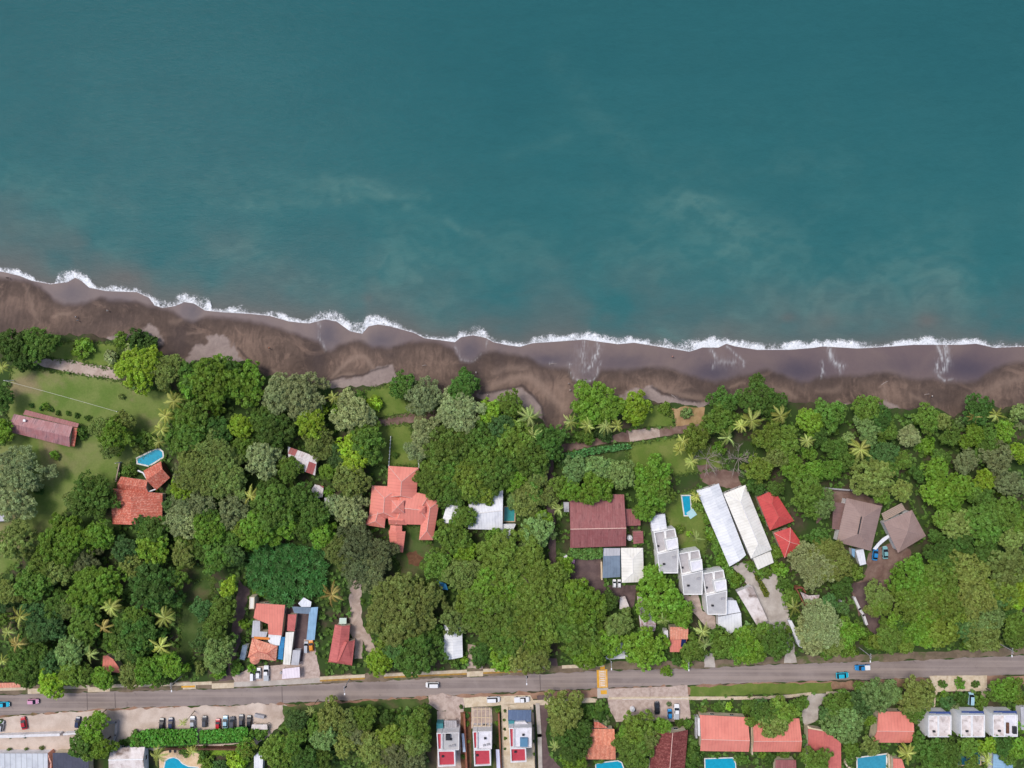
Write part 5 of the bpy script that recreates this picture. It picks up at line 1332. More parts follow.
PALM_TRUNK = bpy.data.meshes.new('palm_trunk'); bm.to_mesh(PALM_TRUNK); bm.free(); PALM_TRUNK.materials.append(M_PALMBARK)

# leaf colours (sRGB of the leaves themselves) and the words that name them
TONE = {
 'L': ((132, 164, 44), 'bright lime green'), 'B': ((108, 144, 44), 'bright green'), 'M': ((95, 125, 46), 'mid green'),
 'D': ((77, 109, 42), 'dark green'), 'K': ((80, 112, 56), 'bluish dark green'), 'O': ((120, 136, 66), 'olive green'),
 'G': ((148, 162, 108), 'pale grey-green'), 'Y': ((108, 132, 48), 'yellowish green'), 'C': ((120, 148, 82), 'pale fresh green'),
 'P': ((152, 158, 70), 'yellow-green'), 'Q': ((140, 154, 78), 'soft green'), 'R': ((162, 144, 74), 'orange tinted'), 'H': ((112, 124, 80), 'dusky olive'),
}
TREES = []   # dict rows, labelled after all are known
TCOUNT = 0
def tree(px, py, r, kind, tone, hk=1.0):
    """r = crown radius in photo px"""
    global TCOUNT
    TCOUNT += 1
    rng = random.Random(TCOUNT * 77 + 5)
    rm = r * S
    col, word = TONE[tone]
    if kind == 'palm':
        hgt = rng.uniform(7.5, 9.5); rm = max(rm, 1.6)
        p = P(px, py, hgt)
        e = empty('palm_tree', (p.x, p.y, 0), rng.uniform(0, 6.28))
        t = link('trunk', PALM_TRUNK, None, e); t.scale = (hgt * .9, hgt * .9, hgt)
        c = link('crown', rng.choice(PALMS), None, e); c.location = (0, 0, hgt); rm *= 1.12; c.scale = (rm, rm, rm * rng.uniform(.8, 1.15)); c.rotation_euler = (rng.uniform(-.3, .3), rng.uniform(-.3, .3), rng.uniform(0, 6))
    elif kind == 'bush':
        hgt = min(3.2, max(.5, rm * 1.1))
        p = P(px, py, hgt * .6)
        e = empty('shrub', (p.x, p.y, 0), rng.uniform(0, 6.28))
        c = link('foliage', rng.choice(CR['bush']), None, e); c.location = (0, 0, hgt * .12); c.scale = (rm * 1.05, rm * 1.05, hgt * .95)
        bm = bmesh.new(); tube(bm, [(0, 0, 0), (.03, 0, hgt * .5)], [.06, .03], 5); from_bm('stem', bm, M_BARK, e)
    else:
        hgt = hk * (min(13.5, 3.6 + rm * 1.05))
        p = P(px, py, hgt * .72)
        fine = kind == 'fine'
        if fine: k = 'fsmall' if rm < 4.2 else 'fmed' if rm < 7.5 else 'flarge'
        else: k = 'small' if rm < 3.4 else 'med' if rm < 6 else 'large' if rm < 9.5 else 'huge'
        e = empty('feathery_tree' if fine else 'broadleaf_tree', (p.x, p.y, 0), rng.uniform(0, 6.28))
        t = link('trunk', rng.choice(TRUNKS), None, e); t.scale = (max(rm, 2.5) * 1.25, max(rm, 2.5) * 1.25, hgt)
        c = link('crown', rng.choice(CR[k]), None, e)
        ch = min(rm * 1.0, hgt * .62); c.scale = (rm * 1.06, rm * 1.06, ch); c.location = (0, 0, hgt - ch * 1.0)
    j = rng.uniform(.88, 1.10); h = rng.uniform(-5, 5)
    c.color = C(max(0, min(255, (col[0] + h) * j)), max(0, min(255, col[1] * j)), max(0, min(255, (col[2] - h * .4) * j)))
    TREES.append(dict(o=e, x=px, y=py, r=r, kind=kind, tone=word))
    return e

def trees(t, k, rows):
    for row in rows:
        x, y = t(row[0], row[1])
        for tt in row[4:5]:
            tree(x, y, row[2] / k, row[3], tt)

b, f, s, q_ = 'broad', 'fine', 'bush', 'palm'
trees(A1, 5.12, [(50,120,85,b,'D'),(190,125,88,b,'M'),(120,180,62,b,'D'),(430,135,56,s,'B'),(615,110,42,s,'M'),(700,105,50,s,'D'),(765,125,42,s,'D'),(570,195,36,s,'G'),(660,150,30,s,'G'),
 (705,240,104,b,'L'),(852,268,88,f,'O'),(990,330,72,b,'B'),(595,585,82,b,'B'),(530,545,66,f,'O'),(635,520,58,f,'O'),(560,650,58,f,'O'),(15,400,52,b,'D'),(10,565,55,b,'B'),
 (230,440,20,s,'B'),(160,435,13,s,'D'),(260,460,13,s,'D'),(297,475,13,s,'D'),(347,480,13,s,'D'),(392,490,13,s,'D'),(450,505,16,s,'D'),(210,455,12,s,'D'),(625,392,16,s,'O'),(735,615,52,s,'M'),(700,660,36,s,'O'),(410,570,34,s,'M'),(275,690,24,s,'B'),
 (890,415,58,q_,'P'),(848,490,52,q_,'P'),(825,560,48,q_,'P'),(812,625,40,q_,'P'),(12,242,40,q_,'P'),(960,520,75,b,'B'),(925,610,85,b,'M')])
trees(A2, 5.12, [(60,290,80,b,'M'),(160,320,118,b,'B'),(325,340,100,b,'B'),(255,260,60,b,'D'),(50,480,92,b,'M'),(500,375,92,f,'G'),(620,375,108,f,'G'),(640,480,58,f,'G'),(672,530,85,b,'L'),(310,540,66,b,'L'),
 (480,570,95,b,'D'),(430,510,70,b,'M'),(880,490,92,f,'G'),(785,395,44,q_,'P'),(798,460,32,s,'L'),(700,620,86,f,'O'),(945,580,66,b,'M'),(890,685,88,b,'L'),(805,690,58,b,'K'),(190,690,105,f,'O'),(425,710,86,f,'G'),(320,650,54,b,'M'),(60,680,80,f,'O'),
 (200,560,66,b,'D'),(545,745,42,b,'M'),(1005,430,38,s,'L'),(920,405,40,s,'M'),(860,400,40,s,'G'),(745,765,32,b,'B'),(60,590,80,b,'M')])
trees(A3, 5.12, [(215,340,66,b,'D'),(322,395,86,f,'G'),(522,352,76,b,'D'),(505,470,112,f,'G'),(330,590,88,f,'G'),(300,660,62,f,'G'),(445,650,112,b,'Y'),(500,600,66,b,'O'),(665,475,62,b,'L'),(670,520,44,s,'C'),(770,435,68,b,'M'),
 (865,495,74,q_,'Q'),(890,590,62,q_,'Q'),(965,615,84,b,'D'),(620,610,88,b,'M'),(720,560,76,b,'K'),(805,630,105,b,'M'),(875,700,98,b,'M'),(640,720,98,b,'M'),(740,720,70,b,'M'),(85,425,36,s,'L'),(30,500,60,f,'G'),(35,640,84,b,'M'),(430,745,90,b,'Y'),(180,690,16,s,'M')])
trees(A4, 5.12, [(300,435,112,b,'B'),(228,455,52,b,'M'),(488,458,76,b,'L'),(155,520,50,q_,'Q'),(245,540,50,q_,'P'),(335,545,54,q_,'Q'),(395,542,42,q_,'P'),(645,452,30,s,'M'),(755,472,30,s,'C'),(920,510,82,b,'M'),(945,425,66,b,'D'),
 (805,605,72,b,'Y'),(730,620,48,q_,'P'),(775,725,48,q_,'P'),(715,665,40,q_,'P'),(960,600,58,q_,'Q'),(915,665,36,s,'B'),(250,590,40,s,'M'),(330,590,40,s,'K'),(200,600,30,s,'M')])
trees(E8, 6.4, [(420,450,82,b,'C'),(560,430,84,b,'C'),(715,485,90,b,'C'),(650,460,60,b,'C'),(540,565,102,b,'B'),(392,580,76,b,'B'),(300,540,58,b,'Y'),(905,500,112,b,'B'),(890,640,108,b,'B'),(950,580,90,b,'Y'),(850,700,60,b,'M'),(185,495,56,b,'O'),(140,600,76,b,'M'),(100,665,80,b,'O'),(310,700,56,q_,'Q'),(10,520,66,b,'B'),(200,420,60,b,'D'),(340,390,46,s,'K'),(190,740,50,b,'D'),(30,650,50,f,'C')])
trees(A5, 5.12, [(300,405,92,b,'D'),(380,430,58,b,'D'),(265,515,68,q_,'P'),(210,540,48,q_,'P'),(412,490,60,q_,'P')])
trees(E7, 6.4, [(445,130,85,b,'B'),(582,95,94,b,'M'),(185,235,96,b,'Y'),(300,275,92,b,'Y'),(130,440,82,b,'Y'),(335,430,92,b,'B'),(472,440,60,b,'B'),(440,345,46,b,'B'),(240,360,80,b,'O'),(612,300,72,b,'M'),(690,250,46,b,'C'),(430,262,56,q_,'Q'),(770,315,86,q_,'P'),
 (578,445,74,b,'B'),(812,55,88,b,'M'),(900,110,82,b,'D'),(815,190,82,b,'C'),(955,210,66,f,'Y'),(930,335,80,b,'K'),(850,500,118,b,'O'),(930,440,70,b,'M'),(430,560,108,b,'M'),(540,660,78,b,'C'),(450,690,62,b,'M'),(100,560,52,b,'D'),(385,150,32,s,'Y'),(500,230,60,b,'D'),(680,380,60,b,'D'),(900,610,60,b,'M'),(20,130,40,b,'M'),(230,560,50,b,'D'),(640,420,40,b,'M')])
trees(E6, 7.11, [(202,258,82,f,'G'),(150,430,72,f,'Y'),(20,500,88,b,'O'),(330,145,90,b,'M'),(440,150,66,b,'O'),(690,75,108,b,'D'),(668,120,52,q_,'R'),(820,105,74,q_,'P'),(650,250,84,b,'B'),(880,215,76,b,'B'),(770,235,60,b,'M'),(985,90,62,b,'C'),(990,180,30,s,'G'),(985,370,78,b,'L'),
 (345,320,58,s,'B'),(500,265,66,b,'M'),(405,495,96,b,'B'),(400,655,104,b,'B'),(560,610,92,b,'B'),(510,710,80,b,'B'),(735,570,84,b,'L'),(610,440,90,b,'H'),(830,430,112,b,'H'),(750,350,80,b,'D'),(910,590,96,b,'H'),(870,650,32,s,'L'),(700,400,60,b,'D'),(270,520,52,b,'D'),(150,640,80,f,'O'),(440,400,60,b,'D'),(20,650,60,b,'O'),(590,150,44,s,'C'),(660,650,70,b,'M'),(1010,620,50,f,'G')])
trees(B6, 5.12, [(825,325,104,b,'M'),(935,265,86,b,'M'),(605,295,54,b,'Y'),(680,330,78,b,'O'),(575,475,62,b,'D'),(620,530,72,b,'M'),(735,560,96,f,'O'),(940,570,112,b,'O'),(990,650,76,b,'L'),(960,400,64,b,'O'),(455,600,98,b,'B'),(600,620,98,b,'Y'),(470,720,100,b,'Y'),(590,720,104,b,'Y'),(790,700,104,f,'O'),
 (30,530,112,f,'O'),(172,578,38,s,'Y'),(285,700,72,f,'O'),(90,655,54,b,'D'),(700,420,66,b,'D'),(830,470,70,b,'D'),(1000,330,60,b,'M'),(820,200,60,b,'M'),(570,385,34,b,'D'),(880,690,80,b,'K')])
trees(B5, 5.12, [(905,550,112,f,'G'),(965,480,76,f,'O'),(250,380,18,s,'L'),(205,360,26,s,'Y'),(285,400,44,q_,'Q'),(285,190,36,q_,'P'),(310,230,36,s,'Y'),(350,300,26,s,'M'),(370,380,30,s,'B'),(395,450,34,s,'M'),(420,520,34,s,'B'),(450,580,30,s,'M'),(490,620,36,s,'B'),(70,580,56,b,'B'),(620,575,36,s,'M'),(650,580,26,s,'M'),(570,540,26,s,'M'),(700,480,36,s,'M'),(725,560,40,s,'B'),(745,640,40,s,'D'),(760,700,40,b,'M'),(640,300,20,s,'D'),(915,390,48,b,'D')])
trees(B1, 5.12, [(88,60,112,f,'G'),(60,195,102,f,'G'),(470,190,108,b,'M'),(395,205,62,b,'O'),(75,420,92,b,'O'),(300,430,108,b,'B'),(230,530,76,b,'Y'),(300,565,72,b,'O'),(392,400,86,b,'B'),(512,390,74,b,'B'),(430,520,70,f,'H'),(780,355,80,b,'M'),(770,450,88,b,'B'),(640,470,68,b,'K'),(670,530,58,b,'O'),
 (495,640,106,b,'B'),(410,690,72,b,'B'),(780,650,116,b,'D'),(900,605,52,b,'M'),(170,640,86,b,'M'),(930,150,66,b,'L'),(910,310,80,f,'G'),(935,225,66,f,'H'),(655,60,34,s,'M'),(100,680,50,f,'O'),(940,470,66,b,'O'),(720,310,40,b,'D'),(205,160,22,s,'D'),(30,680,60,f,'O'),(870,230,40,b,'K')])
trees(E4, 6.4, [(230,470,90,b,'K'),(335,545,96,b,'K'),(265,580,84,b,'K'),(350,430,80,b,'M'),(550,520,106,b,'M'),(440,440,70,b,'O'),(130,490,78,q_,'P'),(50,590,56,q_,'P'),(110,665,70,q_,'R'),(710,430,80,q_,'P'),(665,560,66,q_,'R'),(730,640,80,b,'M'),(880,600,112,b,'D'),(860,480,70,b,'M'),(40,330,70,b,'O'),(20,420,50,b,'K'),(800,520,70,b,'D'),(560,440,60,b,'D'),(20,510,50,b,'M')])
trees(C1, 6.4, [(150,430,112,b,'M'),(235,345,84,b,'M'),(440,340,104,b,'C'),(340,410,84,b,'K'),(330,520,88,b,'L'),(460,470,92,b,'Y'),(550,470,70,b,'M'),(660,505,76,b,'B'),(560,245,60,b,'M'),(580,350,58,q_,'Q'),(830,480,64,b,'O'),(950,445,90,b,'B'),(15,390,52,q_,'P'),(870,230,104,b,'D'),(780,330,60,b,'O'),(870,340,60,b,'D'),(60,470,60,b,'M'),(740,290,60,b,'B')])
trees(E1, 6.4, [(285,240,82,q_,'P'),(260,425,78,q_,'P'),(530,185,66,b,'K'),(700,50,62,b,'L'),(650,185,88,b,'Y'),(600,310,80,b,'Y'),(530,400,66,b,'K'),(620,470,106,f,'C'),(190,580,88,b,'B'),(330,535,80,b,'B'),(260,640,46,b,'D'),(110,400,100,b,'D'),(60,620,66,b,'O'),(700,390,46,b,'D'),(795,290,34,s,'B'),(840,565,32,s,'B'),(750,560,44,s,'M'),(640,590,44,s,'B'),(510,570,40,s,'O')])
trees(B2, 5.12, [(105,70,118,f,'O'),(230,90,112,f,'O'),(30,80,70,f,'H'),(130,200,78,b,'H'),(270,255,84,b,'H'),(150,360,88,b,'B'),(40,325,72,f,'G'),(470,250,120,b,'M'),(385,360,96,b,'B'),(540,310,78,b,'B'),(330,350,56,b,'Y'),(362,185,60,q_,'P'),(600,190,72,b,'M'),(560,60,58,b,'M'),(690,265,80,b,'D'),(640,340,60,b,'D'),(725,390,64,b,'B'),
 (870,100,88,b,'O'),(872,255,80,f,'G'),(790,225,56,f,'G'),(762,60,46,b,'B'),(750,165,28,s,'B'),(190,500,78,b,'M'),(270,490,62,b,'K'),(815,470,84,f,'O'),(895,440,98,f,'H'),(778,690,66,q_,'R'),(25,450,58,b,'Y'),(410,660,40,s,'B'),(260,400,50,b,'M'),(450,160,60,b,'D'),(910,560,90,f,'H'),(120,460,60,b,'M'),(150,270,60,b,'M')])
trees(B3, 5.12, [(90,480,96,f,'H'),(60,590,84,f,'H'),(380,115,88,b,'M'),(560,110,90,b,'Y'),(700,65,96,b,'M'),(790,100,56,b,'B'),(905,90,50,b,'O'),(860,190,76,b,'O'),(640,165,58,b,'Y'),(540,290,62,b,'M'),(575,165,70,b,'Y'),(480,400,84,b,'M'),(540,470,60,b,'L'),(400,540,72,b,'M'),(690,388,48,b,'B'),(785,210,36,s,'C'),(902,365,80,b,'C'),(858,425,48,b,'C'),(470,170,70,b,'M'),(450,40,70,b,'M'),(540,30,60,b,'Y'),(620,30,60,b,'M'),(960,190,50,b,'O'),(930,290,46,b,'B')])
trees(E2, 6.4, [(448,195,196,b,'O'),(560,480,138,b,'D'),(650,330,60,b,'D'),(310,520,82,b,'L'),(430,440,78,b,'K'),(862,510,30,s,'L'),(800,525,40,s,'M'),(985,470,70,b,'D'),(660,90,70,b,'O'),(360,390,60,b,'Y')])
trees(E5, 6.4, [(610,310,200,b,'Y'),(730,470,200,b,'Y'),(480,600,190,b,'Y'),(700,690,190,b,'Y'),(280,340,118,f,'O'),(330,560,110,b,'Y'),(250,640,100,b,'O'),(540,470,180,b,'B'),(920,300,62,b,'B'),(960,460,98,b,'B'),(920,600,110,b,'Y'),(560,760,130,b,'M'),(840,560,90,b,'M')])
trees(C8, 5.12, [(940,150,112,b,'B'),(920,310,100,b,'Y'),(960,370,84,b,'B'),(860,250,76,b,'M'),(620,390,96,b,'O'),(520,400,76,b,'B'),(430,370,50,b,'D'),(700,390,80,b,'O'),(400,400,40,s,'Y')])
trees(C5, 6.4, [(45,200,80,b,'M'),(175,285,86,b,'O'),(130,130,62,b,'D'),(455,135,138,b,'B'),(590,225,78,b,'B'),(350,440,122,b,'B'),(250,340,48,s,'D'),(490,578,36,s,'B'),(645,450,72,b,'Y'),(470,255,62,q_,'Q'),(720,330,70,q_,'Q'),(740,410,54,q_,'Q'),(845,420,90,b,'M'),(955,430,90,b,'B'),(120,400,86,b,'B'),(30,430,90,b,'B'),(620,540,40,s,'B'),(560,520,40,s,'D'),(40,330,60,b,'M'),(810,350,50,b,'D'),(700,470,50,b,'M')])
trees(C6, 6.4, [(60,430,106,b,'B'),(215,390,104,b,'M'),(130,330,60,b,'M'),(345,170,68,q_,'P'),(330,110,50,b,'M'),(530,300,142,f,'G'),(470,370,104,f,'G'),(610,400,84,f,'O'),(690,330,88,b,'B'),(760,310,50,b,'M'),(650,170,48,b,'K'),(560,150,60,b,'K'),(830,400,46,s,'B'),(905,160,76,f,'Y'),(880,390,58,b,'Y'),(955,360,78,b,'Y'),(980,260,60,b,'B'),(310,320,30,s,'M'),(700,440,50,s,'M'),(560,450,50,s,'M'),(850,180,50,f,'O'),(30,330,50,f,'C')])
trees(C7, 6.4, [(310,110,108,b,'B'),(450,60,108,b,'B'),(520,165,98,b,'Y'),(385,230,100,b,'B'),(480,330,108,b,'Y'),(310,330,88,b,'B'),(400,370,80,b,'B'),(220,275,58,b,'D'),(160,375,88,b,'Y'),(260,400,64,b,'Y'),(710,110,108,f,'O'),(790,250,110,f,'C'),(770,340,108,f,'O'),(650,310,68,b,'K'),(680,405,58,s,'M'),(900,60,108,b,'Y'),(985,120,78,b,'L'),(975,280,88,b,'M'),(900,180,70,b,'D'),(960,370,70,b,'M'),(600,230,60,b,'Y'),(840,420,50,s,'O')])
trees(D1, 7.64, [(720,475,108,b,'B'),(620,590,100,b,'M'),(770,590,96,b,'B'),(700,640,70,b,'M'),(760,360,44,b,'L'),(990,560,38,s,'D'),(80,530,10,s,'D'),(190,530,10,s,'D'),(70,625,20,s,'O'),(200,620,16,s,'O'),(320,615,18,s,'O'),(5,410,24,s,'D'),(930,570,26,s,'M')])
trees(D2, 7.64, [(290,665,86,q_,'P'),(552,640,60,q_,'P'),(480,420,46,q_,'P'),(130,545,62,s,'M'),(900,720,72,s,'L'),(970,620,62,b,'Y'),(660,720,60,s,'M'),(750,755,52,s,'K'),(45,565,30,s,'D'),(490,630,46,s,'M'),(640,655,46,s,'M'),(1000,520,36,s,'D'),(960,670,50,s,'M')])
trees(D5, 7.64, [(440,400,90,b,'K'),(690,390,120,b,'O'),(830,430,96,b,'O'),(650,530,104,b,'C'),(790,580,90,b,'O'),(960,390,88,b,'M'),(285,640,118,b,'Y'),(400,590,90,b,'M'),(500,700,108,b,'D'),(990,620,80,b,'O'),(540,330,48,q_,'Q'),(40,600,56,b,'B'),(590,460,80,b,'M'),(900,340,60,b,'M'),(150,510,60,s,'M'),(440,500,80,b,'M'),(890,500,80,b,'H'),(20,720,50,s,'L'),(330,740,80,b,'M'),(620,690,80,b,'M')])
trees(D6, 7.64, [(440,440,118,b,'Y'),(430,580,108,b,'O'),(240,530,104,b,'Y'),(110,620,108,b,'O'),(250,660,118,b,'H'),(400,700,98,b,'H'),(60,380,70,b,'M'),(485,310,48,b,'M'),(330,400,56,b,'D'),(200,380,50,b,'D'),(30,520,70,b,'O'),(350,620,80,b,'Y'),(150,740,80,b,'O')])
trees(D7, 7.64, [(640,350,140,b,'O'),(715,580,138,b,'D'),(570,600,58,q_,'Q'),(600,440,80,b,'O'),(780,470,70,b,'D'),(720,700,90,b,'B'),(930,370,46,s,'D'),(960,410,34,s,'G'),(840,320,36,s,'D')])
trees(D7, 7.64, [(192,330,12,s,'D'),(185,400,11,s,'M'),(188,470,10,s,'D'),(195,540,12,s,'M'),(192,620,10,s,'D'),(405,330,11,s,'M'),(410,440,10,s,'D'),(412,560,12,s,'D'),(415,660,14,s,'M'),(135,330,18,s,'M'),(130,420,16,s,'B'),(140,520,15,s,'D'),(110,600,12,s,'M')])
trees(D6, 7.64, [(810,360,22,s,'D'),(820,430,18,s,'M'),(790,680,18,s,'D'),(830,560,14,s,'O'),(775,300,16,s,'D')])
trees(X1, 7.64, [(350,470,118,b,'Y'),(340,630,136,b,'Y'),(420,560,96,b,'O'),(270,500,70,b,'B'),(550,430,72,b,'B'),(740,430,34,s,'M'),(690,420,30,s,'M'),(770,650,58,s,'M'),(760,720,60,s,'D'),(600,275,20,s,'H'),(60,310,40,s,'M'),(40,360,40,s,'D')])
trees(X2, 7.64, [(590,330,98,b,'M'),(710,330,108,b,'Y'),(640,430,108,b,'O'),(540,290,56,b,'K'),(830,265,58,b,'M'),(600,690,48,s,'D'),(560,660,30,s,'B'),(430,310,40,s,'M'),(300,300,30,s,'L'),(200,310,30,s,'M'),(400,690,48,s,'M'),(40,690,66,s,'D'),(880,550,48,s,'K'),(110,320,30,s,'O'),(370,660,30,s,'D'),(730,660,36,s,'M'),(465,400,44,b,'M')])
trees(X3, 7.64, [(290,270,106,b,'M'),(350,420,138,b,'C'),(600,220,126,b,'C'),(690,200,90,b,'C'),(490,280,108,b,'K'),(520,385,52,b,'B'),(880,220,128,b,'O'),(860,330,86,b,'M'),(535,600,68,b,'O'),(120,700,108,b,'Y'),(400,610,66,s,'M'),(820,650,88,q_,'P'),(935,620,60,s,'D'),(210,330,60,b,'K'),(30,260,40,s,'B'),(900,480,30,s,'D'),(960,230,50,b,'Y'),(450,140,50,b,'M'),(380,700,40,s,'D'),(930,560,40,s,'D')])
trees(X4, 7.64, [(300,640,118,b,'D'),(440,640,100,b,'D'),(590,600,88,b,'M'),(350,720,116,b,'D'),(740,590,68,b,'L'),(870,160,98,b,'B'),(800,200,60,b,'M'),(930,170,66,b,'Y'),(540,125,42,s,'B'),(660,120,30,s,'D'),(410,125,32,s,'D'),(540,235,56,s,'D'),(430,270,58,s,'K'),(690,265,58,s,'M'),(420,220,32,s,'B'),(850,590,84,b,'D'),(960,610,86,b,'B'),(1000,440,48,s,'B'),(990,250,40,s,'Y'),(740,700,66,q_,'P'),(620,720,60,b,'M'),(480,720,60,b,'D'),(990,110,30,s,'M'),(500,300,40,s,'H'),(900,680,60,b,'M')])

# ---- bare dry trees on the lawn edge
def bare_tree(px, py, r, label):
    rng = random.Random(int(px)); hgt = 6.5; p = P(px, py, hgt * .6)
    e = empty('bare_tree', (p.x, p.y, 0), 0, label, 'tree')
    bm = bmesh.new(); tube(bm, [(0,0,0),(.1,.05,1.6),(.05,.1,3)], [.25,.2,.15], 8); t = from_bm('trunk', bm, M_BARE, e)
    bm = bmesh.new()
    for k in range(11):
        a = k * 2.4 + rng.uniform(-.3,.3); d = Vector((math.cos(a), math.sin(a), 0)); R = r * S * rng.uniform(.7,1.1)
        p0 = Vector((.05,.1,rng.uniform(1.6,3))); p1 = p0 + d * R * .5 + Vector((0,0,1.4)); p2 = p0 + d * R + Vector((rng.uniform(-.6,.6),rng.uniform(-.6,.6),2.6))
        tube(bm, [p0,p1,p2], [.10,.06,.025], 5)
        for m_ in range(9):
            b0 = p0.lerp(p2, rng.uniform(.35,.95)); aa = a + rng.uniform(-1.3,1.3)
            tube(bm, [b0, b0 + Vector((math.cos(aa), math.sin(aa), .4)) * R * .35], [.05,.02], 4)
    from_bm('branches', bm, M_BARE, e)
    return e
bare_tree(*A5(205,715), 15, 'leafless grey twiggy tree above the cool white hall')
bare_tree(*A4(860,715), 15, 'leafless white branched tree right of the yellow palms')

# ---- banana thicket, clipped hedges, undergrowth
def blades(name, pts, z, ln, seed, per=8, wd=.3, lift=.55, lobs=None, droop=0.25):
    rng = np.random.default_rng(seed)
    pos = np.array([(p[0], p[1], zz) for p, zz in zip(pts, z)])
    nr = np.tile(np.array([0,0,1.0]), (len(pos),1)) + rng.normal(0,.18,(len(pos),3)); nr /= np.linalg.norm(nr,axis=1)[:,None]
    me = leaves_mesh(name, pos, nr, ln, ln*wd, rng, per, lift, lobs if lobs is not None else rng.uniform(0,1,len(pos)), droop)
    me.materials.append(M_LEAF); return me
def scatter(poly, n, seed):
    rng = np.random.default_rng(seed); xs_=[p[0] for p in poly]; ys_=[p[1] for p in poly]
    X = rng.uniform(min(xs_),max(xs_),n*3); Y = rng.uniform(min(ys_),max(ys_),n*3); k = inpoly(X,Y,poly)
    return X[k][:n], Y[k][:n]
BAN = tp(B2, [(360,480),(420,440),(520,430),(640,445),(740,450),(760,520),(745,600),(740,690),(640,700),(560,745),(470,740),(420,690),(350,640),(345,560)])
X_,Y_ = scatter(BAN, 800, 5); zz = np.random.default_rng(3).uniform(2.0,3.4,len(X_))
pts = [P(x,y,z_) for x,y,z_ in zip(X_,Y_,zz)]
o = link('banana_thicket', blades('banana_thicket', pts, zz, 1.35, 8, 6, .26, .55)); o.color = C(66,112,50)
tag(o, 'dense bluish green thicket of long banana-like leaves above the salmon roof', 'thicket', kind='stuff')
EXCL.append(BAN)
def hedge(poly, n, hgt, col, label, seed):
    cx=sum(p[0] for p in poly)/len(poly); cy=sum(p[1] for p in poly)/len(poly)
    X_,Y_ = scatter(poly, n, seed); rng=np.random.default_rng(seed); zz=rng.uniform(hgt*.5,hgt*1.15,len(X_))
    c0=P(cx,cy,0); e=empty('hedge',(c0.x,c0.y,0),0,label,'hedge')
    pts=[P(x,y,z_)-c0 for x,y,z_ in zip(X_,Y_,zz)]
    o=link('foliage', blades('hedge_foliage', pts, zz, .42, seed, 7, .55, .5, None, .1), None, e); o.color=C(*col)
    bm=bmesh.new(); prism(bm,[((P(x,y,0)-c0).x*.98,(P(x,y,0)-c0).y*.98) for x,y in poly],0,hgt*.62)
    w=from_bm('branch_core',bm,M_HCORE,e); EXCL.append(poly); FOOT[label]=(cx,cy)
M_HCORE = mat_plain('hedge_core', C(44,66,30), .95)
hedge(tp(D2,[(85,520),(200,470),(330,465),(430,470),(590,460),(590,580),(430,590),(200,600),(80,600)]), 1500, 2.4, (90,146,48), 'long leafy green hedge canopy behind the left parked cars', 21)
hedge(tp(D2,[(612,480),(700,470),(850,460),(975,450),(975,555),(800,565),(612,572)]), 1300, 2.4, (86,146,48), 'leafy green hedge canopy behind the right parked cars', 22)
hedge(tp(A4,[(110,690),(250,655),(440,632),(465,640),(465,655),(440,660),(260,690),(120,730)]), 420, 1.6, (84,134,72), 'clipped hedge row below the pinkish dirt path', 23)
hedge(tp(B5,[(330,345),(352,340),(440,470),(500,620),(480,660),(440,600),(400,500)]), 420, 1.8, (110,150,60), 'narrow hedge strip left of the cool white hall', 24)
hedge(tp(B5,[(575,570),(600,580),(660,680),(655,700),(640,700)]), 150, .9, (100,108,36), 'thin green strip planted down the middle of the driveway', 25)
hedge(tp(B4,[(150,450),(320,450),(320,500),(240,510),(160,500)]), 420, 1.4, (100,138,64), 'low shrub hedge under the maroon roof edge', 26)

LAND = [(-60,395),(60,372),(130,345),(190,372),(300,392),(430,400),(540,425),(720,412),(900,415),(1080,412),(1080,668),(900,664),(600,672),(300,684),(-60,692)]
LAND2 = [(285,705),(430,700),(430,790),(255,790)]
LAND3 = [(548,700),(700,694),(1080,684),(1080,800),(548,800)]
X_=[];Y_=[]
for i,(pl,n) in enumerate(((LAND,16000),(LAND2,1800),(LAND3,4200))):
    a,b_=scatter(pl,n,40+i); X_.append(a); Y_.append(b_)
X_=np.concatenate(X_); Y_=np.concatenate(Y_)
nz=fbm(X_/16,Y_/16,131,3); ok=nz>.33
for pl in EXCL: ok &= ~inpoly(X_,Y_,pl)
ok &= ~((Y_>RT(X_)-9)&(Y_<RB(X_)+9))
X_,Y_=X_[ok],Y_[ok]; rng=np.random.default_rng(77); zz=rng.uniform(.25,1.5,len(X_))*sstep(.33,.6,nz[ok])+.15
pts=[P(x,y,z_) for x,y,z_ in zip(X_,Y_,zz)]
o=link('undergrowth', blades('undergrowth', pts, zz, .75, 9, 8, .5, .3, fbm(X_/9,Y_/9,55,2))); o.color=C(86,116,46)
tag(o, 'low tangled green undergrowth between the trees', 'undergrowth', kind='stuff')
# tufts along lawn borders so grass and soil interlock
X_=[];Y_=[]
for pl in TUFTED:
    for i in range(len(pl)):
        (x0,y0),(x1,y1)=pl[i],pl[(i+1)%len(pl)]; n=int(math.hypot(x1-x0,y1-y0)*2.2); t=rng.uniform(0,1,n)
        X_.append(x0+(x1-x0)*t+rng.normal(0,1.2,n)); Y_.append(y0+(y1-y0)*t+rng.normal(0,1.2,n))
X_=np.concatenate(X_);Y_=np.concatenate(Y_); zz=np.full(len(X_),.05)
pts=[P(x,y,0) for x,y in zip(X_,Y_)]
o=link('grass_tufts', blades('grass_tufts', pts, zz, .42, 19, 6, .35, .6)); o.color=C(88,110,44)
tag(o, 'ragged grass tufts along the lawn borders', 'grass', kind='stuff')
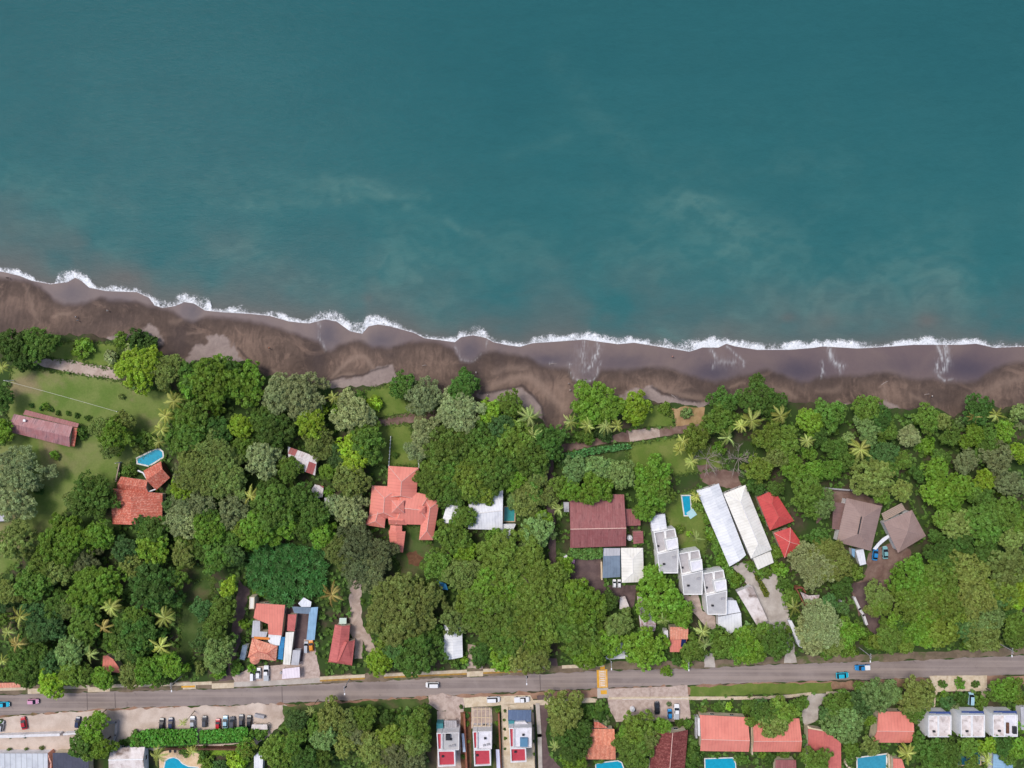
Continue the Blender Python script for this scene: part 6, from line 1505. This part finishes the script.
# ================================================================= vehicles
M_TYRE = mat_plain('tyre_rubber', C(34,34,36), .85); M_RIM = mat_plain('wheel_rim', C(150,152,156), .35, metal=.6)
M_CGLASS = mat_plain('car_glass', C(28,34,42), .08, .6, vary=.04); M_LAMP = mat_plain('lamp_glass', C(232,234,236), .2); M_TAIL = mat_plain('tail_lamp', C(150,24,24), .3)
def paint(name, c): 
    m = N(name); v = m.coord(); n1 = m.noise(v, 1.2, 4, .6)
    g = m.math('MULTIPLY_ADD', n1, .14, .93); mul = m.n('ShaderNodeVectorMath', operation='SCALE'); m.put(mul.inputs[0], c[:3]); m.l(g, mul.inputs['Scale'])
    b = m.bsdf(mul.outputs[0], .32, .5); b.inputs['Coat Weight'].default_value = .12; b.inputs['Coat Roughness'].default_value = .1
    return m.m
PAINT = {k: paint(k+'_car_paint', C(*c)) for k, c in dict(white=(226,227,230), black=(34,36,42), red=(176,30,44), blue=(40,130,190), cyan=(34,176,206), navy=(38,48,82), grey=(74,76,84), silver=(176,180,186), pink=(206,150,180), orange=(214,136,36), teal=(120,168,172), paleblue=(158,194,210)).items()}
def loft(name, secs, mat, parent, cap=True):
    """secs: (x, half width, z low, z high, half width at top)"""
    bm = bmesh.new(); rings = []
    for x, w, z0, z1, wt in secs:
        rings.append([bm.verts.new(v) for v in ((x,-w,z0),(x,w,z0),(x,w,z0+(z1-z0)*.55),(x,wt,z1),(x,-wt,z1),(x,-w,z0+(z1-z0)*.55))])
    for a, b in zip(rings[:-1], rings[1:]):
        for k in range(6): bm.faces.new((a[k],a[(k+1)%6],b[(k+1)%6],b[k]))
    if cap: bm.faces.new(rings[0][::-1]); bm.faces.new(rings[-1])
    return from_bm(name, bm, mat, parent)
def quadm(name, vs, mat, parent, th=.02):
    bm = bmesh.new(); a=[Vector(v) for v in vs]; n=(a[1]-a[0]).cross(a[2]-a[0]).normalized()
    f=[bm.verts.new(v) for v in a]; g=[bm.verts.new(v+n*th) for v in a]
    bm.faces.new(f[::-1]); bm.faces.new(g)
    for i in range(4): bm.faces.new((f[i],f[(i+1)%4],g[(i+1)%4],g[i]))
    return from_bm(name, bm, mat, parent)
def wheels(root, xs_, y, r=.32):
    for x in xs_:
        for s in (-1,1):
            bm=bmesh.new(); tube(bm,[(x,s*y-.11,r),(x,s*y+.11,r)],r,14); w=from_bm('wheel',bm,M_TYRE,root)
            bm=bmesh.new(); tube(bm,[(x,s*y+s*.10,r),(x,s*y+s*.125,r)],r*.6,12); from_bm('rim',bm,M_RIM,w)
def lamps(root, L_, W, z, zt=None):
    for s in (-1,1):
        bm=bmesh.new(); box(bm,(L_/2-.02,s*W*.36,z),(.10,.34,.15)); from_bm('headlight',bm,M_LAMP,root)
        bm=bmesh.new(); box(bm,(-L_/2+.02,s*W*.38,(zt or z)+.08),(.08,.24,.18)); from_bm('tail_light',bm,M_TAIL,root)
def make_car(kind, col):
    root = empty('parked_car', (0,0,0)); pm = PAINT[col] if isinstance(col,str) else PAINT[col[0]]
    if kind == 'pickup':
        Lh, W = 2.65, .92
        loft('body', [(-Lh,W*.94,.45,.95,W*.92),(-Lh+.1,W,.38,1.0,W*.97),(.2,W,.36,1.02,W*.96),(1.3,W,.36,1.04,W*.94),(2.35,W*.97,.38,.98,W*.86),(Lh,W*.84,.42,.78,W*.74)], pm, root)
        bedm = PAINT[col[1]] if not isinstance(col,str) else M_DARKMETAL
        bm=bmesh.new(); box(bm,(-1.6,0,1.06),(1.9,W*1.78,.14)); from_bm('cargo_cover' if not isinstance(col,str) else 'cargo_bed',bm,bedm,root)
        x=( -.55,-.4,.75,1.45); roofz=1.72
    elif kind == 'van':
        Lh, W = 2.3, .9
        loft('body', [(-Lh,W*.96,.4,1.0,W*.92),(-Lh+.15,W,.36,1.05,W*.95),(1.4,W,.36,1.05,W*.94),(2.1,W*.96,.38,.92,W*.84),(Lh,W*.82,.42,.74,W*.72)], pm, root)
        x=(-2.2,-2.0,.85,1.55); roofz=1.85
    elif kind == 'hatch':
        Lh, W = 1.9, .84
        loft('body', [(-Lh,W*.9,.42,.92,W*.86),(-Lh+.15,W,.34,.98,W*.93),(.6,W,.34,.97,W*.92),(1.5,W*.97,.36,.88,W*.84),(Lh,W*.82,.42,.70,W*.72)], pm, root)
        x=(-1.75,-1.35,.25,.98); roofz=1.48
    else:
        Lh, W = 2.2, .88
        loft('body', [(-Lh,W*.86,.44,.86,W*.80),(-Lh+.2,W,.34,.94,W*.90),(-1.2,W,.34,.98,W*.93),(.8,W,.34,.97,W*.92),(1.7,W*.97,.36,.88,W*.84),(Lh,W*.80,.42,.68,W*.70)], pm, root)
        x=(-1.75,-1.0,.30,1.15); roofz=1.45
    wt, wb, zb = W*.70, W*.90, .95
    r0, r1, r2, r3 = x
    loft('roof', [(r1-.05,wt,roofz-.05,roofz,wt*.95),((r1+r2)/2,wt*1.02,roofz-.04,roofz+.04,wt*.94),(r2+.05,wt,roofz-.05,roofz,wt*.95)], pm, root)
    quadm('windscreen', [(r3,-wb*.95,zb),(r3,wb*.95,zb),(r2,wt*.97,roofz-.04),(r2,-wt*.97,roofz-.04)], M_CGLASS, root)
    quadm('rear_window', [(r0,wb*.92,zb),(r0,-wb*.92,zb),(r1,-wt*.97,roofz-.04),(r1,wt*.97,roofz-.04)], M_CGLASS, root)
    for s in (-1,1):
        v=[(r0+.05,s*wb*.95,zb),(r3-.05,s*wb*.95,zb),(r2,s*wt,roofz-.04),(r1,s*wt,roofz-.04)]
        quadm('side_window', v if s<0 else v[::-1], M_CGLASS, root)
        bm=bmesh.new(); box(bm,(r3-.25,s*(W+.08),1.0),(.12,.18,.12)); from_bm('wing_mirror',bm,pm,root)
    wheels(root, (-Lh*.60, Lh*.62), W-.06, .33 if kind!='pickup' else .38)
    lamps(root, Lh*2, W, .66)
    bm=bmesh.new(); box(bm,(Lh+.01,0,.46),(.10,W*1.4,.16)); from_bm('bumper',bm,M_DARKMETAL,root)
    return root
PROTO = {}
def car(kind, col, px, py, ang, label, cat='car', group='parked cars', name='parked_car', sc=1.0):
    """ang: heading in degrees in the photo, 0 = right, 90 = up"""
    key = (kind, col)
    p = P(px, py, .7); p.z = 0.05
    if key not in PROTO: o = PROTO[key] = make_car(kind, col)
    else: o = copy_tree(PROTO[key])
    o.name = name; o.location = p; o.rotation_euler = (0,0,math.radians(ang)); o.scale = (sc,)*3
    tag(o, label, cat, group)
    FOOT[label] = (px, py); return o
GL = 'cars lined up in the sand car park'
car('sedan','black',161.8,724.5,88,'leftmost dark car parked in front of the hedge',group=GL)
car('sedan','navy',170.9,724,92,'dark blue car second from left by the hedge',group=GL)
car('sedan','silver',192.7,722.5,90,'dark glassed silver car beside the sandy path gap',group=GL)
car('hatch','grey',204.6,721.5,90,'grey hatchback right of the sandy path gap',group=GL)
car('hatch','red',218,724.2,90,'bright red hatchback before the right hedge',group=GL)
car('sedan','paleblue',225.4,722.0,90,'pale blue car right beside the bright red hatchback',group=GL)
car('van','grey',232.5,723.2,90,'grey van between pale blue car and black car',group=GL)
car('sedan','grey',241.3,720.8,90,'second dark car from right end of hedge row',group=GL)
car('sedan','black',249.2,721.8,90,'black car at right end of hedge row near hut',group=GL)
car('sedan','red',23.9,723,100,'red car parked at angle beside the pale wall',group='cars parked along the sandy roadside')
car('hatch','navy',77.8,722.3,85,'dark car parked left of the roadside lime tree',group='cars parked along the sandy roadside')
car('hatch','silver',1.2,726,80,'silver car cut by the left edge of the photo',group='cars parked along the sandy roadside')
GR='vehicles on the road'
car('sedan','cyan',3.3,704.5,2,'bright cyan car at the far left of the road',group=GR,name='moving_car')
car('hatch','pink',33.2,701.5,2,'pink car on the road near its left end',group=GR,name='moving_car')
car('van','white',432.3,684.8,180,'white van driving on the road above the forecourts','van',GR,'moving_van')
car('hatch','cyan',842.2,675.2,4,'cyan hatchback on the road below the blue pickup',group=GR,name='moving_car',sc=1.15)
car('pickup',('blue','white'),862.3,667.5,182,'blue pickup with white cargo cover on the road','pickup',GR,'moving_pickup')
car('van','white',252.4,675,90,'leftmost small white van in the roadside compound yard','van','vehicles in the roadside compound',sc=.85,name='parked_van')
car('hatch','white',258.4,673.2,88,'white hatchback between van and pickup in compound yard',group='vehicles in the roadside compound')
car('pickup',('white','silver'),266.4,673,90,'white pickup parked in the roadside compound yard','pickup','vehicles in the roadside compound','parked_pickup')
car('hatch','orange',311.3,645.6,95,'orange car beside the blue sheet workshop',group='vehicles in the roadside compound')
car('van','silver',306.3,647,90,'pale van next to the orange car','van','vehicles in the roadside compound',sc=.85,name='parked_van')
car('van','white',493.4,699.4,2,'left white van on pale forecourt pavement','van','vehicles on the lower forecourts','parked_van')
car('pickup',('white','white'),521.8,699.5,2,'right white pickup on pale forecourt pavement','pickup','vehicles on the lower forecourts','parked_pickup')
car('sedan','black',657,708,92,'black car half under the round bush on brown forecourt',group='vehicles on the lower forecourts')
car('hatch','blue',669.8,713.8,92,'small bright blue car left of white pickup',group='vehicles on the lower forecourts',sc=.9)
car('pickup',('white','silver'),676.5,711.5,88,'white pickup right of the small blue car','pickup','vehicles on the lower forecourts','parked_pickup')
car('sedan','blue',875.2,554,84,'blue car parked between the two tan roofs',group='cars parked by the tan houses')
car('sedan','teal',885.2,552.5,92,'pale teal grey car parked beside the blue car',group='cars parked by the tan houses')
car('hatch','pink',573.6,560,80,'pink car in the corner of the dark yard',group='cars in the dark yard',sc=.7)
car('hatch','white',614.5,583.6,90,'left of two small white cars under cream roof',group='cars in the dark yard',sc=.75)
car('hatch','white',619.3,583.6,90,'right of two small white cars under cream roof',group='cars in the dark yard',sc=.75)
car('van','paleblue',970.8,698.4,88,'pale blue van parked among shrubs above the row houses','van','vehicles on the lower forecourts','parked_van',sc=.95)

# ================================================================= walls, fences, poles, crossing
def wall(label, px, h, mat, w=.28, cat='wall', name='garden_wall', cap=None):
    pts=[P(x,y,0) for x,y in px]; c=sum(pts,Vector())/len(pts); e=empty(name,(c.x,c.y,0),0,label,cat)
    bm=bmesh.new()
    for a,b in zip(pts[:-1],pts[1:]):
        d=b-a; m_=(a+b)/2-c; box(bm,(m_.x,m_.y,h/2),(d.length+w*.9,w,h),math.atan2(d.y,d.x))
    from_bm('panel',bm,mat,e)
    bm=bmesh.new()
    for a,b in zip(pts[:-1],pts[1:]):
        d=b-a; m_=(a+b)/2-c; box(bm,(m_.x,m_.y,h+.05),(d.length+w*.9,w+.12,.09),math.atan2(d.y,d.x))
    from_bm('coping',bm,cap or mat,e)
    return e
wall('left pale wall along the sandy lot', [(2.6,734),(27.5,733.2)], 1.9, W_WHITE, .9)
wall('middle pale wall along the sandy lot', [(30.2,733),(62.3,732)], 1.9, W_WHITE, .8)
wall('short pale wall left of the roadside lime tree', [(67.3,731.7),(80,730.6)], 1.9, W_WHITE, .5)
wall('long brown wall behind the hedges', [(167,746),(247,746.6)], 2.0, W_WOOD, .45)
wall('thin pale wall left of the hexagonal pool house', [(121,462.5),(117.3,481)], 1.0, M_TIMBERGREY, .2)
wall('grey side wall along the side street', [(537.5,704.5),(539.5,735),(541,790)], .25, M_CONC, 1.3)
wall('dark thin wall right of rightmost narrow house', [(533.6,704),(536,768)], .9, M_DARKMETAL, .2)
wall('pale wall over the maroon porch, above tan house', [(824,487.5),(848,489.5),(863,491)], 1.8, W_GREY, .35)
wall('rubble wall along the dark dirt yard by the ruin', [(853,597),(858,608),(862,614),(865,623)], 1.2, W_WHITE, .7)
wall('short white wall beside the ruin', [(839,600),(843.5,611)], 1.6, W_WHITE, .5)
wall('curved white wall beside the turquoise pool', [(852.5,768),(846,765),(843.5,761),(846,758),(851,757)], 1.2, W_CREAM, .35)
wall('cream wall between the coral house and pink house', [(749.8,719),(750.6,752)], 1.8, W_CREAM, .3)
wall('grey wall left of the salmon gable house', [(694.3,715),(695.2,735)], 1.8, W_GREY, .5)
wall('brown plot wall between narrow white houses', [(464.5,712),(467,768)], 1.8, W_BRICK, .5)
wall('plot wall left of rightmost narrow white house', [(498.8,712),(501,768)], 1.8, W_BRICK, .4)
wall('yard wall left of the cream white roof', [(600.8,561),(601.2,578)], 1.8, M_TIMBERPALE, .4)
wall('pale deck wall at the right of the turquoise pool', [(887.2,753),(888,768)], 1.0, W_CREAM, .35)
wall('white end wall beside the dark teal pool', [(980,748.5),(981,758.5)], 1.4, W_WHITE, .7)
wall('concrete slab wall right of the roadside lime tree', [(109,721.5),(118.5,720),(117.8,733),(114.5,744)], 1.5, W_GREY, .5)
wall('small grey wall above the parking hut', [(257,714),(264,715.5)], 1.2, W_GREY, 1.0)

def fence(label, a, b, n, mat):
    A,B=P(*a,0),P(*b,0); c=(A+B)/2; e=empty('fence',(c.x,c.y,0),0,label,'fence'); d=B-A; rz=math.atan2(d.y,d.x)
    for k in range(n):
        p=A.lerp(B,k/(n-1))-c; bm=bmesh.new(); box(bm,(p.x,p.y,.75),(.28,.28,1.5),rz); from_bm('post',bm,mat,e)
    for z_ in (.5,1.2):
        bm=bmesh.new(); box(bm,(0,0,z_),(d.length,.08,.12),rz); from_bm('rail',bm,mat,e)
fence('white post fence left of the lawn above the villa', (391.2,436.5),(389.3,465), 9, M_WHITEPAINT)
fence('short white post fence right of the lawn above the villa', (418.3,457),(419.4,466.5), 4, M_WHITEPAINT)

# cable across the left lawn on two posts
def pole(label, px, py, h=8.5, ang=0, name='utility_pole', arm=True, mat=None):
    p=P(px,py,0); e=empty(name,(p.x,p.y,0),math.radians(ang),label,'pole','utility poles along the road' if arm else 'cable posts on the lawn')
    bm=bmesh.new(); tube(bm,[(0,0,0),(0,0,h)],[.17,.11],8); from_bm('post',bm,mat or W_GREY,e)
    if arm:
        bm=bmesh.new(); box(bm,(0,0,h-.5),(.12,1.9,.12)); a=from_bm('crossarm',bm,W_GREY,e)
        for s in (-.8,0,.8):
            bm=bmesh.new(); tube(bm,[(0,s,h-.43),(0,s,h-.2)],.06,6); from_bm('insulator',bm,M_WHITEPAINT,a)
        bm=bmesh.new(); tube(bm,[(0,0,h-1.4),(.0,-.9,h-.95),(0,-1.7,h-.9)],.05,6); l=from_bm('lamp_arm',bm,W_GREY,e)
        bm=bmesh.new(); box(bm,(0,-1.95,h-.9),(.34,.7,.16)); from_bm('lamp_head',bm,M_WHITEPAINT,l)
        bm=bmesh.new(); tube(bm,[(.28,0,h-2.4),(.28,0,h-1.5)],.26,10); from_bm('transformer',bm,M_DARKMETAL,e)
    return e
for x,y,nm in [(170.5,686,'utility pole with lamp left of the roadside compound'),(344,689,'utility pole with lamp near the dull red house'),(526.5,679,'utility pole with lamp below the huge roadside tree'),(611.5,664,'utility pole with lamp just right of the zebra crossing'),(689,665,'utility pole with lamp below the salmon cottage'),(871,656.5,'utility pole with lamp above the blue pickup'),(1013,651,'utility pole with lamp at the right end of the road')]:
    t=P(x,y,8.2); pole(nm,512+t.x/S,384-t.y/S,8.5,2)
pole('white cable post at left end of the lawn cable', 14,380.5,5.0,0,'cable_post',False,M_WHITEPAINT)
pole('white cable post at right end of the lawn cable', 124.5,411,5.0,0,'cable_post',False,M_WHITEPAINT)
A,B=P(14,380.5,0),P(124.5,411,0); A.z=B.z=4.95
bm=bmesh.new(); tube(bm,[A.lerp(B,t/14)-Vector((0,0,.7*math.sin(math.pi*t/14))) for t in range(15)],.045,6)
tag(from_bm('overhead_cable',bm,mat_plain('pale_cable',C(206,204,190),.6)),'thin pale cable strung across the left lawn','cable')
pole('thin white post left of hexagonal pool', 121.5,462,4.0,0,'lamp_post',False,M_WHITEPAINT)

# zebra crossing, painted
M_YEL=mat_noise('yellow_road_paint',C(222,168,62),C(206,150,52),.9,.7); M_WHT=mat_noise('white_road_paint',C(222,216,212),C(204,196,192),.9,.7)
def paintq(name,px,z_,mat,parent=None):
    bm=bmesh.new(); prism(bm,[P(x,y,0)[:2] for x,y in px],z_-.004,z_); return from_bm(name,bm,mat,parent)
o=paintq('crosswalk_border',[(596.6,669.8),(607.2,669.2),(607.8,687.4),(597.2,687.8)],.10,M_YEL); tag(o,kind='structure')
o.name='crosswalk'
bmx=bmesh.new(); prism(bmx,[P(x,y,0)[:2] for x,y in ((596.4,669.6),(607.4,669),(608,687.6),(597,688))],.02,.095); tag(from_bm('speed_table',bmx,M_ROAD),kind='structure')
for k in range(9):
    y0=670.8+k*1.8; s=paintq('crosswalk_stripe',[(599.8+k*.06,y0),(604.6+k*.06,y0-.15),(604.6+k*.06,y0+.85),(599.8+k*.06,y0+1.0)],.112,M_WHT); tag(s,kind='structure')
for xx in (598.9,605.3): tag(paintq('crosswalk_line',[(xx,670.4),(xx+.4,670.4),(xx+1,687),(xx+.6,687)],.112,M_WHT),kind='structure')
raised('pavement_ramp',[(597.2,688.2),(608.2,687.8),(608.6,697.8),(597.4,698)],0,.10,M_CONC)
tag(paintq('ramp_marking',[(600.5,690.3),(606.8,690),(607,694),(600.8,694.2)],.115,M_YEL),kind='structure')
tag(paintq('ramp_marking',[(600,665.5),(604.6,665.3),(604.8,669),(600.2,669.2)],.135,M_YEL),kind='structure')
o=paintq('driveway_marking',[(181.5,685.9),(195,685.3),(195.2,687.2),(181.7,687.6)],.152,M_YEL); tag(o,kind='structure')
o=paintq('forecourt_line',[(622,698.7),(688,698.2),(688,698.8),(622,699.3)],.182,M_WHT); tag(o,kind='structure')

# sun beds on the pool terrace, small garden things
def sunbed(px,py,label,ang=90,mat=M_DARKMETAL):
    p=P(px,py,.3); e=empty('sun_lounger',(p.x,p.y,.035),math.radians(ang),label,'sun lounger','sun loungers by the curving pool')
    bm=bmesh.new(); box(bm,(-.2,0,.33),(1.3,.62,.08)); from_bm('seat',bm,mat,e)
    bm=bmesh.new(); box(bm,(.72,0,.45),(.62,.62,.08)); b_=from_bm('backrest',bm,mat,e)
    for x_ in (-.75,.55):
        for y_ in (-.25,.25):
            bm=bmesh.new(); box(bm,(x_,y_,.145),(.06,.06,.29)); from_bm('leg',bm,M_DARKMETAL,e)
sunbed(170,750.2,'left dark sun lounger above the curving pool'); sunbed(174.9,750.2,'right dark sun lounger above the curving pool')
def barrel(px,py,mat,label,r=.5,h=1.0,name='barrel'):
    bm=bmesh.new(); tube(bm,[(0,0,0),(0,0,h*.1),(0,0,h*.5),(0,0,h*.9),(0,0,h)],[r*.9,r,r*1.06,r,r*.9],14); tube(bm,[(0,0,h+.002),(0,0,h+.06)],r*.55,12)
    o=from_bm(name,bm,mat); o.location=P(px,py,0); tag(o,label,'barrel' if name=='barrel' else 'tank')
barrel(632,708,M_WHITEPAINT,'white plastic tank on the brown forecourt',.85,1.3,'water_tank')
barrel(634,709.4,M_DARKMETAL,'dark barrel beside white plastic tank on forecourt',.5,.9)
barrel(281.7,672,W_GREY,'grey barrel at left of pinkish white canopy',.45,.9)
barrel(565.5,556,M_WHITEPAINT,'white drum beside the dark yard corner tree',.7,1.1)

# driftwood and people on the sand
def bz(px,py): return float(beach_z(np.array([px]),np.array([py]))[0])
def person(px,py,ang,shirt,short,skin,label,stride=.18):
    """one skinned figure standing or walking on the beach"""
    k=1.0; J=[(0,0,.95),(0,0,1.15),(0,0,1.40),(0,0,1.52),(0,0,1.66),(0,0,1.74),
       (0,.10,.90),(stride,.11,.50),(stride*.9,.12,.08),(stride+.16,.12,.04),
       (0,-.10,.90),(-stride*.6,-.11,.50),(-stride*1.5,-.12,.10),(-stride*1.5+.14,-.12,.04),
       (0,.19,1.38),(-.06,.25,1.10),(.06,.27,.86),(.1,.27,.78),(0,-.19,1.38),(.06,-.25,1.10),(.2,-.27,.90),(.24,-.27,.82)]
    E=[(0,1),(1,2),(2,3),(3,4),(4,5),(0,6),(6,7),(7,8),(8,9),(0,10),(10,11),(11,12),(12,13),(2,14),(14,15),(15,16),(16,17),(2,18),(18,19),(19,20),(20,21)]
    Rr=[.14,.13,.15,.06,.10,.07,.09,.06,.045,.035,.09,.06,.045,.035,.06,.045,.035,.04,.06,.045,.035,.04]
    me=bpy.data.meshes.new('person'); me.from_pydata(J,E,[]); me.update()
    o=link('person',me,mat_plain('skin_%d'%int(px),C(*skin),.6)); 
    sk=o.modifiers.new('skin','SKIN'); 
    for i,v in enumerate(me.skin_vertices[0].data): v.radius=(Rr[i],Rr[i]); v.use_root=(i==0)
    sb=o.modifiers.new('sub','SUBSURF'); sb.levels=sb.render_levels=1
    o.location=P(px,py,0); o.location.z=bz(px,py)+.01; o.rotation_euler=(0,0,math.radians(ang))
    bm=bmesh.new(); tube(bm,[(0,0,.98),(0,0,1.15),(0,0,1.36),(0,0,1.46)],[.19,.18,.21,.11],10); from_bm('shirt',bm,mat_plain('shirt_%d'%int(px),C(*shirt),.8),o)
    bm=bmesh.new(); tube(bm,[(0,0,1.0),(0,0,.88)],[.185,.19],10); tube(bm,[(0,.10,.90),(stride*.7,.11,.58)],[.115,.10],8); tube(bm,[(0,-.10,.90),(-stride*.45,-.11,.58)],[.115,.10],8); from_bm('shorts',bm,mat_plain('shorts_%d'%int(px),C(*short),.8),o)
    bm=bmesh.new(); tube(bm,[(-.02,0,1.66),(-.02,0,1.74),(-.01,0,1.80)],[.118,.115,.05],10); from_bm('hair',bm,mat_plain('hair_%d'%int(px),C(36,28,24),.8),o)
    tag(o,label,'person','people on the beach'); return o
person(76,317,20,(232,228,224),(60,60,70),(170,120,92),'person in white top on the sand, left of the other left walker')
person(78,320.5,200,(190,176,170),(216,210,200),(150,104,80),'person in pale clothes just below the white topped walker')
person(107,310.5,120,(236,232,226),(214,208,200),(176,128,100),'person in white clothes nearest the surf on the left beach')
person(269,348,90,(214,132,92),(40,40,46),(150,100,76),'person in orange top on the brown sand above grey-green trees')
person(476,372.5,60,(240,240,240),(226,226,226),(164,118,92),'person in white standing on dark sand near the round tree')
person(487.5,395,0,(230,226,222),(200,196,190),(160,112,86),'person in white by the sand step above the trees')
person(568.6,383.4,10,(196,188,184),(60,64,80),(150,104,80),'upper of two people by the backwash arc')
person(570,390,40,(232,226,220),(120,110,104),(164,116,90),'lower of two people by the backwash arc')
person(673,356.5,100,(206,150,140),(70,70,84),(160,110,84),'person in pinkish top on smooth wet sand')
person(931.5,396,30,(222,220,216),(50,54,66),(150,104,80),'person in white on the right end of the beach')
person(6,277.6,30,(50,46,50),(40,40,44),(130,90,70),'person in dark clothes at the left end of the surf')
def drift(px,py,ln,ang,label):
    bm=bmesh.new(); tube(bm,[(-ln/2,0,.12),(-ln*.1,.12,.16),(ln/2,0,.10)],[.10,.13,.05],7); tube(bm,[(ln*.1,.08,.15),(ln*.3,.5,.3)],[.05,.025],5)
    o=from_bm('driftwood',bm,M_BARE); o.location=P(px,py,0); o.location.z=bz(px,py)-.02; o.rotation_euler=(0,0,math.radians(ang)); tag(o,label,'driftwood','driftwood on the beach')
drift(675,397.5,3.2,-40,'pale driftwood branch below the dry sand lip, right of centre'); drift(190,367.5,2.6,60,'pale driftwood branch at the tree edge left of the dry sand mound'); drift(928,394.5,2.0,10,'driftwood branch beside the person at the right beach'); drift(553,364,2.6,5,'long pale driftwood on the wet sand near the backwash'); drift(424,365.5,1.6,10,'small pale driftwood on brown sand above the dark round tree'); drift(886,383,2.8,30,'driftwood branch on the sandy ridge right of centre')

# ================================================================= labels for the trees
LM = {'salmon villa':(403,508),'hexagonal pool':(150,458),'clay tile house':(136,508),'pink roofed bungalow':(42,429),'left lawn':(80,390),'banana thicket':(290,575),'roadside compound':(270,640),'dull red house':(341,645),
 'white teal-pool house':(483,513),'white road shed':(453,642),'maroon roof house':(598,521),'cream square roof':(632,565),'stepped townhouses':(692,575),'cool white hall':(718,524),'cream hall':(750,524),'red roofs':(780,525),'larger tan roof':(860,523),'smaller tan roof':(905,531),
 'brick ruin':(806,598),'striped shed':(646,612),'salmon cottage':(679,640),'zebra crossing':(602,678),'orange hut':(111,664),'hidden rusty roof':(303,460),'dirt path lawn':(655,432),'lawn above the villa':(397,445),'left hedge':(165,738),'right hedge':(224,735),'slate roof':(70,760),
 'leftmost narrow house':(447,748),'rightmost narrow house':(521,742),'terracotta house':(600,744),'dark tile house':(669,748),'salmon gable by forecourt':(724,733),'coral house':(776,735),'pink house':(824,748),'gable above teal pool':(894,728),
 'left row house':(940,726),'middle row house':(973,726),'right row house':(1005,726),'pale blue corner roof':(1004,762),'blue pickup':(862,667),'dead twiggy tree':(740,460),'sand car park':(200,720),'garage on driveway':(753,605),'guard hut':(2,519),'round water tank':(629,537),'striped dark yard':(590,570),
 'curving pool':(178,763),'leftmost roadside lamp pole':(168,686),'side street':(545,720),'right end of road':(1015,665),'dry sand mound':(228,352),'backwash arc':(583,380),'sand step':(520,388),'right beach end':(990,385),'pale forecourt vans':(507,699),'white lawn fence':(391,450),'blue workshop':(305,615),'small blue shed':(443,586)}
SECT=['right of','upper right of','above','upper left of','left of','lower left of','below','lower right of']
def sector(tx,ty,lx,ly):
    a=math.degrees(math.atan2(ly-ty,tx-lx))%360; return SECT[int((a+22.5)//45)%8]
def sizew(r,kind):
    if kind=='palm': return 'broad' if r>11 else 'small'
    return 'tiny' if r<5 else 'small' if r<11 else 'medium' if r<16 else 'large' if r<24 else 'huge'
KW={'broad':'broadleaf tree','fine':'feathery tree','bush':'shrub','palm':'palm'}
keys={}
for i,t in enumerate(TREES):
    t['w']=f"{sizew(t['r'],t['kind'])} {t['tone']} {KW[t['kind']]}"
    ds=sorted((math.hypot(t['x']-x,t['y']-y),n) for n,(x,y) in LM.items())
    t['c']=[(d,n,sector(t['x'],t['y'],*LM[n])) for d,n in ds[:9]]
used=set()
def same(t,n,s):
    out=[]
    for u in TREES:
        if u['w']==t['w']:
            lx,ly=LM[n]
            if sector(u['x'],u['y'],lx,ly)==s: out.append((math.hypot(u['x']-lx,u['y']-ly),id(u)))
    return sorted(out)
ORD=['nearest','second nearest','third nearest','fourth nearest']
for t in TREES:
    lab=None
    for d,n,s in t['c'][:5]:
        if len([q for q in same(t,n,s) if q[0]<max(d*2.2,d+60)])==1:
            lab=f"{t['w']} {s} the {n}"
            if lab not in used: break
            lab=None
    if lab is None:
        for need in (0,1,2,3):
            for d,n,s in t['c']:
                L_=same(t,n,s); k=[q[1] for q in L_].index(id(t))
                if k==need:
                    lab=f"{ORD[k]} {t['w']} {s} the {n}"
                    if lab not in used: break
                    lab=None
            if lab: break
    if lab is None: d,n,s=t['c'][0]; lab=f"{t['w']} about {int(d*S)} metres {s} the {n}"
    used.add(lab)
    cat={'palm':'palm tree','bush':'shrub'}.get(t['kind'],'tree')
    tag(t['o'],lab,cat,{'palm':'palm trees','bush':'garden shrubs','fine':'feathery crowned trees'}.get(t['kind'],'broad crowned trees'))

# ================================================================= light, sky, camera
w=bpy.data.worlds.new('World'); SC.world=w; w.use_nodes=True; nt=w.node_tree; bg=nt.nodes['Background']
sky=nt.nodes.new('ShaderNodeTexSky'); sky.sky_type='NISHITA'; sky.sun_disc=False
to=Vector((-.46,.34,1.0)).normalized()
el=math.asin(to.z); sky.sun_elevation=el; sky.sun_rotation=math.atan2(to.x,to.y); sky.air_density=1.0; sky.dust_density=3.0; sky.ozone_density=1.0
nt.links.new(sky.outputs[0],bg.inputs[0]); bg.inputs[1].default_value=SKY_STR
ld=bpy.data.lights.new('Sun','SUN'); ld.energy=SUN_STR; ld.angle=math.radians(SUN_ANG); ld.color=(1,.95,.88)
lo=bpy.data.objects.new('Sun',ld); COL.objects.link(lo); lo.rotation_euler=to.to_track_quat('Z','Y').to_euler(); lo.location=(0,0,300)
cam=bpy.data.cameras.new('Camera'); co=bpy.data.objects.new('Camera',cam); COL.objects.link(co); co.location=(0,0,H); co.rotation_euler=(0,0,0)
cam.sensor_width=36; cam.lens=36*H/(1024*S); cam.clip_start=1; cam.clip_end=30000
SC.camera=co
SC.view_settings.view_transform='Standard'; SC.view_settings.look='None'; SC.view_settings.exposure=EXPOSURE; SC.view_settings.gamma=1; SC.view_settings.use_curve_mapping=False
SC.render.resolution_x=1024; SC.render.resolution_y=768
